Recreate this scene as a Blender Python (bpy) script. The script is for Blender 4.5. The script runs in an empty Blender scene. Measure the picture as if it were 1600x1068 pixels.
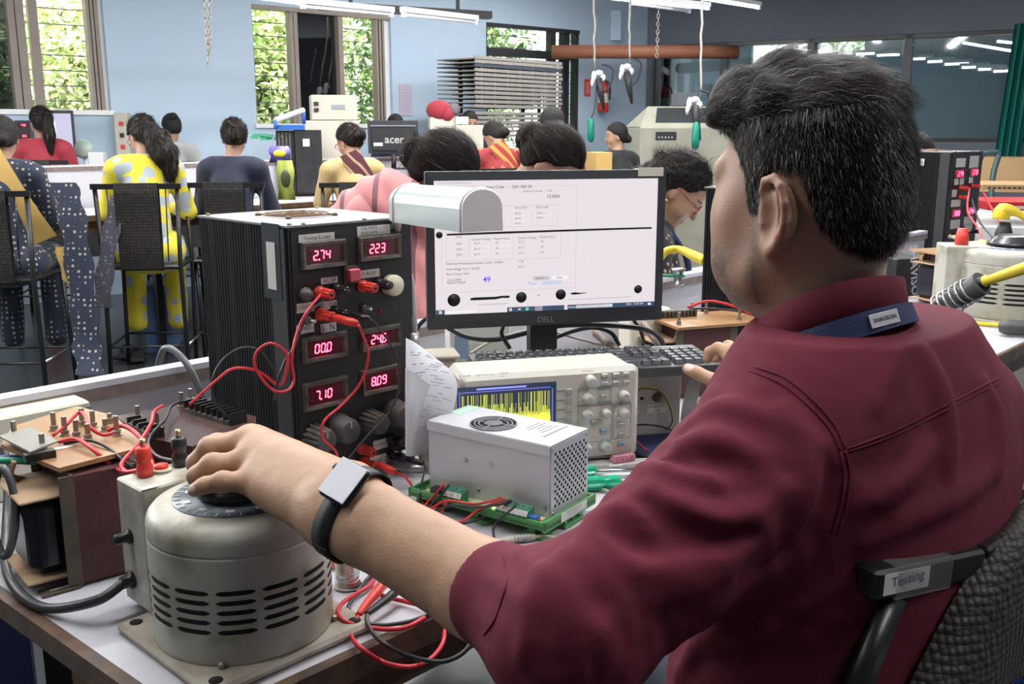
import bpy, math, random
import numpy as np
from mathutils import Vector, Matrix
rnd = random.Random(7)
SC = bpy.context.scene
COL = SC.collection
# ---------------------------------------------------------------- camera, world, lights, exposure
FOC = 1550.0; PITCH = math.atan(334/1550.0); EYE = Vector((0, 0, 1.42))
cam = bpy.data.objects.new('camera', bpy.data.cameras.new('camera')); COL.objects.link(cam)
cam.location = EYE; cam.rotation_euler = (math.pi/2-PITCH, 0, 0)
cam.data.sensor_width = 36; cam.data.sensor_fit = 'HORIZONTAL'; cam.data.lens = 36*FOC/1600
cam.data.clip_start = .02; cam.data.clip_end = 200
SC.camera = cam
SC.view_settings.view_transform = 'Standard'; SC.view_settings.look = 'None'
SC.view_settings.gamma = 1; SC.view_settings.use_curve_mapping = False
SC.view_settings.exposure = 1.17
w = bpy.data.worlds.new('world'); SC.world = w; w.use_nodes = True
bg = w.node_tree.nodes['Background']; bg.inputs[0].default_value = (.93, .97, 1, 1); bg.inputs[1].default_value = 4.0
def area(name, loc, aim, size, sizey, power, col=(1, 1, 1)):
    l = bpy.data.lights.new(name, 'AREA'); l.shape = 'RECTANGLE'; l.size = size; l.size_y = sizey
    l.energy = power; l.color = col
    o = bpy.data.objects.new(name, l); COL.objects.link(o); o.location = loc
    o.rotation_euler = (Vector(aim)-Vector(loc)).to_track_quat('-Z', 'Y').to_euler()
    return o
for i, (x, y, L, P) in enumerate(((-1.1, .9, 2.4, 20), (.6, 2.1, 2.4, 24), (-1.6, 3.4, 3, 46), (1.2, 4.4, 3, 46), (-1.2, 6.0, 3.4, 60), (1.2, 7.4, 3.4, 60), (3.2, 6.2, 3.0, 40), (.2, 9.6, 3.0, 40), (2.1, .9, 2.4, 28))):
    l = area('ceiling_tube_row', (x, y, 3.12), (x, y, 0), L, .12, P*.8); l.rotation_euler.z = math.radians(46)
area('window_daylight', (-5.2, 4.2, 2.3), (0, 3.2, .8), 3.5, 1.8, 110, (1, .98, .94))  # unseen area lamp just inside the left wall, which has no window

# ---------------------------------------------------------------- pixel rays (photo frame 1600 x 1068)
cF = Vector((0, math.cos(PITCH), -math.sin(PITCH))); cU = Vector((0, math.sin(PITCH), math.cos(PITCH))); cR = Vector((1, 0, 0))
def ray(x, y): return cF+cR*((x-800)/FOC)+cU*((534-y)/FOC)
def onz(x, y, z): d = ray(x, y); return EYE+d*((z-EYE.z)/d.z)
def atY(x, y, Y): d = ray(x, y); return EYE+d*(Y/d.y)
def dep(x, y, D): return EYE+ray(x, y)*D
def onpl(x, y, P, n): d = ray(x, y); n = Vector(n); return EYE+d*((Vector(P)-EYE).dot(n)/d.dot(n))
def pix(P): v = Vector(P)-EYE; z = v.dot(cF); return (800+FOC*v.dot(cR)/z, 534-FOC*v.dot(cU)/z)
TA = math.radians(46.0)                                   # bench rows run along U
A0 = Vector((-.313, .868, 0)); UU = Vector((math.cos(TA), math.sin(TA), 0)); VV = Vector((-math.sin(TA), math.cos(TA), 0))
TZ = .85
def T(a, b, z=TZ): return A0+UU*a+VV*b+Vector((0, 0, z))

# ---------------------------------------------------------------- materials
MATS = {}
def M(name, col=(.5, .5, .5), rough=.5, metal=0., spec=.5, noise=None, bump=None, emit=None, alpha=None, trans=0., coat=0., sheen=0., sss=0.):
    """noise=(scale, amount, colour2[, lo, hi]); bump=(scale, strength)"""
    if name in MATS: return MATS[name]
    m = bpy.data.materials.new(name); m.use_nodes = True; nt = m.node_tree; b = nt.nodes['Principled BSDF']
    c = tuple(col)+(1,)
    b.inputs['Base Color'].default_value = c; b.inputs['Roughness'].default_value = rough; b.inputs['Metallic'].default_value = metal
    b.inputs['Specular IOR Level'].default_value = spec; b.inputs['Coat Weight'].default_value = coat
    b.inputs['Sheen Weight'].default_value = sheen; b.inputs['Transmission Weight'].default_value = trans
    if sss: b.inputs['Subsurface Weight'].default_value = sss; b.inputs['Subsurface Radius'].default_value = (.012, .005, .003); b.inputs['Subsurface Scale'].default_value = .6
    if alpha is not None: b.inputs['Alpha'].default_value = alpha
    if emit: b.inputs['Emission Color'].default_value = tuple(emit[0])+(1,); b.inputs['Emission Strength'].default_value = emit[1]
    tc = None
    if noise or bump: tc = nt.nodes.new('ShaderNodeTexCoord')
    if noise:
        n = nt.nodes.new('ShaderNodeTexNoise'); n.inputs['Scale'].default_value = noise[0]; n.inputs['Detail'].default_value = 6
        nt.links.new(tc.outputs['Object'], n.inputs['Vector'])
        r = nt.nodes.new('ShaderNodeMapRange'); lo, hi = (noise[3], noise[4]) if len(noise) > 3 else (.35, .7)
        r.inputs['From Min'].default_value = lo; r.inputs['From Max'].default_value = hi; r.inputs['To Max'].default_value = noise[1]
        nt.links.new(n.outputs['Fac'], r.inputs['Value'])
        x = nt.nodes.new('ShaderNodeMix'); x.data_type = 'RGBA'; x.inputs['A'].default_value = c; x.inputs['B'].default_value = tuple(noise[2])+(1,)
        nt.links.new(r.outputs['Result'], x.inputs['Factor']); nt.links.new(x.outputs['Result'], b.inputs['Base Color'])
    if bump:
        n = nt.nodes.new('ShaderNodeTexNoise'); n.inputs['Scale'].default_value = bump[0]; n.inputs['Detail'].default_value = 3
        nt.links.new(tc.outputs['Object'], n.inputs['Vector'])
        bp = nt.nodes.new('ShaderNodeBump'); bp.inputs['Strength'].default_value = bump[1]; bp.inputs['Distance'].default_value = .004
        nt.links.new(n.outputs['Fac'], bp.inputs['Height']); nt.links.new(bp.outputs['Normal'], b.inputs['Normal'])
    MATS[name] = m
    return m
def nodes(m): return m.node_tree, m.node_tree.nodes['Principled BSDF']
def vcol_mat(name, rough=.5, bump=None, sss=0., spec=.5, sheen=0., noise=None):
    """base colour from the mesh's 'Col' attribute (its own local colours: print, stubble, nails)"""
    if name in MATS: return MATS[name]
    m = M(name, (.5, .5, .5), rough, bump=bump, sss=sss, spec=spec, sheen=sheen); nt, b = nodes(m)
    a = nt.nodes.new('ShaderNodeVertexColor'); a.layer_name = 'Col'
    if noise:
        tc = nt.nodes.new('ShaderNodeTexCoord'); n = nt.nodes.new('ShaderNodeTexNoise'); n.inputs['Scale'].default_value = noise[0]; n.inputs['Detail'].default_value = 5
        nt.links.new(tc.outputs['Object'], n.inputs['Vector'])
        r = nt.nodes.new('ShaderNodeMapRange'); r.inputs['To Min'].default_value = 1-noise[1]; r.inputs['To Max'].default_value = 1+noise[1]
        nt.links.new(n.outputs['Fac'], r.inputs['Value'])
        v = nt.nodes.new('ShaderNodeVectorMath'); v.operation = 'SCALE'
        nt.links.new(a.outputs['Color'], v.inputs[0]); nt.links.new(r.outputs['Result'], v.inputs['Scale']); nt.links.new(v.outputs[0], b.inputs['Base Color'])
    else: nt.links.new(a.outputs['Color'], b.inputs['Base Color'])
    return m

# ---------------------------------------------------------------- objects
def thing(name, label, cat, loc=(0, 0, 0), rotz=0., group=None, rot=None):
    o = bpy.data.objects.new(name, None); COL.objects.link(o); o.empty_display_size = .05
    o.location = loc; o.rotation_euler = rot if rot else (0, 0, rotz)
    o['label'] = label; o['category'] = cat
    if group: o['group'] = group
    return o
def tag(o, label, cat, group=None, kind=None):
    o['label'] = label; o['category'] = cat
    if group: o['group'] = group
    if kind: o['kind'] = kind
    return o
def struct(o): o['kind'] = 'structure'; return o
def dup(root, loc, rotz=None, label=None, group=None, scale=None):
    r = root.copy(); COL.objects.link(r); r.location = loc
    if rotz is not None: r.rotation_euler = (0, 0, rotz)
    if scale: r.scale = scale
    if label: r['label'] = label
    if group: r['group'] = group
    def rec(src, dst):
        for ch in [c for c in COL.objects if c.parent == src]:
            c = ch.copy(); COL.objects.link(c); c.parent = dst; rec(ch, c)
    rec(root, r)
    return r
def ident(): return Matrix.Identity(4)
def rotm(ax, deg): return Matrix.Rotation(math.radians(deg), 4, ax)
def tr(x, y=None, z=None): return Matrix.Translation(Vector(x) if y is None else Vector((x, y, z)))
def spline(pts, n=8):
    P = [Vector(p) for p in pts]
    if len(P) < 3: return P
    P = [P[0]*2-P[1]]+P+[P[-1]*2-P[-2]]; out = []
    for i in range(1, len(P)-2):
        for k in range(n):
            t = k/n; a, b, c, d = P[i-1:i+3]
            out.append(.5*((2*b)+(c-a)*t+(2*a-5*b+4*c-d)*t*t+(3*b-a-3*c+d)*t**3))
    out.append(P[-2]); return out
FONTC = {}
class MB:
    def __init__(s): s.v = []; s.f = []; s.m = []; s.sm = []; s.mats = []; s.X = ident()
    def mi(s, mat):
        if mat not in s.mats: s.mats.append(mat)
        return s.mats.index(mat)
    def add(s, vs, fs, mat, smooth=False, X=None):
        k = len(s.v); X = s.X@X if X is not None else s.X
        s.v += [X@Vector(v) for v in vs]; i = s.mi(mat)
        for f in fs: s.f.append(tuple(a+k for a in f)); s.m.append(i); s.sm.append(smooth)
        return s
    def box(s, c, d, mat, X=None, bev=0.):
        if bev > 0: return s.rbox(c, d, mat, bev, X)
        x, y, z = c; a, b, e = d[0]/2, d[1]/2, d[2]/2
        v = [(x+i*a, y+j*b, z+k*e) for i in (-1, 1) for j in (-1, 1) for k in (-1, 1)]
        return s.add(v, [(0, 1, 3, 2), (4, 6, 7, 5), (0, 4, 5, 1), (2, 3, 7, 6), (0, 2, 6, 4), (1, 5, 7, 3)], mat, X=X)
    def rbox(s, c, d, mat, r=.003, X=None, seg=2):
        """box with rounded vertical edges and chamfered rims"""
        r = min(r, d[0]*.49, d[1]*.49, d[2]*.49); a, b, h = d[0]/2-r, d[1]/2-r, d[2]/2; ring = []
        for (sx, sy, a0) in ((1, 1, 0), (-1, 1, 90), (-1, -1, 180), (1, -1, 270)):
            for k in range(seg+1):
                t = math.radians(a0+90*k/seg); ring.append((sx*a, sy*b, math.cos(t), math.sin(t)))
        n = len(ring); v = []
        for (z, rr) in ((-h, r*.3), (-h+r*.7, r), (h-r*.7, r), (h, r*.3)):
            v += [(c[0]+p[0]+p[2]*rr, c[1]+p[1]+p[3]*rr, c[2]+z) for p in ring]
        f = [(l*n+i, l*n+(i+1) % n, (l+1)*n+(i+1) % n, (l+1)*n+i) for l in range(3) for i in range(n)]
        f += [tuple(range(n))[::-1], tuple(3*n+i for i in range(n))]
        return s.add(v, f, mat, X=X)
    def tube(s, pts, r, mat, seg=8, n=0, closed=False, X=None, caps=True):
        P = spline(pts, n) if n else [Vector(p) for p in pts]
        rs = r if isinstance(r, (list, tuple)) else None
        v = []; up = None
        for i, p in enumerate(P):
            if closed: t = P[(i+1) % len(P)]-P[i-1]
            else: t = P[min(i+1, len(P)-1)]-P[max(i-1, 0)]
            if t.length < 1e-9: t = Vector((0, 0, 1))
            t.normalize()
            if up is None: up = t.orthogonal().normalized()
            up = (up-t*up.dot(t))
            up = up.normalized() if up.length > 1e-6 else t.orthogonal().normalized()
            w_ = t.cross(up)
            rr = r if rs is None else rs[min(len(rs)-1, int(i/(max(1, len(P)-1))*(len(rs)-1)))] if len(rs) != len(P) else rs[i]
            if rs is not None and len(rs) != len(P):
                q = i/max(1, len(P)-1)*(len(rs)-1); j = min(int(q), len(rs)-2); rr = rs[j]*(1-(q-j))+rs[j+1]*(q-j)
            v += [p+up*(rr*math.cos(2*math.pi*k/seg))+w_*(rr*math.sin(2*math.pi*k/seg)) for k in range(seg)]
        L = len(P); f = [(i*seg+k, i*seg+(k+1) % seg, ((i+1) % L)*seg+(k+1) % seg, ((i+1) % L)*seg+k) for i in range(L if closed else L-1) for k in range(seg)]
        s.add(v, f, mat, True, X)
        if not closed and caps:
            k0 = len(s.v)-len(v); i = s.mi(mat)
            s.f.append(tuple(k0+k for k in range(seg))[::-1]); s.m.append(i); s.sm.append(False)
            s.f.append(tuple(k0+(L-1)*seg+k for k in range(seg))); s.m.append(i); s.sm.append(False)
        return s
    def cyl(s, a, b, r, mat, seg=20, r2=None, X=None):
        a, b = Vector(a), Vector(b); r2 = r if r2 is None else r2
        return s.tube([a, b], [r, r2], mat, seg, X=X)
    def lathe(s, prof, mat, seg=32, X=None, smooth=True, caps=True):
        """prof [(r,z)...] around local z"""
        n = len(prof); v = [(r*math.cos(2*math.pi*k/seg), r*math.sin(2*math.pi*k/seg), z) for (r, z) in prof for k in range(seg)]
        f = [(i*seg+k, i*seg+(k+1) % seg, (i+1)*seg+(k+1) % seg, (i+1)*seg+k) for i in range(n-1) for k in range(seg)]
        s.add(v, f, mat, smooth, X)
        if caps:
            k0 = len(s.v)-len(v); i = s.mi(mat)
            if prof[0][0] > 1e-6: s.f.append(tuple(k0+k for k in range(seg))[::-1]); s.m.append(i); s.sm.append(False)
            if prof[-1][0] > 1e-6: s.f.append(tuple(k0+(n-1)*seg+k for k in range(seg))); s.m.append(i); s.sm.append(False)
        return s
    def prism(s, poly, z0, z1, mat, X=None):
        n = len(poly); v = [(p[0], p[1], z0) for p in poly]+[(p[0], p[1], z1) for p in poly]
        f = [tuple(range(n))[::-1], tuple(range(n, 2*n))]+[(i, (i+1) % n, n+(i+1) % n, n+i) for i in range(n)]
        return s.add(v, f, mat, X=X)
    def quad(s, a, b, c, d, mat, X=None): return s.add([a, b, c, d], [(0, 1, 2, 3)], mat, X=X)
    def sphere(s, c, r, mat, seg=14, X=None):
        rr = r if isinstance(r, (tuple, list)) else (r, r, r); n = seg//2+1
        v = [(c[0]+rr[0]*math.sin(math.pi*i/(n-1))*math.cos(2*math.pi*k/seg), c[1]+rr[1]*math.sin(math.pi*i/(n-1))*math.sin(2*math.pi*k/seg), c[2]-rr[2]*math.cos(math.pi*i/(n-1))) for i in range(n) for k in range(seg)]
        f = [(i*seg+k, i*seg+(k+1) % seg, (i+1)*seg+(k+1) % seg, (i+1)*seg+k) for i in range(n-1) for k in range(seg)]
        return s.add(v, f, mat, True, X)
    def text(s, txt, size, mat, X=None, align='LEFT', ext=.0, bold=0.):
        """lettering in the local xy plane, reading along +x"""
        key = (txt, align, bold)
        if key not in FONTC:
            cu = bpy.data.curves.new('t', 'FONT'); cu.body = txt; cu.size = 1; cu.align_x = align; cu.align_y = 'CENTER'; cu.offset = bold; cu.resolution_u = 2
            o = bpy.data.objects.new('t', cu); COL.objects.link(o); bpy.context.view_layer.update()
            me = bpy.data.meshes.new_from_object(o.evaluated_get(bpy.context.evaluated_depsgraph_get()))
            FONTC[key] = ([tuple(v.co) for v in me.vertices], [tuple(p.vertices) for p in me.polygons])
            bpy.data.objects.remove(o); bpy.data.curves.remove(cu); bpy.data.meshes.remove(me)
        v, f = FONTC[key]
        return s.add([(a[0]*size, a[1]*size, a[2]*size) for a in v], f, mat, X=X)
    def build(s, name, parent=None, merge=False):
        me = bpy.data.meshes.new(name); me.from_pydata([tuple(v) for v in s.v], [], s.f)
        for m in s.mats: me.materials.append(m)
        me.polygons.foreach_set('material_index', s.m); me.polygons.foreach_set('use_smooth', s.sm); me.update()
        o = bpy.data.objects.new(name, me); COL.objects.link(o)
        if parent: o.parent = parent
        return o
def B(): return MB()
def FY(x, y, z, up=0): return tr(x, y, z)@rotm('X', 90)      # text/face frame standing upright, read from -y
# ---------------------------------------------------------------- implicit surfaces -> mesh (surface nets)
def cap(P, a, b, ra, rb=None):
    rb = ra if rb is None else rb; a = np.array(a, np.float32); b = np.array(b, np.float32); ab = b-a
    t = np.clip(((P-a)@ab)/max(1e-9, float(ab@ab)), 0, 1)
    return np.linalg.norm(P-a-t[:, None]*ab, axis=1)-(ra+(rb-ra)*t)
def ell(P, c, r, Rm=None):
    q = P-np.array(c, np.float32)
    if Rm is not None: q = q@np.array(Rm, np.float32)        # columns of Rm = local axes
    r = np.array(r, np.float32); k0 = np.linalg.norm(q/r, axis=1); k1 = np.linalg.norm(q/(r*r), axis=1)
    return k0*(k0-1)/np.maximum(k1, 1e-6)
def smin(a, b, k): h = np.maximum(k-np.abs(a-b), 0)/k; return np.minimum(a, b)-h*h*k*.25
def smax(a, b, k): return -smin(-a, -b, k)
def nets(fn, lo, hi, h):
    lo = np.array(lo, float); n = np.ceil((np.array(hi)-lo)/h).astype(int)+1
    ax = [lo[i]+h*np.arange(n[i]) for i in range(3)]
    V = np.empty(tuple(n), np.float32)
    st = max(1, int(400000/(n[1]*n[2])))
    for i in range(0, n[0], st):
        g = np.stack(np.meshgrid(ax[0][i:i+st], ax[1], ax[2], indexing='ij'), -1)
        V[i:i+st] = fn(g.reshape(-1, 3).astype(np.float32)).reshape(g.shape[:3])
    V[0] = V[-1] = 1; V[:, 0] = V[:, -1] = 1; V[:, :, 0] = V[:, :, -1] = 1
    S = V < 0; nx, ny, nz = n
    cnt = np.zeros((nx-1, ny-1, nz-1), np.int16); pos = np.zeros((nx-1, ny-1, nz-1, 3), np.float32)
    for axis in range(3):
        o1, o2 = [a for a in range(3) if a != axis]
        for i in (0, 1):
            for j in (0, 1):
                sl0 = [None]*3; sl0[o1] = slice(i, n[o1]-1+i); sl0[o2] = slice(j, n[o2]-1+j); sl1 = list(sl0)
                sl0[axis] = slice(0, n[axis]-1); sl1[axis] = slice(1, n[axis])
                a, b = V[tuple(sl0)], V[tuple(sl1)]; c = S[tuple(sl0)] != S[tuple(sl1)]
                t = np.where(c, a/np.where(np.abs(a-b) < 1e-9, 1, a-b), 0)
                cnt += c; pos[..., axis] += t
                if i: pos[..., o1] += c
                if j: pos[..., o2] += c
    act = cnt > 0; idx = -np.ones(act.shape, np.int64); idx[act] = np.arange(act.sum())
    cell = np.stack(np.nonzero(act), 1); vs = lo+h*(cell+pos[act]/cnt[act][:, None])
    fs = []
    for axis in range(3):
        o1, o2 = [a for a in range(3) if a != axis]
        sl0 = [slice(1, n[a]-1) for a in range(3)]; sl1 = list(sl0); sl0[axis] = slice(0, n[axis]-1); sl1[axis] = slice(1, n[axis])
        a, b = S[tuple(sl0)], S[tuple(sl1)]; e = np.stack(np.nonzero(a != b), 1)
        if not len(e): continue
        inside = a[tuple(e.T)]; e = e.copy(); e[:, o1] += 1; e[:, o2] += 1
        def g(d1, d2): q = e.copy(); q[:, o1] += d1; q[:, o2] += d2; return idx[tuple(q.T)]
        Q = np.stack([g(-1, -1), g(0, -1), g(0, 0), g(-1, 0)], 1)
        flip = inside if axis != 1 else ~inside
        Q[~flip] = Q[~flip][:, ::-1]; fs.append(Q)
    return vs, np.concatenate(fs)
def relax(vs, fs, it=2, lam=.5):
    e = np.concatenate([fs[:, [0, 1]], fs[:, [1, 2]], fs[:, [2, 3]], fs[:, [3, 0]]]); e = np.concatenate([e, e[:, ::-1]])
    for _ in range(it):
        acc = np.zeros_like(vs); c = np.zeros(len(vs)); np.add.at(acc, e[:, 0], vs[e[:, 1]]); np.add.at(c, e[:, 0], 1)
        vs = vs*(1-lam)+lam*acc/np.maximum(c, 1)[:, None]
    return vs
def npmesh(name, vs, fs, mat, parent=None, col=None, smooth=True):
    me = bpy.data.meshes.new(name); vs = np.asarray(vs, np.float32); fs = np.asarray(fs, np.int32); k = fs.shape[1]
    me.vertices.add(len(vs)); me.vertices.foreach_set('co', vs.ravel())
    me.loops.add(fs.size); me.loops.foreach_set('vertex_index', fs.ravel())
    me.polygons.add(len(fs)); me.polygons.foreach_set('loop_start', np.arange(0, fs.size, k, dtype=np.int32))
    me.update(calc_edges=True); me.polygons.foreach_set('use_smooth', np.full(len(fs), smooth))
    me.materials.append(mat); me.validate()
    if col is not None:
        a = me.color_attributes.new('Col', 'FLOAT_COLOR', 'POINT'); c = np.ones((len(vs), 4), np.float32); c[:, :3] = col; a.data.foreach_set('color', c.ravel())
    o = bpy.data.objects.new(name, me); COL.objects.link(o)
    if parent: o.parent = parent
    return o
def sdf(name, fn, lo, hi, h, mat, parent=None, colfn=None, it=1):
    vs, fs = nets(fn, lo, hi, h); vs = relax(vs, fs, it) if it else vs
    return npmesh(name, vs, fs, mat, parent, colfn(vs) if colfn else None)
def vnoise(P, s, seed=0):
    """smooth value noise, numpy"""
    q = np.asarray(P)*s+seed*17.31; i = np.floor(q).astype(np.int64); f = q-i; f = f*f*(3-2*f); r = 0
    for dx in (0, 1):
        for dy in (0, 1):
            for dz in (0, 1):
                k = (i[:, 0]+dx)*73856093 ^ (i[:, 1]+dy)*19349663 ^ (i[:, 2]+dz)*83492791 ^ seed*2654435
                hsh = ((k*1103515245+12345) & 0x7fffffff)/0x7fffffff
                r = r+hsh*(f[:, 0] if dx else 1-f[:, 0])*(f[:, 1] if dy else 1-f[:, 1])*(f[:, 2] if dz else 1-f[:, 2])
    return r-.5
# ================================================================ SETTING
m_blue = M('pale_blue_paint', (.46, .58, .70), .7, noise=(1.3, .25, (.54, .65, .75)))
m_grey = M('slate_grey_paint', (.135, .15, .185), .75, noise=(2., .3, (.17, .185, .22)))
m_floor = M('dark_polished_floor', (.035, .04, .04), .22, noise=(2.5, .5, (.09, .095, .095)), bump=(4, .15))
m_ceil = M('ceiling_paint', (.55, .58, .6), .8)
m_white = M('white_laminate', (.56, .555, .60), .35, noise=(3, .3, (.50, .49, .53)))
m_board = M('white_board', (.55, .54, .58), .5, noise=(2.2, .45, (.47, .45, .47)))
m_trim = M('dark_edge_strip', (.16, .115, .105), .45, noise=(40, .6, (.30, .24, .21)))
m_wood = M('worn_brown_wood', (.060, .034, .022), .5, noise=(22, .7, (.17, .09, .045)), bump=(30, .3))
m_frame = M('brown_window_frame', (.30, .25, .215), .5, noise=(6, .4, (.22, .185, .16)))
m_black = M('black_enamel', (.012, .012, .013), .35)
m_blk2 = M('black_satin', (.02, .02, .022), .5)
m_steel = M('brushed_steel', (.62, .62, .62), .3, 1.)
m_grille = M('grille_bar', (.17, .17, .16), .5)
m_dwood = M('dark_timber', (.03, .032, .035), .5)
def glassmat(name, tint, gloss, rough=.02):
    if name in MATS: return MATS[name]
    m = bpy.data.materials.new(name); m.use_nodes = True; nt = m.node_tree; out = nt.nodes['Material Output']; nt.nodes.remove(nt.nodes['Principled BSDF'])
    t = nt.nodes.new('ShaderNodeBsdfTransparent'); t.inputs[0].default_value = tuple(tint)+(1,)
    g = nt.nodes.new('ShaderNodeBsdfGlossy'); g.inputs['Roughness'].default_value = rough
    lw = nt.nodes.new('ShaderNodeLayerWeight'); lw.inputs[0].default_value = gloss; x = nt.nodes.new('ShaderNodeMixShader')
    nt.links.new(lw.outputs['Fresnel'], x.inputs[0]); nt.links.new(t.outputs[0], x.inputs[1]); nt.links.new(g.outputs[0], x.inputs[2]); nt.links.new(x.outputs[0], out.inputs[0])
    MATS[name] = m; return m
m_pane = glassmat('clear_pane', (.93, .95, .93), .25)
m_panedark = glassmat('tinted_pane', (.20, .23, .23), .55)
m_room = glassmat('partition_glass', (.55, .62, .62), .62, .03)
b = B(); b.box((0, 6, -.05), (16, 20, .1), m_floor); struct(b.build('floor'))
CZ = 3.2

WP = Vector((-2.396, 9.5, 0)); WD = Vector((.75, .661, 0)).normalized(); WN = Vector((-WD.y, WD.x, 0))
def ws(px, py=200): return (onpl(px, py, WP, WN)-WP).dot(WD)
def wz(px, py): return onpl(px, py, WP, WN).z
WX = Matrix.Translation(WP)@Matrix.Rotation(math.atan2(WD.y, WD.x), 4, 'Z')     # local x along wall, y outward
sC = 4.6*9.5/8+.02
wins = [(ws(-140), ws(168, 100), wz(150, 172), 3.05), (ws(397, 100), ws(612, 100), wz(430, 193), wz(430, 9)), (ws(760, 130), ws(905, 130), .9, wz(800, 38))]
b = B(); b.X = WX; x = ws(-420)
for (a, c, z0, z1) in wins:
    b.box(((x+a)/2, .1, CZ/2), (a-x, .2, CZ), m_blue); b.box(((a+c)/2, .1, z0/2), (c-a, .2, z0), m_blue); b.box(((a+c)/2, .1, (z1+CZ)/2), (c-a, .2, CZ-z1), m_blue); x = c
b.box(((x+sC)/2, .1, CZ/2), (sC-x, .2, CZ), m_blue); struct(b.build('wall_back'))
m_rev = M('white_window_reveal', (.82, .82, .82), .6)
def window(n, rect, posts, panes, bars, white=None, rail=None, fm=m_frame):
    """posts [(px0, px1)] upright frames, panes [(px0, px1, mat)], bars spacing"""
    a, c, z0, z1 = rect; zc = (z0+z1)/2; h = z1-z0
    f = B(); f.X = WX
    f.box(((a+c)/2, .03, z0-.02), (c-a+.04, .10, .04), m_rev if white else fm); f.box(((a+c)/2, .05, z1-.02), (c-a, .1, .04), fm)
    for (p, q) in posts: s0, s1 = ws(p, 100), ws(q, 100); f.box(((s0+s1)/2, .06, zc), (s1-s0, .09, h), fm)
    if white: s0, s1 = ws(white[0], 100), ws(white[1], 100); f.box(((s0+s1)/2, .1, zc), (s1-s0, .12, h), m_rev)
    if rail: f.box(((a+c)/2, .06, rail), (c-a, .09, .09), fm)
    o = struct(f.build('window_%d' % n))
    g = B(); g.X = WX; z = z0+bars*.6
    while z < z1: g.cyl((a, .12, z), (c, .12, z), .0055, m_grille, 5); z += bars
    g.build('grille', o)
    for (p, q, mt) in panes: g = B(); g.X = WX; s0, s1 = ws(p, 100), ws(q, 100); g.box(((s0+s1)/2, .09, zc), (s1-s0, .008, h), mt); g.build('pane', o)
    return o
window(1, wins[0], [(-160, -150), (20, 31), (33, 46), (54, 67), (142, 147), (149, 153), (155, 161)], [(-140, 20, m_panedark), (46, 54, m_pane), (67, 142, m_pane)], .122, (162, 169))
window(2, wins[1], [(396, 399), (457, 462), (463, 469), (532, 539), (590, 593), (595, 598), (600, 603)], [(399, 457, m_pane), (469, 532, m_panedark), (539, 590, m_pane)], .122, (604, 612))
window(3, wins[2], [(759, 763), (862, 870), (882, 885), (888, 891), (901, 906)], [(763, 862, m_pane), (870, 901, m_pane)], .122, None, wz(800, 82), m_dwood)
# right wall: slate paint over a long glazed strip
RP = WP+WD*sC; RD = Vector((.854, -.519, 0)).normalized(); RN = Vector((RD.y, -RD.x, 0))*-1
def rs(px, py=150): return (onpl(px, py, RP, RN)-RP).dot(RD)
def rz(px, py): return onpl(px, py, RP, RN).z
RX = Matrix.Translation(RP)@Matrix.Rotation(math.atan2(RD.y, RD.x), 4, 'Z')
rt, rb_ = rz(1400, 54), rz(1500, 222); s1 = rs(1005)+8.5
b = B(); b.X = RX; b.box((s1/2, .1, (rt+CZ)/2), (s1, .2, CZ-rt), m_grey); b.box((s1/2, .1, rb_/2), (s1, .2, rb_), m_grey); struct(b.build('wall_right'))
o = B(); o.X = RX
for p in (1012, 1128, 1263, 1414, 1592, 1750): s = rs(p, 130); o.box((s, .08, (rt+rb_)/2), (.085, .12, rt-rb_), M('glazing_frame', (.10, .105, .12), .5))
for z in (rt-.02, rb_+.02): o.box((s1/2, .08, z), (s1, .12, .05), m_black)
o = struct(o.build('window_4'))
g = B(); g.X = RX; g.box((s1/2, .09, (rt+rb_)/2), (s1, .01, rt-rb_-.04), m_room); g.build('pane', o)
_a = WP+WD*ws(-420); _c = WP+WD*sC; _d = RP+RD*8.2
b = B(); b.prism([(_a.x-.2, -3.2), (8.8, -3.2), (8.8, _d.y), (_d.x+RN.x*.2, _d.y+RN.y*.2), (_c.x+.05, _c.y+.2), (_a.x+WN.x*.2-.2, _a.y+WN.y*.2)], CZ, CZ+.1, m_ceil); struct(b.build('ceiling'))
# the room behind the glazed strip, with its own far windows
b = B(); b.X = RX; m_dim = M('far_room_wall', (.20, .24, .28), .8)
fy = 3.6
holes = [(.2, .75), (1.25, 1.9), (4.6, 4.75)]; x = -2.
for (p, q) in holes: b.box(((x+p)/2, fy, 1.6), (p-x, .1, 3.2), m_dim); b.box(((p+q)/2, fy, .75), (q-p, .1, 1.5), m_dim); b.box(((p+q)/2, fy, 2.95), (q-p, .1, .5), m_dim); x = q
b.box(((x+9)/2, fy, 1.6), (9-x, .1, 3.2), m_dim)
for k in range(3): b.box((4.9+k*1.25, fy-.3, 1.5), (.6, .3, 3.0), M('far_room_pier', (.13, .15, .17), .8))
b.box((3.5, 1.9, 3.22), (11, 3.6, .08), m_dim)
struct(b.build('wall_far_room'))
b = B(); xl = WP+WD*ws(-420); b.box((xl.x-.1, (xl.y-3)/2, CZ/2), (.2, xl.y+3, CZ), m_blue); struct(b.build('wall_left'))
b = B(); b.box(((xl.x+8.4)/2, -3.1, CZ/2), (8.4-xl.x, .2, CZ), m_grey); struct(b.build('wall_front'))
b = B(); xr = RP+RD*8.0; b.box((xr.x+.1, (xr.y-3)/2, CZ/2), (.2, xr.y+3.4, CZ), m_grey); struct(b.build('wall_side'))
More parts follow.
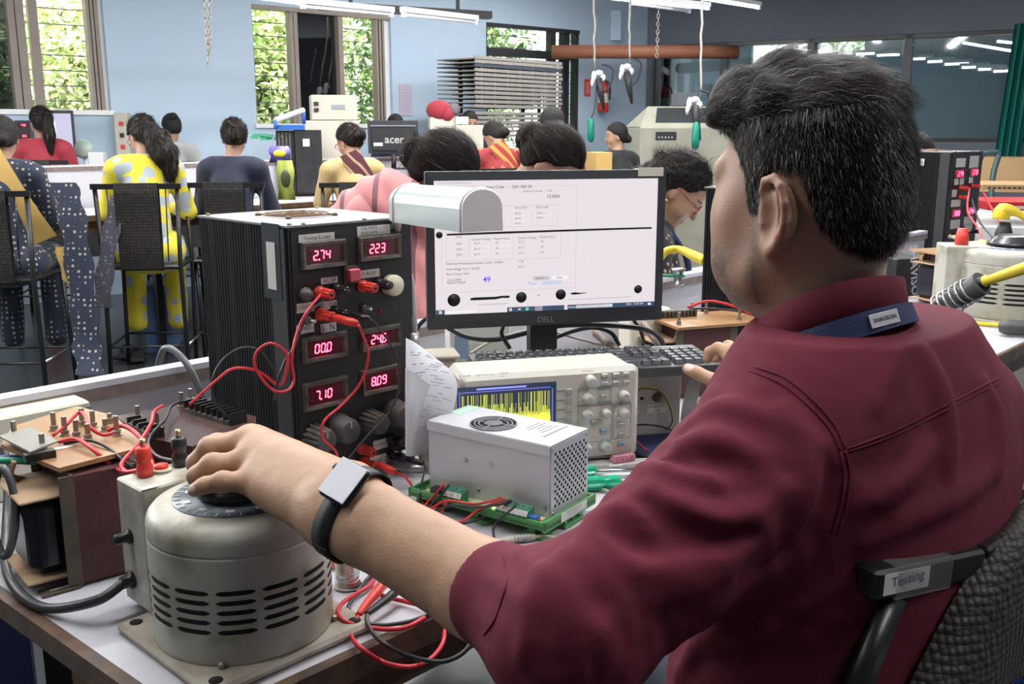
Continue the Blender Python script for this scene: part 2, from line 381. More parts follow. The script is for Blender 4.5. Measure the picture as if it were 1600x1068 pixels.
# trees outside the windows
m_bark = M('bark', (.12, .09, .06), .9)
m_leafs = [M('leaf_%s' % n, c, .6, trans=0.) for n, c in (('yellow_green', (.66, .68, .36)), ('fresh_green', (.36, .48, .18)), ('deep_green', (.14, .24, .10)))]
for m in m_leafs: nodes(m)[1].inputs['Subsurface Weight'].default_value = 0
def tree(c, r, n, mix, label, seed, size=.10):
    R_ = random.Random(seed); root = thing('tree', label, 'tree', (c.x, c.y, 0), group=None)
    k = B(); k.tube([(0, 0, 0), (.05, .02, c.z*.5), (-.05, 0, c.z), (.1, .1, c.z+r[2]*.7)], [.12, .1, .07, .02], m_bark, 8, 4)
    for q in range(7): a = R_.uniform(0, 6.28); k.tube([(0, 0, c.z-r[2]*.6+q*.25), (math.cos(a)*r[0]*.4, math.sin(a)*r[1]*.4, c.z-r[2]*.3+q*.3), (math.cos(a)*r[0]*.8, math.sin(a)*r[1]*.8, c.z+R_.uniform(-.2, .7))], [.04, .025, .008], m_bark, 5, 3)
    k.build('trunk', root)
    l = B()
    for _ in range(n):
        a, z, q = R_.uniform(0, 6.28), R_.uniform(-1, 1), R_.random()**.5
        s = math.sqrt(1-z*z); p = Vector((math.cos(a)*s*q*r[0], math.sin(a)*s*q*r[1], c.z+z*q*r[2]))
        d = Vector((R_.gauss(0, 1), R_.gauss(0, 1), R_.gauss(-.5, .7))).normalized(); e = d.orthogonal().normalized(); e = Matrix.Rotation(R_.uniform(0, 6.28), 3, d)@e
        L = size*R_.uniform(.6, 1.5); W = L*.22
        l.add([p, p+d*L*.5+e*W, p+d*L, p+d*L*.5-e*W], [(0, 1, 2, 3)], m_leafs[R_.choices(range(3), mix)[0]])
    l.build('foliage', root); return root
def wpos(px, off, z): p = onpl(px, 150, WP, WN)+WN*off; p.z = z; return p
tree(wpos(60, 2.4, 2.2), (1.6, 1.2, 1.3), 15000, (7, 2, 0), 'yellow green tree filling the leftmost bright window', 1)
tree(wpos(150, 3.4, 2.0), (1.5, 1.2, 1.4), 9000, (7, 2, 0), 'pale sunlit tree seen at the right edge of the leftmost window', 2)
tree(wpos(430, 2.4, 2.3), (1.1, 1.1, 1.3), 8000, (4, 4, 1), 'bright leafy tree seen through the narrow louvred pane left of the dark pane', 3, .16)
tree(wpos(575, 2.2, 2.2), (1.0, 1.1, 1.3), 13000, (5, 4, 0), 'leafy tree with thin brown branches seen right of the dark pane', 4)
tree(wpos(810, 1.8, 2.5), (1.4, 1.1, 1.5), 13000, (1, 3, 5), 'dark green tree seen in the high window above the tray rack', 5)
tree(wpos(880, 2.6, 1.4), (1.3, 1.0, 1.2), 6000, (2, 3, 3), 'green shrub seen low behind the tray rack', 6)
tree(RP+RD*1.0+RN*5.4+Vector((0, 0, 2)), (1.5, 1.1, 1.3), 6000, (2, 3, 3), 'tree glimpsed through the far windows behind the soldering machine', 7)
su = bpy.data.lights.new('sun', 'SUN'); su.energy = 11; su.angle = .1; su.color = (1, .96, .85); so = bpy.data.objects.new('sun', su); COL.objects.link(so)
so.rotation_euler = Vector((-.22, .42, -1)).to_track_quat('-Z', 'Y').to_euler()
# ---------------------------------------------------------------- ceiling lights
m_tube = M('lit_tube', (1, 1, 1), .5, emit=((.95, .97, 1), 9)); m_bat = M('white_batten', (.78, .78, .8), .4)
def tubelight(p, q, label, lit=True, group='tube lights hung under the ceiling', drop=True, hood=None):
    p, q = Vector(p), Vector(q); d = (q-p); L = d.length; root = thing('tube_light', label, 'light', (p+q)/2, 0, group, rot=d.to_track_quat('X', 'Z').to_euler())
    k = B(); k.box((0, 0, .035), (L, .05, .04), m_bat); k.box((-L/2+.02, 0, .005), (.03, .035, .05), m_bat); k.box((L/2-.02, 0, .005), (.03, .035, .05), m_bat); k.build('batten', root)
    k = B(); k.cyl((-L/2+.035, 0, 0), (L/2-.035, 0, 0), .014, m_tube if lit else M('unlit_tube', (.85, .87, .9), .3), 10); k.build('tube', root)
    if drop:
        for s in (-.35, .35): k = B(); k.cyl((s*L, 0, .05), (s*L, 0, CZ-root.location.z), .004, m_grille, 5); k.build('hanger', root)
    return root
Z1 = 2.62
tubelight(onz(1108, 13, Z1), onz(905, -8, Z1), 'nearest lit tube light at the top centre, ending left of the second tube')
tubelight(onz(1187, 12, Z1), onz(1075, -6, Z1), 'lit tube light at the top, just right of the longest lit tube')
tubelight(onz(1078, 18, Z1+.02), onz(985, 5, Z1+.02), 'slim unlit tube light just under the longest lit tube', False)
tubelight(onz(474, 5, 2.3), onz(330, -14, 2.3), 'lit tube light at the upper left over the louvred window')
for (p, q, l) in (((1500, 64), (1588, 79), 'reflected-looking lit tube high in the right glazed room, longest one'), ((1553, 62), (1610, 68), 'short lit tube in the top right corner of the glazed room')):  # reflections in the glass, built as added lit tubes behind it
    a, c = onpl(p[0], p[1]+2, RP+RN*1.2, RN), onpl(q[0], q[1]+2, RP+RN*1.2, RN); tubelight(a, c, l.replace('reflected-looking lit', 'lit'), group='tube lights behind the glazed strip')
for i, px in enumerate((1355, 1388, 1436, 1468, 1495, 1522, 1548, 1572)):  # row of reflected tubes, imitated by lit tubes set behind the pane
    p = onpl(px, (84, 86, 92, 96, 100, 105, 108, 111)[i], RP+RN*2.6, RN); d = RD*.18
    tubelight(p-d, p+d, ['first small lit tube from the left behind the glazing', 'second small lit tube behind the glazing, left of the mullion', 'small lit tube just right of the glazing mullion', 'fourth small lit tube along the glazed room', 'middle one of the small lit tubes right of the mullion', 'sixth small lit tube along the glazed room', 'next to last small lit tube before the green curtain', 'last small lit tube beside the green curtain'][i], group='tube lights behind the glazed strip')
# dark cable tray with unlit battens, upper left
p, q = onz(500, 12, 2.35), onz(765, 27, 2.35); d = q-p; root = thing('cable_tray', 'long black cable tray hanging from the ceiling over the blue wall', 'cable tray', (p+q)/2, rot=d.to_track_quat('X', 'Z').to_euler())
L = d.length; k = B(); k.box((0, 0, 0), (L, .10, .03), m_black); k.box((0, -.05, .02), (L, .006, .05), m_black); k.build('tray', root)

for s in (-.33, .30): k = B(); k.box((s*L, 0, .42), (.03, .012, .84), m_black); k.build('hanger', root)
for (p, q, l) in (((470, 9), (614, 23), 'white unlit batten light hanging left under the black cable tray'), ((628, 22), (745, 35), 'white unlit batten light hanging right under the black cable tray')):
    tubelight(onz(p[0], p[1], 2.28), onz(q[0], q[1], 2.28), l, False, drop=False)
# ---------------------------------------------------------------- benches and partitions
def cvt_(P): q = Vector(P)-A0; return q.dot(UU), q.dot(VV)
def bench(a0, a1, b0, b1, z, label, legs, name='workbench', skew=0.):
    root = thing(name, label, 'workbench', T(a0, b0, 0), TA); w_, d_ = a1-a0, b1-b0
    k = B(); k.prism([(.008, .008), (w_-.008, .008), (w_-.008, d_-.008), (.008+skew, d_-.008)], z-.026, z-.001, m_white); k.build('top', root)
    k = B(); t = .014
    k.rbox((w_/2, t/2-.004, z-.018), (w_+.01, t, .036), m_wood, .004); k.prism([(-.008, -.004), (.008, -.004), (.008+skew, d_), (-.008+skew, d_)], z-.028, z, m_wood); k.box((w_/2, d_-.004, z-.016), (w_, .008, .032), m_wood)
    k.build('edging', root)
    for (x, y) in legs: k = B(); k.box((x, y, (z-.032)/2), (.04, .04, z-.032), m_black); k.build('leg', root)
    k = B(); k.box((w_/2, .06, z-.07), (w_-.1, .03, .07), m_wood); k.box((w_/2, d_-.1, z-.07), (w_-.1, .03, .07), m_wood); k.box((.12, d_/2, z-.06), (.035, d_-.1, .06), m_black); k.build('apron', root)
    return root
SKP = cvt_(onz(0, 924, TZ)); SK = SKP[0]/SKP[1]*.8; print('skew', SKP)
bench(0, 3.6, 0, .80, TZ, 'long white laminate workbench with brown wooden edge in the foreground', [(.12, .1), (1.3, .1), (2.4, .1), (.12, .7), (1.3, .7), (2.4, .7), (3.5, .1), (3.5, .7)], skew=SK)
bench(1.75, 3.6, .87, 1.05, .96, 'narrow white shelf bench just beyond the low partition board', [(.1, .09), (1.7, .09)])
def partition(P, L, ztop, z0, label, xa):
    root = thing('partition_board', label, 'partition', P, TA); k = B(); k.box((L/2+xa, .0, (ztop+z0)/2-.02), (L, .018, ztop-z0-.03), m_board); k.build('panel', root)
    k = B(); k.box((L/2+xa, -.002, ztop-.006), (L, .036, .012), m_white); k.box((L/2+xa, -.014, ztop-.022), (L, .012, .022), m_trim); k.build('capping', root)
    for x in (xa+.02, xa+L/2, xa+L-.02): k = B(); k.box((x, .02, ztop/2-.03), (.04, .022, ztop-.05), m_black); k.build('post', root)
    return root
partition(T(0, .83, 0), 4.3, 1.0, .70, 'low white partition board behind the foreground workbench', -.5)
F3 = onz(150, 336, .92); F3.z = 0
B3 = lambda a, b, z=0: F3+UU*a+VV*b+Vector((0, 0, z))
def cvt(P): q = P-A0; return q.dot(UU), q.dot(VV)
a3, b3 = cvt(F3)
bench(a3-1.2, a3+5.2, b3, b3+.6, .92, 'long white workbench where the row of women on black chairs sit', [(.1, .1), (1.6, .1), (3.2, .1), (4.8, .1), (6.3, .1), (.1, .5), (3.2, .5), (6.3, .5)])
pz = onpl(250, 254, B3(0, .66), VV).z
partition(B3(0, .66), 6.4, pz, .6, 'long white partition board behind the women on black chairs', -1.2)
bench(a3-1.0, a3+5.2, b3+.70, b3+1.3, .95, 'far white workbench beyond the long partition board', [(.1, .1), (3.0, .1), (6.1, .1), (.1, .5), (6.1, .5)])
r = thing('workbench', 'white bench along the blue wall under the leftmost monitors', 'workbench', WP, math.atan2(WD.y, WD.x)); s0_, s1_ = ws(-150), ws(395)
k = B(); k.box(((s0_+s1_)/2, -.33, .935), (s1_-s0_, .6, .03), m_white); k.build('top', r)
for x in (s0_+.1, (s0_+s1_)/2, s1_-.1): k = B(); k.box((x, -.55, .46), (.04, .04, .92), m_black); k.build('leg', r)
print('partition z', pz, 'F3', F3, 'corner', RP)
# ================================================================ FOREGROUND EQUIPMENT
class Fr:
    def __init__(s, loc, rz): s.loc = Vector(loc); s.rz = rz; s.m = Matrix.Translation(s.loc)@Matrix.Rotation(rz, 4, 'Z'); s.i = s.m.inverted()
    def inv(s, P): return s.i@Vector(P)
    def hit(s, px, py, ax, v):
        o = s.i@EYE; d = s.i.to_3x3()@ray(px, py); k = 'xyz'.index(ax); return o+d*((v-o[k])/d[k])
m_case = M('black_case_paint', (.016, .017, .02), .38, noise=(14, .5, (.045, .043, .042)), bump=(260, .12))
m_fin = M('black_anodised_fin', (.010, .011, .013), .7, spec=.15)
m_dust = M('dusty_black_plastic', (.05, .047, .043), .55, noise=(45, .8, (.17, .15, .125)))
m_top = M('dusty_grey_lid', (.22, .225, .225), .42, noise=(9, .6, (.36, .34, .32)))
m_rust = M('rusty_wire', (.22, .14, .09), .6, .5)
m_label = M('paper_label', (.68, .67, .62), .7); m_ink = M('label_ink', (.03, .03, .035), .7)
m_lcd = M('red_display_window', (.10, .004, .012), .25); m_seg = M('lit_red_segment', (1, .1, .15), .5, emit=((1, .06, .13), 5)); m_segd = M('unlit_segment', (.19, .01, .02), .4)
m_red = M('red_plastic', (.72, .05, .035), .35, noise=(30, .3, (.55, .05, .04))); m_redw = M('red_wire', (.62, .03, .045), .38); m_blkw = M('black_wire', (.03, .032, .036), .35)
m_pink = M('pink_switch', (.80, .14, .20), .35); m_cream = M('cream_plastic', (.68, .64, .48), .45, noise=(10, .4, (.55, .50, .36)))
m_bplas = M('black_plastic', (.018, .018, .02), .3); m_gplas = M('grey_black_plastic', (.07, .07, .068), .4, noise=(60, .4, (.11, .108, .10)))
m_brass = M('brass', (.62, .48, .28), .35, 1.); m_bolt = M('dull_bolt', (.38, .34, .29), .45, .8, noise=(40, .5, (.22, .18, .14)))
m_scr = M('scratch_white', (.7, .7, .7), .7)
SEG = {'0': 'abcdef', '1': 'bc', '2': 'abged', '3': 'abgcd', '4': 'fgbc', '5': 'afgcd', '6': 'afgedc', '7': 'abc', '8': 'abcdefg', '9': 'abcfgd'}
def sevenseg(k, s, x, z, h, y=-.0008, slots=4):
    """digits right-aligned, upright in the local xz plane; ghost segments behind unused slots"""
    w_ = h*.52; t = h*.11; adv = h*.84
    G = dict(a=(0, 1, 1), g=(0, .5, 1), d=(0, 0, 1), f=(0, .75, 0), e=(0, .25, 0), b=(1, .75, 0), c=(1, .25, 0))
    ch = [c for c in s if c != '.']; dots = [i for i, c in enumerate(s) if c == '.']; off = slots-len(ch)
    def seg(cx, nm, mt):
        gx, gz, hor = G[nm]; zz = z+gz*h
        if hor: k.box((cx+w_/2+(gz-.5)*h*.12, y, zz), (w_*.8, .0006, t), mt)
        else: xx = cx+gx*w_+(gz-.5)*h*.12; k.box((xx, y, zz), (t, .0006, h*.4), mt)
    for i in range(slots):
        cx = x+i*adv; c = ch[i-off] if i >= off else ''
        for nm in 'abcdefg':
            seg(cx, nm, m_seg if c and nm in SEG[c] else m_segd)
    for d in dots: k.box((x+(off+d)*adv-h*.17, y-.0003, z), (t*1.5, .0006, t*1.6), m_seg)
def post(k, P, mt, r=.0075, L=.03, dirn=(0, -1, 0)):
    """binding post with fluted sleeve and hole at the tip"""
    P = Vector(P); d = Vector(dirn).normalized(); Q = d.to_track_quat('Z', 'Y').to_matrix().to_4x4(); X = tr(P)@Q
    k.lathe([(r*1.15, 0), (r*1.2, L*.12), (r*.95, L*.2), (r*.8, L*.45)], mt, 16, X)
    n = 20; pr = []
    v = []; f = []
    for i, (z, rr) in enumerate(((L*.42, .88), (L*.5, 1.0), (L*.95, .95), (L, .8))):
        for q in range(n): a = 2*math.pi*q/n; g = r*rr*(1.0 if q % 2 else .86); v.append((g*math.cos(a), g*math.sin(a), z))
    f = [(i*n+q, i*n+(q+1) % n, (i+1)*n+(q+1) % n, (i+1)*n+q) for i in range(3) for q in range(n)]+[tuple(3*n+q for q in range(n))]
    k.add(v, f, mt, False, X); k.lathe([(r*.36, L+.0004), (0, L+.0005)], m_bplas, 10, X)
def fluted(k, c, r, L, mt, cap_mt, n=16, dirn=(0, -1, 0), ridged=True):
    Q = Vector(dirn).to_track_quat('Z', 'Y').to_matrix().to_4x4(); X = tr(Vector(c))@Q; N = n*4; v = []
    prof = ((0, 1.05), (L*.1, 1.05), (L*.2, .98), (L*.85, .9), (L, .8))
    for (z, rr) in prof:
        for q in range(N): g = r*rr*(1 if (q % 4) < 2 or not ridged else .86); a = 2*math.pi*q/N; v.append((g*math.cos(a), g*math.sin(a), z))
    f = [(i*N+q, i*N+(q+1) % N, (i+1)*N+(q+1) % N, (i+1)*N+q) for i in range(4) for q in range(N)]
    k.add(v, f, mt, not ridged, X); k.lathe([(r*.80, L), (r*.74, L+.0008), (0, L+.0008)], cap_mt, 32, X)
    k.box((0, r*.5, L+.001), (r*.05, r*.45, .0006), m_scr, X)
def loadbox(loc, rz, label, full=True, vals=('2.74', '223', '00.0', '24.6', '7.10', '8.09')):
    W, D, H, Z0 = .237, .262, .395, .03
    r = thing('electronic_load_box', label, 'test instrument', loc, rz)
    k = B(); k.box((W/2, D/2, Z0+H/2), (W, D, H), m_case)
    for i in range(4): k.box((W+.002, .03+i*.06, Z0+H/2), (.004, .004, H-.02), m_case)
    k.build('body', r)
    k = B(); k.box((W/2, D/2, Z0+H+.0015), (W+.006, D+.006, .003), m_top)
    for (x, y) in ((.01, .01), (W-.01, .01), (.01, D-.01), (W-.01, D-.01), (.03, .002), (W*.6, .0)): k.lathe([(.004, 0), (.003, .003), (0, .0035)], m_bolt, 8, tr(x, y, Z0+H+.003))
    k.build('lid', r)
    k = B()                                                    # finned heat sink side, left
    for i in range(26):
        y = .052+i*.0081
        k.box((-.0015, y, Z0+H/2), (.003, .0058 if i % 7 else .0081, H-.004), m_fin)
    k.box((-.002, .024, Z0+H/2), (.006, .04, H-.004), m_blk2); k.build('heat_sink', r)
    k = B(); c = (W*.47, D*.55, Z0+H+.006)
    for q in (.018, .030, .042, .053): k.tube([(c[0]+q*math.cos(a), c[1]+q*math.sin(a), c[2]+.004*(1-q/.06)) for a in [i*math.pi/14 for i in range(28)]], .0013, m_rust, 6, closed=True)
    for a in (45, 135, 225, 315): a = math.radians(a); k.cyl((c[0]+.01*math.cos(a), c[1]+.01*math.sin(a), c[2]), (c[0]+.064*math.cos(a), c[1]+.064*math.sin(a), c[2]-.001), .0013, m_rust, 6); k.lathe([(.005, 0), (.004, .004), (0, .005)], m_rust, 8, tr(c[0]+.064*math.cos(a), c[1]+.064*math.sin(a), Z0+H+.003))
    k.lathe([(.014, 0), (.013, .004), (0, .006)], m_rust, 16, tr(c[0], c[1], Z0+H+.004)); k.build('fan_guard', r)
    for (x, y) in ((.03, .03), (W-.03, .03), (.03, D-.03), (W-.03, D-.03)):
        k = B(); k.lathe([(.017, 0), (.019, .01), (.019, Z0)], m_cream, 18, tr(x, y, 0)); k.build('foot', r)
    k = B(); k.box((W/2, -.001, Z0+H/2), (W-.008, .002, H-.008), m_blk2); face = k.build('front_panel', r)
    return r, face, (W, D, H, Z0)
bP = onz(449, 356, 1.275); F1 = Fr((bP.x, bP.y, TZ), math.radians(45.5))
lb, lbf, (lW, lD, lH, lZ) = loadbox(F1.loc, F1.rz, 'tall black electronic load box with six red displays standing behind the hand')
fh = lambda x, y: F1.hit(x, y, 'y', -.002)
def z8(x, y): return fh(440+x/4.645, 330+y/4.645)
def z9(x, y): return fh(460+x/4.855, 560+y/4.855)
def display(a, c, s, h=.0145):
    """a = upper left, c = lower right of the bezel (local points)"""
    x0, x1, z0, z1 = a.x, c.x, c.z, a.z; y = -.002
    k = B(); w_, d_ = x1-x0, z1-z0; t = .007
    v = [(x0, y, z0), (x1, y, z0), (x1, y, z1), (x0, y, z1), (x0+.002, y-.008, z0+.002), (x1-.002, y-.008, z0+.002), (x1-.002, y-.008, z1-.002), (x0+.002, y-.008, z1-.002),
         (x0+t, y-.0065, z0+t), (x1-t, y-.0065, z0+t), (x1-t, y-.0065, z1-t), (x0+t, y-.0065, z1-t), (x0+t*1.5, y-.001, z0+t*1.3), (x1-t*1.5, y-.001, z0+t*1.3), (x1-t*1.5, y-.001, z1-t*1.3), (x0+t*1.5, y-.001, z1-t*1.3)]
    f = []
    for q in range(3):
        for i in range(4): f.append((q*4+i, q*4+(i+1) % 4, q*4+4+(i+1) % 4, q*4+4+i))
    k.add(v, f, m_dust); o = k.build('display', lb)
    k = B(); k.box(((x0+x1)/2, y-.0015, (z0+z1)/2), (w_-t*2.4, .001, d_-t*2.2), m_lcd)
    sevenseg(k, s, x0+w_*.15, (z0+z1)/2-h/2, h*.92, y-.0025); k.build('digits', o)
display(z8(128, 225), z8(464, 393), '2.74'); display(z8(545, 186), z8(857, 336), '223')
display(z8(140, 915), z8(470, 1048), '00.0'); display(z8(560, 860), z8(857, 972), '24.6')
display(z9(55, 190), z9(400, 330), '7.10'); display(z9(492, 90), z9(795, 222), '8.09')
def flabel(fr, a, c, txt, par, name='label', bg=None, y=-.0026, sz=None, ink=None, bold=.0):
    k = B(); w_, d_ = c.x-a.x, abs(a.z-c.z); k.box(((a.x+c.x)/2, y, (a.z+c.z)/2), (w_, .0006, d_), bg or m_label)
    if txt:
        ls = txt.split('|'); n = len(ls); wl_ = max(len(t) for t in ls)
        s = sz or min(d_/n*.95, w_/(wl_*.56))
        for i, t in enumerate(ls): k.text(t, s, ink or m_ink, FY((a.x+c.x)/2, y-.0006, a.z-d_*(i+.5)/n), 'CENTER', bold=bold)
    return k.build(name, par)
flabel(F1, z8(120, 172), z8(383, 205), 'Testing E.Load', lb); flabel(F1, z8(545, 112), z8(786, 160), 'CAL DATE  - - - -|DUE DATE  - - - -', lb)
flabel(F1, z8(570, 430), z8(710, 470), '+ AUX -', lb); flabel(F1, z8(283, 485), z8(405, 515), 'AC I/P', lb); flabel(F1, z8(106, 672), z8(236, 722), 'CONST-R', lb)
flabel(F1, z8(275, 660), z8(400, 700), 'AC O/P', lb); flabel(F1, z8(106, 828), z8(236, 872), 'CONST-I', lb); flabel(F1, z8(280, 820), z8(396, 865), 'L  N', lb)
flabel(F1, z9(596, 628), z9(706, 668), 'VOLTAGE 2', lb); flabel(F1, z9(568, 750), z9(695, 795), 'LOAD 2', lb)
k = B(); m_leaf = M('green_sticker', (.12, .62, .1), .5); q = z8(805, 98); k.prism([(-.004, -.005), (.0, -.006), (.004, -.001), (.005, .006), (-.001, .004), (-.004, 0)], 0, .0006, m_leaf, FY(q.x, -.0026, q.z)); k.build('leaf_sticker', lb)
k = B(); a, c = z8(455, 415), z8(546, 498); w_ = (c.x-a.x); k.rbox(((a.x+c.x)/2, -.0035, (a.z+c.z)/2), (w_+.006, .004, a.z-c.z+.008), m_dust, .001); k.rbox(((a.x+c.x)/2, -.010, (a.z+c.z)/2), (w_*.86, .012, (a.z-c.z)*.92), m_pink, .002); k.build('switch', lb)
def P8(x, y, off=.02): q = fh(440+x/4.645, 330+y/4.645); return q
for (x, y, mt, s) in ((265, 585, m_red, 1), (385, 560, m_bplas, .85), (580, 540, m_red, 1), (690, 520, m_bplas, .9), (275, 745, m_red, 1), (375, 722, m_bplas, .85)):
    k = B(); post(k, P8(x, y), mt, .0088*s, .036); k.build('binding_post', lb)
for (x, y, mt) in ((505, 680, m_red), (725, 605, m_bplas), (520, 785, m_red), (742, 725, m_bplas)):
    q = z9(x, y); k = B(); post(k, q, mt, .0085, .034); k.build('binding_post', lb)
k = B(); q = P8(165, 600); k.lathe([(.011, 0), (.011, .006), (.008, .009), (.008, .014), (0, .015)], m_dust, 20, tr(q.x, q.y, q.z)@rotm('X', 90)); k.build('fuse_holder', lb)
for (x, y) in ((185, 790), (590, 700)):
    q = P8(x, y); k = B(); k.lathe([(.008, 0), (.006, .006), (.004, .008)], m_dust, 14, tr(q.x, q.y, q.z)@rotm('X', 90)); k.cyl(q, (q.x+.004, q.y-.017, q.z), .0016, m_steel, 8, .0026); k.build('toggle_switch', lb)
k = B(); q = P8(775, 530); k.lathe([(.0155, 0), (.0165, .002), (.0175, .016), (.0165, .02), (0, .0205)], m_cream, 32, tr(q.x, q.y, q.z)@rotm('X', 90)); k.build('round_knob', lb)
k = B(); q = P8(712, 722); k.lathe([(.003, 0), (.003, .003), (0, .005)], m_red, 10, tr(q.x, q.y, q.z)@rotm('X', 90)); k.build('indicator', lb)
for (x, y, rr, rid) in ((150, 590, .0215, True), (330, 520, .0225, False), (560, 465, .020, True), (750, 410, .024, False)):
    q = z9(x, y); k = B(); fluted(k, q, rr, .036, m_dust if rid else m_gplas, m_gplas, 14, ridged=rid); k.build('dial_knob', lb)
# side stickers
k = B(); a = F1.hit(416, 377, 'x', -.0055); c = F1.hit(433, 453, 'x', -.0055); k.box((-.0058, (a.y+c.y)/2, (a.z+c.z)/2), (.001, abs(a.y-c.y), abs(a.z-c.z)), m_label)
a = F1.hit(408, 347, 'x', -.0055); c = F1.hit(441, 470, 'x', -.0055); k.box((-.0051, (a.y+c.y)/2, (a.z+c.z)/2), (.001, abs(a.y-c.y), abs(a.z-c.z)), m_bplas); k.build('side_label', lb)

# ---- wires
def wire(name, label, pts, r, mt, cat='wire', group=None, seg=8, n=8, extra=None):
    k = B(); k.tube(pts, r, mt, seg, n)
    if extra: extra(k)
    o = k.build(name); tag(o, label, cat, group); return o
def lw(px, py, off=0.): """point in front of the load box face, off metres out"""; q = F1.hit(px, py, 'y', -.002-off); return F1.m@q
def plug(name, label, p, q, mt, tail, r=.0062, wr=.0021, wm=None, group=None):
    """banana plug from socket p to its rear q, wire going on along tail"""
    root = thing(name, label, 'test lead', p, group=group); P, Q = Vector((0, 0, 0)), Vector(q)-Vector(p)
    k = B(); k.tube([P, P+(Q-P)*.12, P+(Q-P)*.14, P+(Q-P)*.8, Q], [r*.55, r*.55, r*.95, r*1.05, r*.7], mt, 12); k.build('plug', root)
    k = B(); k.tube([Q*.96]+[Vector(t)-Vector(p) for t in tail], wr, wm or mt, 8, 8); k.build('lead', root); return root
g_ = 'test leads on the load box'
def z6(x, y, off): return lw(300+x/2.3225, 300+y/2.3225, off)
plug('test_lead', 'red plug in the AC O/P post with its red lead hanging down the front', z6(508, 452, .037), z6(602, 478, .075), m_red,
     [z6(612, 500, .08), z6(640, 590, .07), z6(612, 690, .06), z6(545, 770, .06), z6(480, 830, .062), z6(475, 890, .06), z6(522, 940, .05), z6(530, 985, .04)], wm=m_redw)
plug('test_lead', 'black plug in the AC O/P post with its black lead looping down', z6(578, 444, .034), z6(646, 460, .062), m_bplas,
     [z6(668, 480, .06), z6(735, 580, .045), z6(755, 690, .04), z6(720, 790, .045), z6(640, 880, .05), z6(560, 975, .045)], r=.0048, wr=.0017, wm=m_blkw)
wire('wire', 'red wire looping from the AC I/P post across the load box side', [z6(468, 370, .03), z6(420, 430, .05), z6(385, 500, .05), z6(362, 600, .06), z6(370, 680, .06), z6(345, 720, .065), z6(290, 715, .06),
     z6(232, 640, .05), z6(235, 580, .05), z6(285, 548, .055), z6(340, 580, .06), z6(345, 640, .065), z6(318, 700, .06), z6(240, 650, .05), z6(150, 640, .045), z6(80, 690, .04), lw(296, 632, .03)], .0021, m_redw)
wire('wire', 'thin black wire falling from the AC I/P post in a narrow loop', [z6(480, 392, .03), z6(420, 440, .045), z6(395, 500, .05), z6(370, 560, .055), z6(335, 620, .06), z6(310, 690, .06), z6(300, 755, .055)], .0019, m_blkw)
wire('wire', 'thin black wire arching over the load box side to the terminal strip', [z6(303, 700, .05), z6(295, 640, .05), z6(245, 575, .04), z6(180, 565, .035), z6(110, 610, .03), z6(72, 690, .03), z6(85, 760, .03), lw(354, 650, .03)], .0016, m_blkw)
# ---- variac
m_var = M('aged_cream_enamel', (.47, .455, .385), .42, noise=(17, .8, (.24, .195, .125), .50, .68), bump=(60, .12)); m_base = M('worn_cast_base', (.42, .38, .31), .5, noise=(18, .8, (.20, .16, .12)), bump=(70, .3))
m_slot = M('slot_dark', (.004, .004, .004), .9); m_dial = M('blue_grey_dial', (.17, .21, .25), .4, noise=(35, .6, (.10, .11, .12))); m_dialm = M('dial_marks', (.62, .66, .68), .5)
def variac(loc, rz, R, H, label, boxdim=None, slots=True, knob=None, dial_rot=0):
    r = thing('variable_transformer', label, 'variable transformer', loc, rz)
    k = B(); s = R*1.06; zb = .012
    k.rbox((0, 0, zb/2), (2*s, 2*s, zb), m_base, .022, seg=4)
    k.build('base_plate', r)
    for (x, y) in ((-1, -1), (1, -1), (1, 1), (-1, 1)):
        k = B(); k.lathe([(.0075, 0), (.0075, .0006), (0, .0008)], m_slot, 16, tr(x*s*.84, y*s*.84, zb)); k.build('mounting_hole', r)
        k = B(); k.lathe([(.004, 0), (.004, .006), (0, .007)], m_bolt, 8, tr(x*s*.68, y*s*.68, zb)); k.build('mounting_bolt', r)
    k = B(); sh = .02
    prof = [(R*.99, zb), (R*1.0, zb+.004), (R, H*.785), (R, H*.797), (R*.992, H*.800), (R*.992, H*.806), (R, H*.809), (R, H*.82), (R, H-sh*1.3), (R, H-sh)]+[(R-sh+sh*math.cos(a), H-sh+sh*math.sin(a)) for a in [math.radians(x) for x in (15, 30, 50, 70, 90)]]+[(R*.73, H+.001), (0, H+.001)]
    k.lathe(prof, m_var, 96); hs = k.build('housing', r)
    if slots:
        n = 13
        for i in range(n):
            k = B()
            for j in range(5):
                z = zb+H*.235+j*H*.066; a0 = 2*math.pi*(i+.08)/n; a1 = 2*math.pi*(i+.92)/n; v = []; m_ = 8; hh = H*.016
                for q in range(m_+1):
                    a = a0+(a1-a0)*q/m_; e = hh*(.35 if q in (0, m_) else 1); v += [(R*1.0015*math.cos(a), R*1.0015*math.sin(a), z-e), (R*1.0015*math.cos(a), R*1.0015*math.sin(a), z+e)]
                k.add(v, [(2*q, 2*q+2, 2*q+3, 2*q+1) for q in range(m_)], m_slot)
            k.build('vent', hs)
    k = B(); k.lathe([(R*.71, H+.001), (R*.71, H+.0022), (0, H+.0024)], m_dial, 64)
    for i in range(28):
        a = math.radians(i*11+dial_rot)
        k.box((R*.655, 0, H+.0026), (R*(.05 if i % 2 else .08), .0016, .0006), m_dialm, rotm('Z', math.degrees(a)))
        if i % 3 == 0: k.box((R*.56, 0, H+.0026), (.007, .009, .0006), m_dialm, rotm('Z', math.degrees(a)))
    k.build('dial', r)
    k = B(); kr = R*.42; k.lathe([(kr*.8, H+.003), (kr*1.08, H+.006), (kr*1.12, H+.011), (kr*1.0, H+.015), (kr*.8, H+.030), (kr*.72, H+.034), (0, H+.035)], m_bplas, 48); k.build('knob', r)
    return r
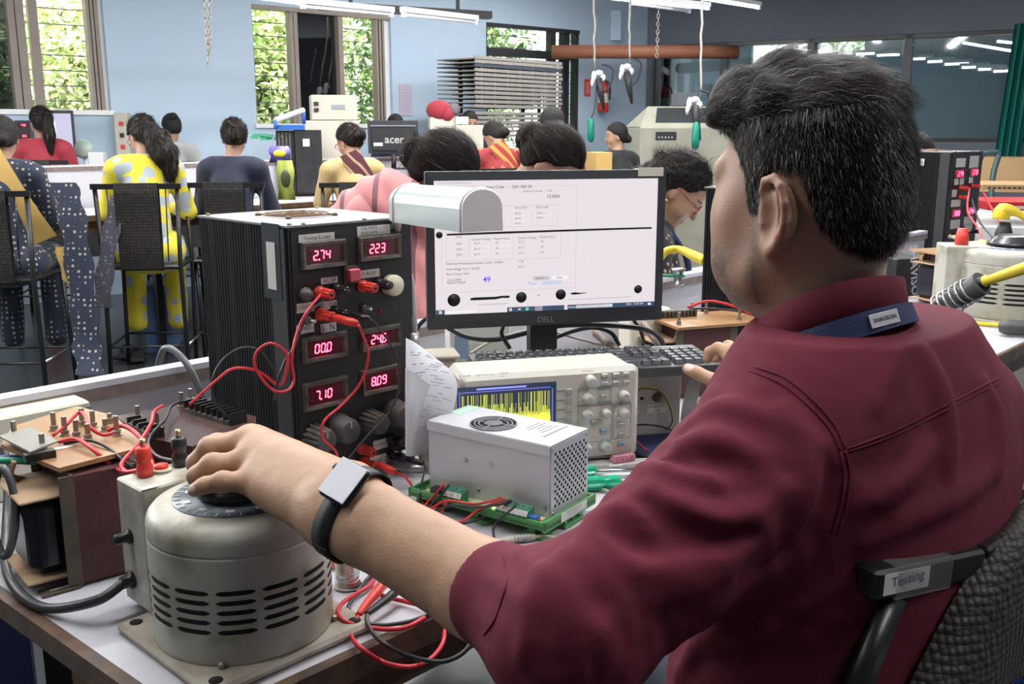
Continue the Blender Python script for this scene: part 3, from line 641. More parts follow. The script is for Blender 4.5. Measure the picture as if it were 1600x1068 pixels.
vc = Vector((-.3085, 1.055, TZ)); VR, VH = .1, .167; FV = Fr(vc, TA)
va = variac(vc, TA, VR, VH, 'cream variable transformer with rows of vent slots, its dial turned by the hand')
q0 = FV.hit(182, 747, 'z', VH-.002); q1 = FV.hit(228, 763, 'z', VH-.002)
bx0, by1, by0 = q0.x, q0.y, q0.y-.062
k = B(); bw = .155; k.rbox((bx0+bw/2, (by0+by1)/2+.0, VH/2+.006), (bw, by1-by0+.004, VH-.014), m_var, .003); k.build('terminal_box', va)
def tb(px, py): return FV.hit(px, py, 'z', VH)
for (px, py, mt, nm) in ((227, 742, m_red, 1), (282, 726, m_bplas, 1)):
    q = tb(px, py); k = B(); k.lathe([(.0095, 0), (.0095, .012), (.0075, .016), (.0075, .018), (.0092, .020), (.0088, .034), (.006, .036)], mt, 16, tr(q)); k.lathe([(.0035, .034), (.0035, .045), (0, .046)], m_brass, 10, tr(q)); k.build('terminal_post', va)
q = tb(252, 734); k = B(); k.lathe([(.0125, 0), (.012, .0025), (.0095, .003)], m_cream, 20, tr(q)); k.lathe([(.0088, .002), (.0085, .007), (0, .008)], m_red, 20, tr(q)); k.build('push_button', va)
q = FV.hit(236, 767, 'z', VH+.0006); k = B(); k.box((q.x+.005, q.y+.014, VH+.0006), (.022, .009, .0006), m_label); k.build('label', va)
q = FV.hit(203, 837, 'x', bx0); k = B(); k.lathe([(.009, 0), (.009, .004), (.0065, .006), (.006, .018), (0, .019)], m_bplas, 16, tr(bx0, q.y, q.z)@rotm('Y', -90)); k.build('fuse_cap', va)
qc = FV.hit(207, 905, 'x', bx0); k = B(); k.lathe([(.011, 0), (.011, .004), (.008, .006), (.0075, .014), (0, .014)], m_bplas, 16, tr(bx0, qc.y, qc.z)@rotm('Y', -90)); k.build('cable_gland', va)
zt = lambda px, py, z=.006: onz(px, py, TZ+z)
cg = FV.m@Vector((bx0-.01, qc.y, qc.z))
wire('power_cable', 'thick black power cable curving from the cream transformer round to the left', [cg, zt(150, 938, .03), zt(75, 950, .008), zt(30, 925, .008), zt(8, 880, .01), zt(10, 820, .02), zt(12, 760, .05), zt(6, 700, .09)], .0062, m_blkw, 'cable', seg=12)
# ---- wooden-topped transformer at the left
m_var2 = M('varnished_board', (.36, .19, .085), .3, noise=(9, .7, (.50, .32, .16)), bump=(15, .1)); m_mar = M('maroon_laminations', (.085, .022, .024), .55, noise=(60, .5, (.13, .045, .04)), bump=(320, .5))
m_wind = M('black_winding_tape', (.012, .013, .02), .22, noise=(6, .3, (.03, .03, .05))); m_iron = M('dirty_angle_iron', (.11, .095, .075), .6, .3, noise=(30, .6, (.2, .16, .1))); m_paper = M('tan_paper', (.42, .28, .17), .8)
def bolt(k, p, h, mt=None): k.lathe([(.0075, 0), (.0075, .0015), (.0055, .002), (.0055, .006), (.006, .0065), (.006, .0075), (.0036, .008), (.0036, h), (0, h+.0005)], mt or m_bolt, 6, tr(p), smooth=False)
def transformer(name, label, loc, rz, dims, board, zb, extra=None):
    """dims core w,d,h; board polygon"""
    w_, d_, h = dims; r = thing(name, label, 'transformer', loc, rz)
    k = B(); k.box((w_/2, d_/2, h/2), (w_, d_, h-.004), m_mar); k.build('core', r)
    for sx in (-1, 1):
        x = 0 if sx < 0 else w_
        for y in (.006, d_-.006):
            k = B(); k.box((x+sx*.002, y, h/2), (.004, .013, h), m_iron); k.box((x+sx*.009, y+(-.006 if y < .01 else .006), h/2), (.018, .003, h), m_iron)
            if y < .01:
                for z in (h*.12, h*.88): k.lathe([(.009, 0), (.009, .003), (.006, .004), (.006, .010), (0, .011)], m_bolt, 6, tr(x+sx*.004, .008, z)@rotm('Y', sx*90), smooth=False)
            k.build('angle_bracket', r)
    k = B(); k.box((-.028, .006, .0012), (.046, .022, .0024), m_iron); k.box((-.028, .006, .0026), (.022, .004, .0006), m_white); k.build('mounting_foot', r)
    k = B(); k.rbox((-.028, d_*.52, h*.46), (.052, d_*.78, h*.70), m_wind, .02, seg=4); k.build('winding', r)
    for z in (h*.82, h*.1): k = B(); k.rbox((-.030, d_*.52, z), (.066, d_*.90, .004), m_paper, .01); k.build('insulating_paper', r)
    k = B()
    for i in range(4): k.tube([(-.045+.006*i, d_*.72+.004*i, h*.8), (-.05, d_*.74+.005*i, h*.9), (-.045, d_*.7+.008*i, zb)], .003, m_brass if i % 2 else m_paper, 6, 4)
    k.build('lead_out', r)
    k = B(); k.prism(board, zb, zb+.006, m_var2); k.build('terminal_board', r); return r
tf = onz(131, 914, TZ); FT = Fr((tf.x, tf.y, TZ), math.radians(40))
zt_ = lambda px, py, z: FT.hit(px, py, 'z', z)
tz = .153
bd = [zt_(93, 738, tz), zt_(228, 703, tz), zt_(180, 655, tz), zt_(120, 640, tz), zt_(20, 672, tz), zt_(2, 700, tz)]
t1 = transformer('transformer', 'maroon transformer with a varnished wooden board of bolts on top, at the left', FT.loc, FT.rz, (.078, .125, .148), [(v.x, v.y) for v in bd], tz)
for (px, py, h) in ((85, 672, .026), (102, 680, .027), (120, 682, .024), (138, 686, .022), (129, 665, .026), (146, 667, .024), (165, 673, .018), (183, 680, .028), (172, 660, .014)):
    q = zt_(px, py, tz+.006); k = B(); bolt(k, q, h); k.build('terminal_bolt', t1)
k = B(); a = zt_(10, 690, tz+.02); v = [zt_(-2, 682, tz+.018), zt_(47, 707, tz+.018), zt_(90, 690, tz+.018), zt_(48, 668, tz+.018)]; k.prism([(p.x, p.y) for p in v], tz+.017, tz+.0195, M('dusty_acrylic', (.30, .29, .26), .3, noise=(8, .4, (.42, .38, .32)))); k.build('cover_plate', t1)
for (px, py) in ((22, 672), (66, 692)): q = zt_(px, py, tz+.019); k = B(); bolt(k, (q.x, q.y, tz+.006), .026); k.build('terminal_bolt', t1)
k = B(); q = zt_(62, 712, tz+.010); k.box((q.x, q.y, tz+.011), (.036, .014, .010), m_bplas); k.build('terminal_block', t1)
k = B(); q = zt_(97, 699, tz+.0066); k.box((q.x, q.y, tz+.0066), (.026, .011, .0006), m_label); k.build('paper_tag', t1)
for i, (mt, o) in enumerate(((M('blue_wire', (.03, .06, .30), .4), 0), (m_blkw, .006), (M('green_wire', (.02, .3, .2), .4), .012))):
    a = zt_(40, 714+i*3, tz-.004); wire('wire', ['blue twisted wires under the left edge of the wooden board', 'black wire under the left edge of the wooden board', 'green wire at the far left edge under the wooden board'][i], [FT.m@(a+Vector((.012, 0, -.004))), FT.m@(a+Vector((-.02, .004*i, .003))), FT.m@(a+Vector((-.05, .01+.006*i, .004))), FT.m@(a+Vector((-.09, .01, .002)))], .0045, mt)
zz = TZ+tz
def tw(px, py, z=0.012): return onz(px, py, zz+z)
wire('wire', 'red wire hooked over the bolts at the back of the wooden board', [tw(83, 680, .012), tw(103, 664, .02), tw(122, 645, .03), tw(132, 648, .03), tw(142, 668, .022), tw(160, 679, .012), tw(176, 677, .016)], .0024, m_redw)
wire('wire', 'red wire sagging from the middle bolts down to the red post', [tw(92, 690, .010), tw(120, 686, .016), tw(150, 706, .01), tw(178, 730, -.012), tw(198, 737, .008), FV.m@Vector((tb(220, 741).x, tb(220, 741).y, VH+.006))], .0028, m_redw)
wire('wire', 'red wire rising from the red post to the small strip by the brown box', [FV.m@(tb(222, 744)+Vector((0, 0, .004))), tw(196, 736, .004), tw(191, 722, .008), tw(215, 695, .012), tw(236, 662, .02), tw(241, 643, .022), tw(254, 634, .012)], .0027, m_redw)
wire('wire', 'red wire crossing from the right bolts down behind the red push button', [tw(168, 672, .012), tw(192, 665, .018), tw(216, 680, .016), tw(232, 706, .004), tw(241, 732, -.005)], .0032, m_redw)
wire('wire', 'black wire from the wooden board under the crossing red wires', [tw(100, 693, .008), tw(140, 688, .012), tw(170, 700, .008), tw(190, 718, 0), tw(207, 730, -.01)], .0022, m_blkw)
wire('wire', 'dark grey wire curling from the brown box corner to the black post', [tw(288, 626, .005), tw(268, 634, .01), tw(258, 655, .01), tw(238, 677, .012), tw(232, 695, .01), tw(246, 712, .006), FV.m@(tb(274, 727)+Vector((0, 0, .006)))], .0022, m_blkw)
# cream trunking behind the transformer
m_crm = M('cream_trunking', (.74, .70, .58), .5); a = cvt_(onz(146, 627, .985))
def mk_trunk():
    fr = Fr(T(a[0], .755, TZ), TA); r = thing('cable_trunking', 'cream plastic trunking box lying along the partition at the left', 'trunking', fr.loc, TA)
    k = B(); k.rbox((-.3, .032, .0675), (.6, .06, .135), m_crm, .006, seg=3); k.build('body', r)
    k = B(); q = fr.hit(137, 640, 'y', 0); k.lathe([(.006, .001), (.0055, .0015), (0, .0012)], m_iron, 14, tr(q.x, 0, q.z)@rotm('X', 90)); k.build('screw', r)
mk_trunk()
# brown box with glossy top and barrier strips
m_choc = M('glossy_brown_sheet', (.085, .045, .04), .16, spec=.8, noise=(4, .4, (.12, .07, .06)))
FB = Fr(T(.19, .449, TZ), math.radians(43)); bz = .148
r = thing('terminal_strip_box', 'dark brown glossy-topped box carrying a long barrier strip, behind the transformer', 'terminal box', FB.loc, FB.rz)
v = [FB.hit(px, py, 'z', bz) for (px, py) in ((232, 684), (300, 697), (400, 662), (400, 650), (300, 628), (180, 650))]
k = B(); k.prism([(p.x, p.y) for p in v], .012, bz, m_choc); k.build('body', r)
def strip(k, fr, p, q, n, z, wd=.02, h=.013):
    p, q = fr.hit(*p, 'z', z), fr.hit(*q, 'z', z); d = (q-p); L = d.length; X = tr(p)@d.to_track_quat('X', 'Z').to_matrix().to_4x4()
    k.box((L/2, 0, .003), (L, wd, .006), m_dust, X)
    for i in range(n+1): k.box((L*i/n, 0, h/2), (.0022, wd, h), m_bplas, X)
    for i in range(n):
        for s in (-.25, .25): k.lathe([(.0032, .006), (.003, .009), (0, .0095)], m_bolt, 6, X@tr(L*(i+.5)/n, s*wd, 0), smooth=False)
k = B(); strip(k, FB, (302, 640), (372, 662), 8, bz, .03, .018); k.build('barrier_strip', r)
k = B(); strip(k, FB, (210, 664), (246, 684), 4, bz, .02, .014); k.build('barrier_strip', r)
for (px, py) in ((216, 656), (246, 668), (284, 634), (298, 628)): q = FB.hit(px, py, 'z', bz); k = B(); bolt(k, q, .022); k.build('terminal_bolt', r)
wire('power_cable', 'grey cable coming over the partition behind the brown box', [T(.42, .90, TZ+.10), T(.425, .86, TZ+.175), T(.43, .80, TZ+.165), T(.435, .76, TZ+.12), T(.44, .73, TZ+.06), T(.44, .70, TZ+.005)], .0062, M('grey_cable', (.10, .10, .11), .4), 'cable', seg=10)
# ---------------------------------------------------------------- power supply on a green rail carrier
m_alu = M('brushed_aluminium', (.60, .59, .61), .42, .35, noise=(5, .25, (.53, .52, .54))); m_alut = M('aluminium_lid', (.66, .67, .69), .38, .3)
m_grn = M('green_carrier', (.085, .30, .09), .42); m_grnd = M('green_terminal', (.05, .22, .12), .45); m_grnp = M('pale_green_print', (.45, .68, .55), .6); m_gtxt = M('grey_print', (.30, .30, .33), .6)
pa = Vector(onz(860, 698, .98)); pb_ = Vector(onz(668, 657, .98)); d = pa-pb_; PR = math.atan2(d.y, d.x)
FP = Fr((pb_.x, pb_.y, TZ), PR); PL, PW, PH, PZ = d.length, .104, .108, .022
r = thing('power_supply', 'silver box power supply with a round fan grille on a green carrier', 'power supply', FP.loc, PR)
k = B(); k.box((PL/2, PW/2, PZ+PH/2-.001), (PL-.002, PW-.002, PH-.002), m_alu); k.build('case', r)
k = B(); k.box((PL/2, PW/2, PZ+PH), (PL, PW, .0022), m_alut); k.box((PL/2, -.0006, PZ+PH-.007), (PL, .0015, .014), m_alut); k.box((PL/2, PW+.0006, PZ+PH-.007), (PL, .0015, .014), m_alut)
zz_ = PZ+PH+.0014
k.box((.014, PW*.72, zz_), (.022, .05, .0004), m_grnp)
X_ = lambda x, y: tr(x, y, zz_+.0002)@rotm('Z', -90)
[k.box((PL*.86, PW*.90-.0085*i, zz_), (.0045, .0055, .0003), m_gtxt) for i in range(8)]
for i in range(5): k.box((PL*.80-i*.0075, PW*.66, zz_), (.0018, .045-(i % 3)*.012, .0003), m_gtxt)
k.build('lid', r)
fc = FP.hit(771, 662, 'z', zz_); k = B(); k.lathe([(.036, zz_), (.036, zz_+.0004), (0, zz_+.0005)], m_slot, 48, tr(fc.x, fc.y, 0))
for q in (.0355, .029, .0225): k.tube([(fc.x+q*math.cos(a), fc.y+q*math.sin(a), zz_+.0012) for a in [i*math.pi/20 for i in range(40)]], .0011, m_gtxt, 6, closed=True)
for i in range(4): a = i*math.pi/2+.2; k.box((0, 0, 0), (.024, .0016, .0016), m_gtxt, tr(fc.x+.024*math.cos(a), fc.y+.024*math.sin(a), zz_+.0013)@rotm('Z', math.degrees(a)))
k.lathe([(.0145, zz_+.001), (.014, zz_+.0022), (0, zz_+.0023)], M('fan_hub', (.16, .16, .165), .5), 32, tr(fc.x, fc.y, 0)); k.build('fan_grille', r)
k = B()                                                        # perforated end panel
k.box((PL+.0006, PW/2, PZ+PH/2), (.0012, PW-.002, PH-.004), m_alut)
for j in range(15):
    for i in range(8):
        y = .012+i*.0112+(j % 2)*.0056; z = PZ+.016+j*.0056
        if y < PW-.008: k.lathe([(.0026, 0), (0, .0002)], m_slot, 10, tr(PL+.0013, y, z)@rotm('Y', 90))
for (y, z) in ((.006, PZ+PH-.006), (PW-.006, PZ+PH-.006), (.006, PZ+.006), (PW-.02, PZ+.004)): k.lathe([(.003, 0), (.002, .001), (0, .001)], m_steel, 10, tr(PL+.0013, y, z)@rotm('Y', 90))
k.build('perforated_panel', r)
k = B()
for (px, py) in ((727, 718), (766, 726), (748, 765), (850, 792)): q = FP.hit(px, py, 'y', 0); k.lathe([(.0035, 0), (.0028, .0012), (.001, .0014), (0, .0006)], m_steel, 12, tr(q.x, -.0002, q.z)@rotm('X', 90))
k.build('screw', r)
k = B(); cx0, cx1, cy0, cy1 = -.014, PL+.012, -.032, PW+.006; k.box(((cx0+cx1)/2, (cy0+cy1)/2, PZ-.003), (cx1-cx0, cy1-cy0, .006), m_grn)
for y in (cy0+.003, cy1-.003): k.box(((cx0+cx1)/2, y, PZ+.001), (cx1-cx0, .006, .010), m_grn)
k.box((cx1-.002, (cy0+cy1)/2, PZ-.001), (.004, cy1-cy0, .016), m_grn); k.box((cx0+.002, (cy0+cy1)/2, PZ-.001), (.004, cy1-cy0, .014), m_grn); k.box((PL*.5, -.014, PZ+.0005), (PL-.01, .028, .001), M('carrier_board', (.55, .6, .35), .5)); k.build('carrier', r)
for x in (.01, PL*.52, PL-.006):
    k = B(); k.box((x, -.018, .003), (.034, .022, .006), m_grn); k.box((x-.008, -.016, .010), (.012, .018, .012), m_grn); k.box((x, .05, .003), (.034, .05, .006), m_grn)
    for y in (.03, .05, .07): k.box((x+.012, y, .010), (.006, .004, .014), m_grn)
    k.build('rail_clip', r)
k = B(); k.box((cx1+.0004, PW*.45, PZ), (.0008, .072, .013), m_label)
for i in range(4): k.box((cx1+.0009, PW*.42+.004*(i % 2), PZ+.0045-i*.003), (.0003, .046-.008*(i % 3), .0009), m_gtxt)
k.build('rating_label', r)
def gterm(x0, x1, n, txt):
    k = B(); w_ = x1-x0; k.add([(x0, -.031, PZ), (x1, -.031, PZ), (x1, -.012, PZ), (x0, -.012, PZ), (x0, -.031, PZ+.008), (x1, -.031, PZ+.008), (x1, -.026, PZ+.016), (x0, -.026, PZ+.016), (x1, -.014, PZ+.019), (x0, -.014, PZ+.019), (x1, -.012, PZ+.019), (x0, -.012, PZ+.019)],
         [(0, 1, 5, 4), (4, 5, 6, 7), (7, 6, 8, 9), (9, 8, 10, 11), (0, 4, 7, 9, 11, 3), (1, 2, 10, 8, 6, 5), (3, 11, 10, 2)], m_grnd)
    k.box(((x0+x1)/2, -.0293, PZ+.0125), (w_*.98, .0008, .0075), m_label, tr(0, 0, 0)) if 0 else k.quad((x0+.001, -.0313, PZ+.0085), (x1-.001, -.0313, PZ+.0085), (x1-.001, -.0268, PZ+.0155), (x0+.001, -.0268, PZ+.0155), m_label)
    for i in range(n):
        x = x0+w_*(i+.5)/n; k.box((x, -.0312, PZ+.004), (w_/n*.5, .0008, .006), m_slot); k.lathe([(.0022, 0), (0, .0003)], m_steel, 8, tr(x, -.019, PZ+.0186))
        k.text(txt[i], .0062, m_ink, FY(x, -.0300, PZ+.0118)@rotm('X', -26), 'CENTER')
    return k.build('terminal_block', r)
qx = lambda px, py: FP.hit(px, py, 'y', -.03).x
gterm(qx(692, 752), qx(720, 758), 3, 'LNE'); gterm(qx(774, 775), qx(824, 790), 6, '+++---')
k = B(); a, c = qx(670, 750), qx(690, 755); k.rbox(((a+c)/2, -.02, PZ+.007), (c-a, .016, .013), m_bplas, .001); k.build('fuse_block', r)
k = B(); x = qx(769, 775); m_gled = M('lit_green_led', (.2, .9, .1), .4, emit=((.25, 1, .1), 2.5)); k.lathe([(.0025, 0), (.0025, .004)], m_bplas, 8, tr(x, -.026, PZ)); k.lathe([(.0025, .004), (.0025, .008), (0, .011)], m_gled, 10, tr(x, -.026, PZ)); k.build('green_indicator', r)
k = B(); x = qx(828, 795); k.rbox((x+.002, -.022, PZ+.005), (.014, .011, .009), M('blue_trimmer', (.03, .16, .55), .4), .001); k.lathe([(.0018, 0), (0, .0005)], m_brass, 8, tr(x+.002, -.024, PZ+.0095)); k.build('blue_trimmer', r)
k = B(); x = qx(840, 800); k.lathe([(.0022, 0), (.0022, .005)], m_bplas, 8, tr(x, -.026, PZ)); k.lathe([(.0022, .005), (.0022, .008), (0, .010)], m_red, 10, tr(x, -.026, PZ)); k.build('red_indicator', r)
def ps(px, py, z=.02, y=-.034): q = FP.hit(px, py, 'y', y); return FP.m@q
def tz_(px, py, z=.004): return onz(px, py, TZ+z)
g_ = 'red and black wires from the green terminals'
for i, (lab, pts, mt) in enumerate((
    ('red wire entering the left green terminal', [ps(694, 756), ps(682, 770), ps(668, 785), tz_(655, 800, .01), tz_(640, 830)], m_redw),
    ('black wire entering the left green terminal beside the red one', [ps(701, 758), ps(688, 775), tz_(672, 790, .012), tz_(655, 815, .006), tz_(640, 850)], m_blkw),
    ('red wire arching from the right green terminal leftwards to the cable knot', [ps(783, 777), ps(765, 783), tz_(740, 787, .03), tz_(700, 782, .03), tz_(680, 790, .02), tz_(665, 800, .01)], m_redw),
    ('lower red wire from the right green terminal running down-left to the table', [ps(790, 780), ps(775, 785), tz_(750, 795, .025), tz_(725, 812, .015), tz_(700, 820, .01), tz_(670, 826)], m_redw),
    ('black wire from the right green terminal curving far left', [ps(798, 781), ps(780, 788), tz_(745, 792, .03), tz_(710, 789, .03), tz_(685, 795, .02), tz_(668, 805, .008)], m_blkw),
    ('black wire from the right green terminal dropping under the forearm', [ps(800, 783), tz_(775, 795, .025), tz_(750, 810, .012), tz_(720, 818, .01), tz_(690, 818)], m_blkw),
    ('black wire looping forward from the last green terminal to the table', [ps(806, 786), ps(803, 792, y=-.045), tz_(780, 812, .018), tz_(771, 825, .01), tz_(773, 845, .004)], m_blkw),
    ('short red wire tail pointing up left of the cable knot', [tz_(708, 775, .03), tz_(698, 785, .022), tz_(690, 800, .01), tz_(682, 812, .006)], m_redw),
    ('short red jumper tail crossing the thin wires left of centre', [tz_(701, 779, .024), tz_(686, 787, .016), tz_(672, 803, .008)], m_redw))):
    wire('wire', lab, pts, .0019, mt, group=g_)
plug('test_lead', 'red plug in the LOAD 2 post with its red lead falling to the table', FP.m@FP.inv(lw(588, 724, .03)), lw(619, 738, .075), m_red, [lw(632, 744, .08), tz_(650, 768, .02), tz_(662, 786, .006), tz_(675, 800)], r=.0062, wr=.0018, wm=m_redw)
plug('test_lead', 'black plug in the lower right post with its lead falling beside the box', lw(632, 716, .03), lw(662, 724, .062), m_bplas, [lw(664, 730, .066), tz_(658, 760, .03), tz_(655, 790, .006), tz_(648, 815)], r=.0052, wr=.0016, wm=m_blkw)
# ---------------------------------------------------------------- oscilloscope
m_osc = M('ivory_casing', (.66, .635, .56), .4, noise=(3, .25, (.60, .575, .50))); m_osb = M('ivory_button', (.63, .60, .53), .4); m_scrb = M('dark_trace_screen', (.012, .014, .03), .25, emit=((.02, .03, .06), .5))
m_trace = M('yellow_trace', (.8, .85, .1), .5, emit=((.85, .9, .06), .55)); m_traced = M('dim_yellow_trace', (.4, .4, .05), .5, emit=((.40, .42, .05), .45)); m_blul = M('blue_screen_line', (.2, .2, .8), .5, emit=((.25, .28, .85), .5)); m_gline = M('panel_grey', (.27, .30, .33), .5); m_blubt = M('blue_lit_button', (.30, .50, .66), .4); m_btn = M('grey_button', (.42, .41, .39), .5)
oR, oL = onz(992, 716, TZ), onz(715, 741, TZ); d = Vector(oR)-Vector(oL); OR = math.atan2(d.y, d.x); OW = .315; FO = Fr(Vector(oR)-d.normalized()*OW, OR); OH = .172
def oh(x, y): return FO.hit(x, y, 'y', -.012)          # front plane
def o5(x, y): return oh(700+x/5.161, 540+y/5.161)
r = thing('oscilloscope', 'ivory digital oscilloscope with a yellow noise trace, behind the silver power supply', 'oscilloscope', FO.loc, OR)
k = B(); k.rbox((OW/2, .055, OH/2+.003), (OW*.985, .11, OH-.012), m_osc, .012); k.build('rear_case', r)
k = B(); fr_ = rotm('X', 90); k.rbox((OW/2, OH/2+.004, 0), (OW, OH-.008, .026), m_osc, .012, fr_, seg=4); k.build('front_bezel', r)
k = B(); k.box((OW*.62, -.002, .004), (.06, .03, .008), m_osb); k.box((OW*.2, -.002, .004), (.06, .03, .008), m_osb); k.build('foot', r)
def pane_(k, a, c, mt, y=-.0136): k.box(((a.x+c.x)/2, y, (a.z+c.z)/2), (abs(c.x-a.x), .001, abs(a.z-c.z)), mt)
a, c = o5(70, 318), o5(866, 870); c.z = max(c.z, .028)
x0, x1, z0, z1 = a.x, c.x, min(a.z, o5(866, 285).z)-.118, o5(866, 285).z
k = B(); k.box(((x0+x1)/2, -.0134, (z0+z1)/2), (x1-x0, .001, z1-z0), m_scrb)
R_ = random.Random(3); n = 150; zc = z0+(z1-z0)*.47
for i in range(n):
    x = x0+.006+(x1-x0-.016)*i/n; up = R_.choice((.25, .45, .6, .95, .95, .3))*(z1-zc-.012); dn = R_.choice((.3, .5, .8, .95))*(zc-z0-.006)
    k.box((x, -.0142, zc+(up-dn)/2), (.0006, .0003, up+dn), m_traced if i % 3 else m_trace)
    h_ = abs(R_.gauss(.004, .003)); k.box((x, -.0144, zc), (.0012, .0003, .006+h_*2), m_trace)
for z in (z1-.009, ): k.box(((x0+x1)/2-.004, -.0145, z), (x1-x0-.012, .0003, .0007), m_blul)
for x in (x0+.004, x1-.007): k.box((x, -.0145, (z0+z1)/2-.004), (.0009, .0003, z1-z0-.012), m_blul)
k.box(((x0+x1)/2-.01, -.0145, z1-.0045), ((x1-x0)*.5, .0003, .003), m_blul); k.box((x1-.006, -.0145, z1-.008), (.008, .0003, .009), M('teal_screen_patch', (.0, .12, .12), .5))
k.build('screen', r)
k = B(); 
def panel_rect(k, a, c, t=.0006, mt=m_gline):
    pane_(k, a, Vector((c.x, a.y, a.z-t)), mt); pane_(k, Vector((a.x, a.y, c.z+t)), c, mt); pane_(k, a, Vector((a.x+t, a.y, c.z)), mt); pane_(k, Vector((c.x-t, a.y, a.z)), c, mt)
k.text('scientifx', .0062, M('cyan_print', (.05, .45, .75), .5), FY(o5(85, 243).x, -.0136, o5(85, 243).z)); k.text('Digital Oscilloscope', .0040, m_gtxt, FY(o5(218, 236).x, -.0136, o5(218, 236).z)); k.text('SMO502', .0044, m_gtxt, FY(o5(410, 222).x, -.0136, o5(410, 222).z)); k.text('50 MHz', .003, m_gtxt, FY(o5(412, 240).x, -.0136, o5(412, 240).z-.001))
k.text('Multifunction', .0038, m_gtxt, FY(o5(1080, 203).x, -.0136, o5(1080, 203).z)); k.text('1 Position', .0038, m_gtxt, FY(o5(1070, 355).x, -.0136, o5(1070, 355).z)); k.text('2 Position', .0038, m_gtxt, FY(o5(1125, 487).x, -.0136, o5(1125, 487).z)); k.text('Scale', .0038, m_gtxt, FY(o5(1370, 330).x, -.0136, o5(1370, 330).z)); k.text('2 Scale', .0038, m_gtxt, FY(o5(1150, 732).x, -.0136, o5(1150, 732).z))
for (a, c) in (((1200, 325), (1312, 345)), ((1205, 445), (1315, 463)), ((1375, 452), (1470, 468))): pane_(k, o5(*a), o5(*c), m_gline)
panel_rect(k, o5(1045, 345), o5(1310, 470), .0004); panel_rect(k, o5(1045, 475), o5(1315, 760), .0004); panel_rect(k, o5(1335, 470), o5(1468, 735), .0004)
for i in range(5): pane_(k, o5(866, 360+i*75), o5(940, 362+i*75), m_gline)
k.build('panel_print', r)
for (x, y, s) in ((1140, 272, 1), (1120, 416, .95), (1115, 546, .95), (1262, 536, .95), (1408, 392, 1), (1410, 535, .92), (1258, 800, 1), (1110, 815, .9)):
    q = o5(x, y); k = B(); rr = .0088*s
    if (x, y) == (1258, 800): k.lathe([(rr*1.3, 0), (rr*1.3, .0008), (0, .001)], m_blubt, 24, tr(q.x, -.0131, q.z)@rotm('X', 90))
    k.lathe([(rr*1.08, 0), (rr*1.05, .004), (rr*.95, .014), (rr*.85, .016), (0, .0165)], m_osb, 28, tr(q.x, -.0131, q.z)@rotm('X', 90)); k.lathe([(rr*.62, .0167), (rr*.60, .0172), (rr*.4, .0172), (rr*.36, .0166)], M('knob_ring', (.45, .48, .62), .4), 20, tr(q.x, -.0131, q.z)@rotm('X', 90), caps=False); k.build('knob', r)
for (x, y, mt, t) in ((1262, 236, m_osb, 'UTIL'), (1352, 230, m_osb, 'MEAS'), (1432, 224, m_osb, 'AUTO'), (1262, 300, m_osb, 'MENU'), (1352, 294, m_osb, 'CURS'), (1434, 290, m_osb, 'STOR'), (1250, 402, m_osb, 'HOR'), (1176, 613, m_osb, 'MATH'), (1395, 630, m_osb, 'MENU'), (1393, 708, m_osb, 'FORCE'), (1393, 783, m_blubt, 'TRIG'), (1250, 682, m_blubt, 'CH2'), (1108, 690, M('yellow_button', (.60, .58, .25), .4), 'CH1')):
    q = o5(x, y); k = B(); k.rbox((0, 0, 0), (.0115, .0066, .006), mt, .0022, tr(q.x, -.0145, q.z)@rotm('X', 90), seg=3); k.rbox((0, 0, -.001), (.0128, .008, .004), m_gline, .0026, tr(q.x, -.0145, q.z)@rotm('X', 90), seg=3); k.text(t, .0036, m_ink, FY(q.x, -.0177, q.z), 'CENTER'); k.build('button', r)
for i in range(5): q = o5(972, 360+i*73); k = B(); k.rbox((0, 0, 0), (.0105, .0078, .006), m_btn, .001, tr(q.x, -.0148, q.z)@rotm('X', 90)); k.build('soft_key', r)
q = o5(1450, 820); k = B(); k.prism([(-.012, -.014), (.010, -.014), (.010, .008), (.004, .008)], 0, .001, m_osc, FY(q.x, -.0134, q.z)); k.box((q.x+.004, -.015, q.z-.004), (.002, .001, .010), m_brass); k.build('corner_tab', r)
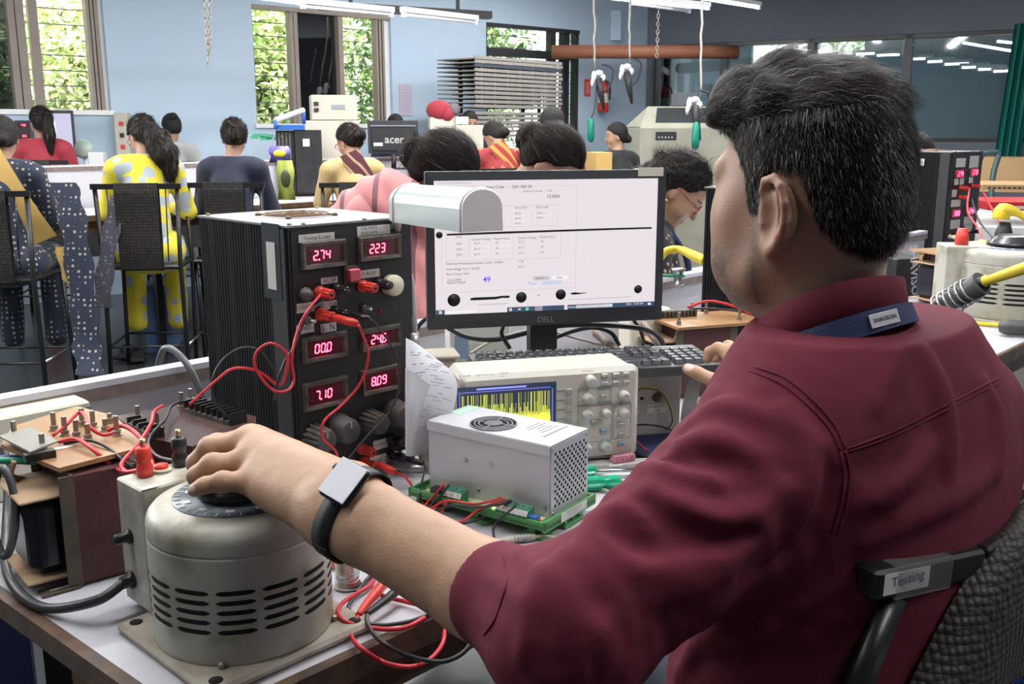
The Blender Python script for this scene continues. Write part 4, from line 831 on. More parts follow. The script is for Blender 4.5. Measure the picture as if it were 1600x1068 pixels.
# ---------------------------------------------------------------- monitor
m_bez = M('grey_black_bezel', (.045, .048, .055), .38); m_ui = M('lit_screen_white', (.05, .05, .05), .35, emit=((.80, .735, .775), .44)); m_uig = M('screen_grey_text', (.03, .03, .03), .5, emit=((.17, .16, .18), .35)); m_uil = M('screen_rule', (.05, .05, .05), .5, emit=((.62, .58, .62), .40))
m_uib = M('screen_black_blot', (.006, .006, .008), .6); m_uibl = M('screen_blue', (.02, .02, .6), .5, emit=((.03, .03, .75), .7)); m_uic = M('screen_light_blue', (.02, .05, .08), .5, emit=((.22, .50, .80), .45)); m_uit = M('screen_taskbar', (.02, .035, .06), .4, emit=((.02, .035, .065), .8)); m_uiw = M('screen_pure_white', (.05, .05, .05), .5, emit=((.95, .92, .95), .42))
def monitor(name, label, fr, W, H, zb, tilt=0, par=None, screen=True, bez=.016, bezb=.028):
    r = thing(name, label, 'monitor', fr.loc, fr.rz)
    k = B(); k.rbox((W/2, 0, zb+H/2), (W, .02, H), m_bez, .003); k.rbox((W/2, .02, zb+H*.52), (W*.72, .03, H*.6), m_blk2, .01)
    v = [(0, -.010, zb), (W, -.010, zb), (W, -.010, zb+H), (0, -.010, zb+H), (bez, -.0125, zb+bezb), (W-bez, -.0125, zb+bezb), (W-bez, -.0125, zb+H-bez), (bez, -.0125, zb+H-bez)]
    k.add(v, [(0, 1, 5, 4), (1, 2, 6, 5), (2, 3, 7, 6), (3, 0, 4, 7)], m_bez); k.build('casing', r)
    k = B(); k.box((W/2, .035, zb*.5+.03), (.055, .03, zb+.06), m_blk2); k.build('stand', r); k = B(); k.rbox((W/2, .04, .006), (.24, .17, .012), m_blk2, .03, seg=5); k.build('stand_base', r)
    return r
ml = dep(665, 390, 1.86); FM = Fr((ml.x, ml.y, TZ), math.radians(13.3))
MW = FM.hit(1034, 390, 'y', 0).x; mzb, mzt = FM.hit(667, 514, 'y', 0).z, FM.hit(665, 268, 'y', 0).z; MH = mzt-mzb; print('monitor', MW, MH, mzb, FM.hit(1022, 498, 'y', 0), FM.hit(1033, 264, 'y', 0))
mo = monitor('monitor', 'black desktop monitor showing a pale test form, in the middle of the bench', FM, MW, MH, mzb)
def mp(x, y): return FM.hit(620+x/3.636, 240+y/3.636, 'y', -.0135)
sx0, sx1, sz0, sz1 = mp(212, 0).x, mp(1468, 0).x, mp(700, 905).z, mp(700, 147).z
sx0, sx1 = .0155, MW-.0175; sz0 = mzb+.029; sz1 = mzb+MH-.0165
k = B(); k.box(((sx0+sx1)/2, -.0128, (sz0+sz1)/2), (sx1-sx0, .0012, sz1-sz0), m_ui)
ys = -.0136
def sr(a, c, mt, y=ys): p, q = mp(*a), mp(*c); k.box(((p.x+q.x)/2, y, (p.z+q.z)/2), (abs(q.x-p.x), .0003, abs(p.z-q.z)), mt)
def st(x, y, t, px, mt=m_uig, bold=0.): q = mp(x, y); k.text(t, px/3.636*1.9/FOC*1.35, mt, FY(q.x, ys-.0003, q.z), bold=bold)
def rect(a, c, t=.0006, mt=m_uil):
    p, q = mp(*a), mp(*c); x0, x1, z0, z1 = p.x, q.x, q.z, p.z
    for (cx, cz, w_, h_) in (((x0+x1)/2, z1, x1-x0, t), ((x0+x1)/2, z0, x1-x0, t), (x0, (z0+z1)/2, t, z1-z0), (x1, (z0+z1)/2, t, z1-z0)): k.box((cx, ys, cz), (w_, .0003, h_), mt)
rect((250, 190), (1015, 760)); rect((560, 297), (915, 408)); rect((280, 450), (930, 590)); k.box((mp(405, 0).x, ys, (mp(0, 460).z+mp(0, 600).z)/2), (.0006, .0003, mp(405, 460).z-mp(405, 600).z), m_uil); k.box((mp(662, 0).x, ys, (mp(662, 460).z+mp(662, 590).z)/2), (.0006, .0003, mp(662, 460).z-mp(662, 590).z), m_uil)
st(510, 190, 'Item Code   :   Q41-360-24', 17, bold=.01); st(714, 213, 'Output Current', 13); st(850, 211, '15.00', 11); st(850, 243, '15.00A', 20, m_uib); st(672, 306, 'No Load', 14); st(792, 303, 'Full Load', 14)
for (x, y) in ((668, 340), (668, 368), (668, 396), (793, 337), (793, 364)): st(x, y, '24.%02d' % (x % 50), 12); rect((x-5, y-12), (x+82, y+12), .0004, m_uiw)
st(335, 472, 'Input', 12); st(335, 512, '185V', 13); st(335, 544, '230V', 13); st(335, 575, '270V', 13)
st(422, 487, 'Output Voltage', 13); st(552, 483, 'Ripple Noise', 13); st(686, 478, 'Output Voltage', 13); st(812, 473, 'Ripple Noise', 13)
for j in range(3):
    for (x, t) in ((437, '24.17'), (560, '39'), (688, '24.17'), (818, '40')): st(x, 510+j*31-(x-437)*.03, t, 12)
    rect((432, 498+j*31), (522, 522+j*31), .0004, m_uiw); rect((555, 494+j*31), (635, 518+j*31), .0004, m_uiw)
st(280, 626, 'Overload Protection between 16.50 - 19.00A', 13, m_uib); st(280, 657, 'Overvoltage Trip < 35.00V', 13, m_uib); st(280, 685, 'Short Circuit Test', 13, m_uib); st(286, 719, 'Total SMPS', 13, m_uib); st(286, 733, 'Report Passed', 13, m_uib)
st(686, 612, '17.58', 12); st(686, 643, '29.58', 12); st(490, 716, '49', 32, m_uibl, .01); st(748, 738, 'Prev  : 250505232', 20, m_uic, .01)
sr((775, 697), (866, 716), m_uil); st(790, 706, 'Append', 12); sr((884, 694), (972, 711), m_uiw); st(905, 703, 'Clear', 13, m_uib)
def blot(pts, mt=m_uib, n=28):
    for (x, y, rr) in pts: q = mp(x, y); k.lathe([(rr/3.636*1.9/FOC*.98, .0009), (0, .001)], mt, n, tr(q.x, ys+.0004, q.z)@rotm('X', 90))
blot([(324, 831, 37), (707, 815, 32), (931, 799, 31), (1370, 769, 25), (241, 462, 19)])
def stroke(pts, w_):
    P = [mp(x, y) for x, y in pts]; ww = [a/3.636*1.9/FOC for a in w_]
    v = []
    for p, a in zip(P, ww): v += [(p.x, ys-.0006, p.z-a/2), (p.x, ys-.0006, p.z+a/2)]
    k.add(v, [(2*i, 2*i+2, 2*i+3, 2*i+1) for i in range(len(P)-1)], m_uib)
stroke([(284, 460), (600, 448), (900, 438), (1200, 428), (1447, 421)], [10, 12, 11, 11, 10]); stroke([(418, 826), (440, 824), (560, 819), (600, 812), (625, 812), (641, 811)], [12, 16, 15, 12, 14, 10]); stroke([(988, 794), (1010, 793), (1040, 793), (1060, 791), (1078, 788)], [8, 14, 7, 5, 3]); stroke([(795, 808), (812, 800)], [2, 4])
stroke([(460, 858), (635, 850)], [1.5, 1.5]); stroke([(980, 829), (1330, 812)], [1.2, 1.2])
# taskbar: level with the bottom rim
hb = .0092
k.box(((sx0+sx1)/2, ys, sz0+hb/2), (sx1-sx0, .0003, hb), m_ui)
def tb_(x0, x1, mt, z0=0., z1=1.): k.box((sx0+(sx1-sx0)*(x0+x1)/2, ys-.0002, sz0+hb*(z0+z1)/2), ((sx1-sx0)*(x1-x0), .0003, hb*(z1-z0)), mt)
tb_(0, .038, m_uit); tb_(.315, .575, m_uit); tb_(.59, 1, m_uit); tb_(.44, .475, m_uil); tb_(.63, .80, m_uiw, .2, .85); tb_(.045, .18, m_uiw, .3, .7)
X0 = lambda t: sx0+(sx1-sx0)*t
for (t, mt) in ((.33, m_uiw), (.405, M('screen_green', (.1, .6, .2), .5, emit=((.1, .6, .2), .7)))): k.lathe([(.0030, 0), (.0014, .0002)], mt, 14, tr(X0(t), ys-.0004, sz0+hb/2)@rotm('X', 90), caps=False)
for i in range(2):
    for j in range(2): k.box((X0(.016)+i*.003, ys-.0005, sz0+hb*.35+j*.003), (.0024, .0003, .0024), m_uiw)
k.text('Address', .0055, m_uiw, FY(X0(.593), ys-.0005, sz0+hb*.5)); k.text('ENG   10:40 AM', .0052, m_uiw, FY(X0(.865), ys-.0005, sz0+hb*.62)); k.box((X0(.37), ys-.0005, sz0+hb*.5), (.005, .0003, .004), m_uil); k.box((X0(.975), ys-.0005, sz0+hb*.5), (.006, .0003, .004), m_uiw)
k.box((X0(.09), ys-.0003, sz1-.004), (.06, .0003, .002), m_uil); k.build('screen', mo)
k = B(); q = mp(848, 943); k.text('DELL', .0155, M('logo_grey', (.25, .26, .28), .4), FY(q.x, -.0116, q.z), 'CENTER'); k.build('lettering', mo)
k = B(); a, c = mp(1370, 85), mp(1512, 133); k.box(((a.x+c.x)/2+.001, -.0125, (a.z+c.z)/2+.002), (c.x-a.x, .0012, a.z-c.z), m_crm); k.box(((a.x+c.x)/2+.001, 0, mzb+MH+.0008), (c.x-a.x, .024, .0012), m_crm); k.build('tape', mo)
# ---------------------------------------------------------------- keyboard on the calibration box
m_kb = M('black_keyboard_shell', (.035, .037, .042), .4, noise=(60, .4, (.07, .07, .075))); m_key = M('dusty_key', (.05, .053, .06), .35, noise=(120, .4, (.085, .087, .09))); m_keyp = M('key_print', (.55, .56, .58), .5)
KZ = 1.004; kL, kR = Vector(onz(728, 553, KZ)), Vector(onz(1083, 537, KZ)); d = kR-kL; KR = math.atan2(d.y, d.x); KW = d.length; KD = .155; FK = Fr(kL-Vector((-math.sin(KR), math.cos(KR), 0))*KD-Vector((0, 0, .022)), KR); print('kbd', KW, pix(FK.m@Vector((KW, 0, .022))), pix(FK.m@Vector((0, 0, .022))))
r = thing('keyboard', 'dusty black keyboard lying across the instruments below the monitor', 'keyboard', FK.loc, KR)
k = B(); k.add([(0, 0, 0), (KW, 0, 0), (KW, KD, .002), (0, KD, .002), (.004, .004, .016), (KW-.004, .004, .016), (KW-.004, KD-.004, .022), (.004, KD-.004, .022)], [(3, 2, 1, 0), (0, 1, 5, 4), (1, 2, 6, 5), (2, 3, 7, 6), (3, 0, 4, 7), (4, 5, 6, 7)], m_kb)
k.box((KW*.84, KD-.011, .0222), (.035, .0025, .0004), m_keyp); k.build('shell', r)
kt = math.degrees(math.atan2(.006, KD)); X0_ = tr(0, 0, .0165)@rotm('X', kt)
rows = [[(i, 1) for i in range(15)], [(i, 1) for i in range(13)]+[(13, 2)], [(0, 1.5)]+[(i+.5, 1) for i in range(1, 13)]+[(13.5, 1.5)], [(0, 1.75)]+[(i+.75, 1) for i in range(1, 12)]+[(12.75, 2.25)], [(0, 2.25)]+[(i+1.25, 1) for i in range(1, 11)]+[(12.25, 2.75)], [(0, 1.25), (1.25, 1.25), (2.5, 1.25), (3.75, 6), (9.75, 1.25), (11, 1.25), (12.25, 1.25), (13.5, 1.5)]]
rows = [[(x, w_) for (x, w_) in rw] for rw in rows]; u = (KW-.026)/22.6
for j, rw in enumerate(rows):
    y = KD-.026-(j*1.02+(.35 if j else 0))*.0186
    ks = rw+([(15.3+i, 1) for i in range(3)] if j in (0, 1, 2, 5) else [])+([(16.3, 1)] if j == 4 else [])+([(18.6+i, 1) for i in range(4)] if j else [])
    for (x, w_) in ks:
        cx = .013+(x+w_/2)*u; k = B(); hw, hd = w_*u/2-.001, .0085; v = []
        for (z, s) in ((0, 0), (.007, -.0028)): v += [(cx+a*(hw+s), y+b_*(hd+s)+(.001 if z else 0), z) for (a, b_) in ((-1, -1), (1, -1), (1, 1), (-1, 1))]
        k.add(v, [(0, 1, 5, 4), (1, 2, 6, 5), (2, 3, 7, 6), (3, 0, 4, 7), (4, 5, 6, 7)], m_key, X=X0_); k.box((cx-hw*.35, y+.003, .0072), (.004, .0025, .0003), m_keyp, X0_); k.build('key', r)
# calibration box under the keyboard
m_cal = M('grubby_white_metal', (.52, .51, .46), .45, noise=(12, .6, (.38, .36, .31))); cL = Vector(onz(985, 683, TZ)); cR_ = Vector(onz(1062, 670, TZ)); FC = Fr(cL, KR); z1_ = .128
r = thing('calibration_box', 'grubby white metal box marked CALIBRATION ON under the keyboard', 'test instrument', FC.loc, KR); q = FC.hit(1062, 660, 'y', 0); w_ = q.x
k = B(); k.rbox((w_/2-.13, .055, z1_/2), (w_+.26, .11, z1_), m_cal, .002); k.build('body', r)
k = B(); q = FC.hit(1027, 620, 'y', 0); k.lathe([(.010, 0), (.009, .003), (.006, .004), (.006, .010), (0, .010)], m_iron, 18, tr(q.x, -.0002, q.z)@rotm('X', 90)); k.build('socket', r)
k = B(); q = FC.hit(1003, 622, 'y', 0); k.lathe([(.0035, 0), (0, .0004)], m_slot, 12, tr(q.x, -.0002, q.z)@rotm('X', 90)); k.build('hole', r)
flabel(FC, FC.hit(1011, 632, 'y', 0), FC.hit(1041, 643, 'y', 0), "CALIBRATION|'ON'", r, y=-.001, sz=.0058); flabel(FC, FC.hit(986, 633, 'y', 0), FC.hit(998, 645, 'y', 0), '185', r, y=-.001)
cw = lambda px, py, o=.01: FC.m@FC.hit(px, py, 'y', -o)
wire('wire', 'thin brown wire arching over the calibration box face', [cw(985, 625), cw(995, 610, .02), cw(1015, 607, .02), cw(1035, 615, .02), cw(1048, 640, .02), cw(1050, 660, .015), cw(1040, 672)], .0014, M('brown_wire', (.20, .08, .05), .5))
wire('wire', 'thin yellow wire arching over the calibration box face', [cw(990, 616, .012), cw(1003, 605, .022), cw(1030, 607, .022), cw(1046, 628, .022), cw(1052, 650, .016)], .0013, M('mustard_wire', (.5, .38, .08), .5))
k = B(); rbm = M('grey_ribbon', (.24, .235, .22), .5, noise=(90, .4, (.32, .31, .29))); P = [FC.m@Vector(p) for p in ((w_+.035, .02, .15), (w_+.018, -.03, .13), (w_+.008, -.035, .09), (w_+.004, -.03, .05), (w_+.012, -.012, .018), (w_+.03, .02, .01))]; P = spline(P, 6); v = []
dx = Vector((math.cos(KR), math.sin(KR), 0))*.014
for p in P: v += [p-dx, p+dx]
for p in P: v += [p-dx+Vector((.001, .002, 0)), p+dx+Vector((.001, .002, 0))]
n = len(P); k.add(v, [(2*i, 2*i+1, 2*i+3, 2*i+2) for i in range(n-1)]+[(2*n+2*i, 2*n+2*i+2, 2*n+2*i+3, 2*n+2*i+1) for i in range(n-1)], rbm, True); tag(k.build('ribbon_cable'), 'wide grey ribbon cable hanging beside the calibration box', 'cable')
k = B(); a = [onz(x, y, TZ+.001) for (x, y) in ((985, 712), (1060, 725), (1085, 672), (1000, 668))]; k.prism([(p.x, p.y) for p in a], TZ+.001, TZ+.004, M('navy_mat', (.025, .035, .11), .7)); tag(k.build('mat'), 'small navy blue mat on the bench right of the oscilloscope', 'mat')
wire('wire', 'black cable crossing the bottom of the calibration box to the right', [cw(985, 665, .02), cw(1010, 663, .025), cw(1040, 668, .03), cw(1062, 680, .03), tz_(1075, 690, .01)], .0018, m_blkw)
wire('wire', 'red wire lying over the navy mat', [tz_(985, 684, .02), tz_(1000, 694, .014), tz_(1012, 704, .010)], .0016, m_redw)
wire('wire', 'dark bundle of wires lying along the front of the navy mat', [tz_(985, 700, .008), tz_(1010, 712, .01), tz_(1035, 718, .008), tz_(1050, 728, .006)], .0035, m_blkw)
# pink connector, steel ruler, screwdrivers
k = B(); q0, q1 = onz(958, 722, TZ+.01), onz(991, 717, TZ+.01); d = q1-q0; rz = math.atan2(d.y, d.x); X = tr(q0.x, q0.y, TZ+.009)@Matrix.Rotation(rz, 4, 'Z'); m_pk = M('pink_connector', (.72, .30, .38), .45)
k.box((d.length/2, .006, .003), (d.length, .010, .006), m_pk, X)
for i in range(10): k.box((d.length*(i+.5)/10, .001, .006), (d.length*.06, .012, .011), m_pk, X)
tag(k.build('connector_strip'), 'pink toothed connector strip lying just below the oscilloscope', 'connector')
k = B(); a = [onz(x, y, TZ+.008) for (x, y) in ((915, 728), (1040, 722), (1032, 714), (915, 719))]; k.prism([(p.x, p.y) for p in a], TZ+.0005, TZ+.008, M('clear_tray', (.50, .48, .47), .35)); o = k.build('flat_case'); tag(o, 'flat greyish plastic case with a small paper tag, below the oscilloscope', 'case')
q = onz(962, 727, TZ+.008); k = B(); k.box((0, 0, .0005), (.022, .008, .001), m_label, tr(q)@rotm('Z', 12)); k.text('251PN', .006, m_ink, tr(q)@rotm('Z', 12)@tr(-.009, 0, .0012)); k.build('paper_tag', o)
m_sgrn = M('green_clear_handle', (.0, .42, .22), .2, spec=.8)
def screwdriver(label, h0, h1, tip, r):
    h0, h1, tip = [Vector(p) for p in (h0, h1, tip)]; root = thing('screwdriver', label, 'screwdriver', h0, group='green screwdrivers'); d = h1-h0; L = d.length; X = d.to_track_quat('Z', 'Y').to_matrix().to_4x4()
    k = B(); N = 24; v = []; prof = ((0, .8), (L*.05, 1), (L*.62, 1), (L*.72, .72), (L*.8, .95), (L*.95, 1), (L, .7))
    for (z, rr) in prof:
        for q in range(N): g = r*rr*(1 if q % 4 < 2 else .86); v.append((g*math.cos(2*math.pi*q/N), g*math.sin(2*math.pi*q/N), z))
    k.add(v, [(i*N+q, i*N+(q+1) % N, (i+1)*N+(q+1) % N, (i+1)*N+q) for i in range(6) for q in range(N)]+[tuple(range(N))[::-1], tuple(6*N+q for q in range(N))], m_sgrn, False, X); k.build('handle', root)
    k = B(); e = tip-h0; k.cyl(d, e*.97, .0028, m_steel, 10); k.cyl(e*.97, e, .0028, m_steel, 4, .0012); k.build('shaft', root); return root
screwdriver('green screwdriver with the fatter ribbed handle, nearer the camera', tz_(880, 758, .012), tz_(969, 752, .012), tz_(1045, 744, .006), .012)
screwdriver('green screwdriver lying farther back just under the flat case', tz_(860, 742, .010), tz_(930, 735, .010), tz_(1004, 734, .005), .010)
k = B(); k.tube([tz_(932, 742, .004), tz_(960, 742, .004), tz_(985, 741, .004), tz_(998, 739, .004)], [.0025, .003, .003, .001], m_steel, 8); tag(k.build('tweezers'), 'thin steel tweezers beside the farther screwdriver', 'tweezers')
wire('probe_cable', 'thin beige cable running across the bench right of the power supply', [tz_(915, 754), tz_(950, 767), tz_(985, 784), tz_(1015, 800), tz_(1050, 820)], .0022, M('beige_cable', (.50, .46, .40), .5), 'cable')
r = thing('oscilloscope_probe', 'beige probe with ribbed strain relief lying in front of the power supply', 'probe', tz_(778, 848, .006))
P0 = Vector(tz_(778, 848, .006)); e = lambda x, y, z=.006: Vector(tz_(x, y, z))-P0; mb = M('beige_cable')
k = B(); k.tube([e(760, 853), e(778, 848), e(800, 842), e(836, 838)], [.004, .0065, .0055, .004], mb, 14, 4); [k.tube([e(803+i*5, 841.6-i*.5), e(805+i*5, 841.4-i*.5)], .0058-.00012*i, m_gline, 12) for i in range(6)]; k.build('handle', r)
k = B(); k.tube([e(834, 838), e(852, 837), e(880, 843), e(910, 858), e(950, 880)], .0024, mb, 8, 6); k.build('lead', r)
# ---------------------------------------------------------------- tin, loops of probe lead, orange object
m_tin = M('crinkled_tin', (.56, .55, .54), .25, 1., bump=(45, .35)); q = onz(541, 922, TZ); r = thing('tin_canister', 'small silver tin canister standing behind the transformer, under the forearm', 'canister', (q.x, q.y+.012, TZ))
k = B(); k.lathe([(.017, 0), (.0175, .003), (.0165, .006), (.0155, .008), (.015, .012), (.0155, .016), (.0148, .02), (.0146, .045), (.015, .05), (.0146, .054), (.0146, .062), (.013, .066), (0, .066)], m_tin, 40); k.build('body', r)
k = B(); [k.tube([(.0156*math.cos(a), .0156*math.sin(a), .012+.0015*math.sin(a*2+i)+i*.004) for a in [j*math.pi/12 for j in range(24)]], .0006, m_steel, 5, closed=True) for i in range(3)]; k.build('wire_wrap', r)
k = B(); p = onz(517, 872, TZ+.008); k.tube([p+Vector((-.02, .03, 0)), p, p+Vector((.008, -.02, 0))], [.008, .009, .004], M('orange_handle', (.55, .17, .05), .4), 12); tag(k.build('tool_handle'), 'orange tool handle peeking out behind the cream transformer', 'handle')
def testprobe(label, body, tail, mt, wm, r=.0055):
    B0 = Vector(body[0]); root = thing('test_probe', label, 'test probe', B0); k = B(); k.tube([Vector(p)-B0 for p in body], [r*1.25, r*1.2, r*1.0, r*.95, r*.7], mt, 14, 5); k.build('handle', root)
    k = B(); k.tube([Vector(p)-B0 for p in tail], .0027, wm, 10, 8); k.build('lead', root)
def z3(x, y, z=.005): return tz_(480+x/4.9, 850+y/4.9, z)
def zf(x, y, off=.03):
    """in front of the bench edge"""
    return onpl(480+x/4.9, 850+y/4.9, T(0, -off, 0), VV)
testprobe('red test probe with its coiled red lead hanging over the bench edge', [z3(610, 270, .02), z3(520, 380, .018), z3(460, 450, .015), z3(390, 545, .012)],
          [z3(395, 540, .012), z3(372, 585, .010), z3(335, 640, .008), z3(345, 720, .006), z3(420, 800, .006), zf(560, 890, .015), zf(700, 932, .04), zf(830, 930, .05), zf(950, 870, .05), zf(1035, 760, .04), zf(1045, 640, .02), z3(985, 545, .01), z3(900, 480, .008), z3(760, 440, .006), z3(650, 415, .005), z3(560, 385, .006), z3(505, 330, .006)], m_red, m_redw)
wire('wire', 'red lead looping round from the tin canister across the white bench', [z3(525, 225, .004), z3(480, 310, .005), z3(380, 375, .006), z3(280, 440, .010), z3(235, 510, .014), z3(270, 575, .014), z3(360, 615, .010), z3(500, 640, .006), z3(650, 650, .005), z3(780, 625, .005), z3(900, 560, .006)], .0027, m_redw)
testprobe('black test probe with its black lead looping below the bench edge', [z3(710, 330, .02), z3(620, 410, .018), z3(540, 470, .016), z3(455, 535, .014)],
          [z3(458, 535, .014), z3(462, 600, .012), z3(510, 690, .008), z3(620, 780, .006), zf(740, 840, .015), zf(900, 885, .06), zf(1050, 895, .08), zf(1180, 840, .09), zf(1260, 750, .09), zf(1290, 690, .08)], m_bplas, m_blkw, .0048)
wire('wire', 'black lead passing behind the tin canister and forward over the bench', [z3(520, 205, .003), z3(440, 290, .004), z3(360, 400, .004), z3(318, 470, .004), z3(320, 505, .003)], .0026, m_blkw)
wire('wire', 'black lead lying across the bench below the probes', [z3(330, 572, .006), z3(380, 585, .009), z3(480, 610, .009), z3(620, 615, .004), z3(780, 590, .004), z3(900, 550, .004), z3(965, 525, .004)], .0026, m_blkw)
# ---------------------------------------------------------------- papers between load box and oscilloscope
m_pap = M('white_paper', (.56, .56, .60), .8); m_paps = M('faint_print', (.40, .41, .50), .8)
def sheet(label, rows_, dist, lines=True, seed=1):
    """a curled sheet from a grid of (px, py, depth)"""
    R_ = random.Random(seed); P = [[dep(x, y, D) for (x, y, D) in rw] for rw in rows_]; nr, nc = len(P), len(P[0]); S = 6
    cols = [spline([P[i][j] for i in range(nr)], S) for j in range(nc)]; m_ = len(cols[0]); grid = [spline([cols[j][i] for j in range(nc)], S) for i in range(m_)]
    nn = len(grid[0]); v = [p for rw in grid for p in rw]; f = [(i*nn+j, i*nn+j+1, (i+1)*nn+j+1, (i+1)*nn+j) for i in range(m_-1) for j in range(nn-1)]
    k = B(); k.add(v, f, m_pap, True); k.add([p+Vector((.0004, .0012, .0)) for p in v], [q[::-1] for q in f], m_pap, True)
    if lines:
        for i in range(2, m_-2):
            for h_ in (.15, .6):
                j = 2
                while j < nn-3:
                    L = R_.randint(1, 3); 
                    if R_.random() < .75:
                        a = grid[i][j].lerp(grid[i+1][j], h_); c = grid[i][j+L].lerp(grid[i+1][j+L], h_) if j+L < nn else a; off = Vector((0, -.0006, .0003)); dz = Vector((0, 0, .0011))
                        k.add([a+off, c+off, c+off+dz, a+off+dz], [(0, 1, 2, 3)], m_paps)
                    j += L+R_.randint(1, 2)
    return tag(k.build('paper_sheet'), label, 'paper')
sheet('large curled printed sheet leaning between the load box and the oscilloscope', [[(634, 528, 1.60), (648, 535, 1.60), (662, 545, 1.62)], [(634, 590, 1.56), (672, 585, 1.56), (712, 592, 1.58)], [(634, 640, 1.54), (664, 650, 1.54), (700, 660, 1.56)], [(634, 712, 1.56), (646, 712, 1.56), (662, 708, 1.58)]], 0, True, 2)
sheet('smaller blank sheet folded in front of the large printed sheet', [[(633, 575, 1.52), (650, 585, 1.52), (672, 602, 1.54)], [(633, 640, 1.51), (645, 640, 1.51), (656, 645, 1.53)], [(633, 700, 1.52), (638, 702, 1.52), (646, 705, 1.54)]], 0, False)
# ---------------------------------------------------------------- gooseneck lamp
m_shade = M('pale_green_metal_shade', (.55, .63, .62), .3, .25, noise=(6, .3, (.48, .55, .54))); m_shadew = M('white_shade_rim', (.92, .93, .93), .5); m_chr = M('chrome_gooseneck', (.60, .60, .59), .3, .8)
s0, s1 = dep(634, 322, 1.52), dep(752, 335, 1.30); lamp = thing('gooseneck_lamp', 'gooseneck lamp with a pale metal half-round shade in front of the monitor', 'lamp', (0, 0, 0)); LB = Vector(dep(650, 560, 1.68)); LB.z = TZ; lamp.location = LB
ax = (s1-s0); Ls = ax.length; Q = Matrix.Translation(s0-LB)@ax.to_track_quat('X', 'Z').to_matrix().to_4x4()
k = B(); hw, hh = .030, .022; sec = [(-hw, -hh), (-hw, .008)]+[(-hw*math.cos(a), .008+.026*math.sin(a)) for a in [math.pi*i/14 for i in range(15)]]+[(hw, .008), (hw, -hh)]
ns = len(sec); v = []; 
for x, s in ((0, .92), (.02, 1), (Ls, 1)): v += [(x, y*s, z*s) for (y, z) in sec]
for x, s in ((0, .86), (.02, .95), (Ls, .95)): v += [(x, y*s, z*s) for (y, z) in sec]
f = [(i*ns+j, i*ns+j+1, (i+1)*ns+j+1, (i+1)*ns+j) for i in range(2) for j in range(ns-1)]+[((i+3)*ns+j, (i+4)*ns+j, (i+4)*ns+j+1, (i+3)*ns+j+1) for i in range(2) for j in range(ns-1)]
f += [tuple(range(ns))[::-1]]; k.add(v, f, m_shade, False, Q)
k.build('shade', lamp)
k = B(); v = [(Ls+.0, y, z) for (y, z) in sec]+[(Ls+.004, y*.97, z*.97+.0) for (y, z) in sec]; k.add(v, [(i, i+1, ns+i+1, ns+i) for i in range(ns-1)]+[tuple(ns+i for i in range(ns))]+[tuple(range(ns))[::-1]], m_shadew, False, Q)
k.build('end_cap', lamp)
for x_, e_ in ((Ls-.001, 1.015), (.022, 1.02)): k = B(); k.tube([Q@Vector((x_, y*e_, z*e_)) for (y, z) in sec], .0015, m_shadew, 6); k.build('rim', lamp)
k = B(); k.box((Ls*.5, 0, -hh+.006), (Ls*.8, .05, .003), M('lamp_reflector', (.30, .30, .30), .4), Q); k.cyl((Ls*.15, 0, -hh+.010), (Ls*.9, 0, -hh+.010), .006, m_white, 10, X=Q); k.build('lamp_unit', lamp)
k = B(); gp = [dep(630, 330, 1.55)-LB, dep(620, 345, 1.60)-LB, dep(622, 380, 1.66)-LB, dep(640, 440, 1.68)-LB, dep(645, 500, 1.68)-LB, dep(646, 518, 1.68)-LB]; P = spline(gp, 22)
k.tube(P, [.0068+.0011*(i % 2) for i in range(len(P))], m_chr, 12); k.build('gooseneck', lamp)
k = B(); e0 = gp[-1]; k.lathe([(.009, 0), (.0095, -.018), (.013, -.028), (.014, -.04), (.012, -.06), (.012, -(e0.z)+.012), (.05, -(e0.z)+.010), (.052, -(e0.z))], m_chr, 24, tr(e0)); k.build('stand', lamp)
# clear boxes and a bottle left of the keyboard
m_clear = M('cloudy_plastic_box', (.50, .46, .41), .3, alpha=.75); m_cap = M('bottle_cap', (.025, .025, .028), .45)
def cbox(label, px, py, D, w_, d_, h, zbot):
    q = dep(px, py, D); r = thing('storage_box', label, 'storage box', (q.x, q.y, zbot), math.radians(13)); k = B(); k.rbox((0, 0, h*.42), (w_, d_, h*.84), m_clear, .012, seg=3); k.build('body', r); k = B(); k.rbox((0, 0, h*.92), (w_*1.06, d_*1.06, h*.16), M('box_lid', (.55, .49, .40), .35), .013, seg=3); k.build('lid', r)
    k = B(); k.box((0, 0, h*.3), (w_*.85, d_*.85, h*.4), M('small_parts', (.30, .22, .18), .7, noise=(120, .8, (.5, .4, .3)))); k.build('contents', r); return q
zb0 = TZ+.06
cbox('lower of two small clear boxes left of the keyboard', 692, 570, 1.75, .075, .06, .045, .925); cbox('upper of two small clear boxes left of the keyboard', 683, 530, 1.80, .07, .06, .052, .9705)
r = thing('carton', 'white carton holding up the two small clear boxes', 'carton', (dep(690, 570, 1.76).x, dep(690, 570, 1.76).y, TZ), math.radians(13)); k = B(); k.rbox((0, 0, .037), (.10, .08, .0745), m_cal, .002); k.build('body', r)
q = dep(668, 560, 1.66); r = thing('plastic_bottle', 'clear plastic bottle with a black cap beside the printed sheet', 'bottle', (q.x+.006, q.y, TZ)); k = B(); k.lathe([(.022, 0), (.024, .01), (.024, .075), (.013, .098), (.013, .106)], m_clear, 24); k.build('body', r); k = B(); k.lathe([(.0145, .102), (.0155, .104), (.0155, .122), (.014, .124), (0, .124)], m_cap, 28); k.build('cap', r)
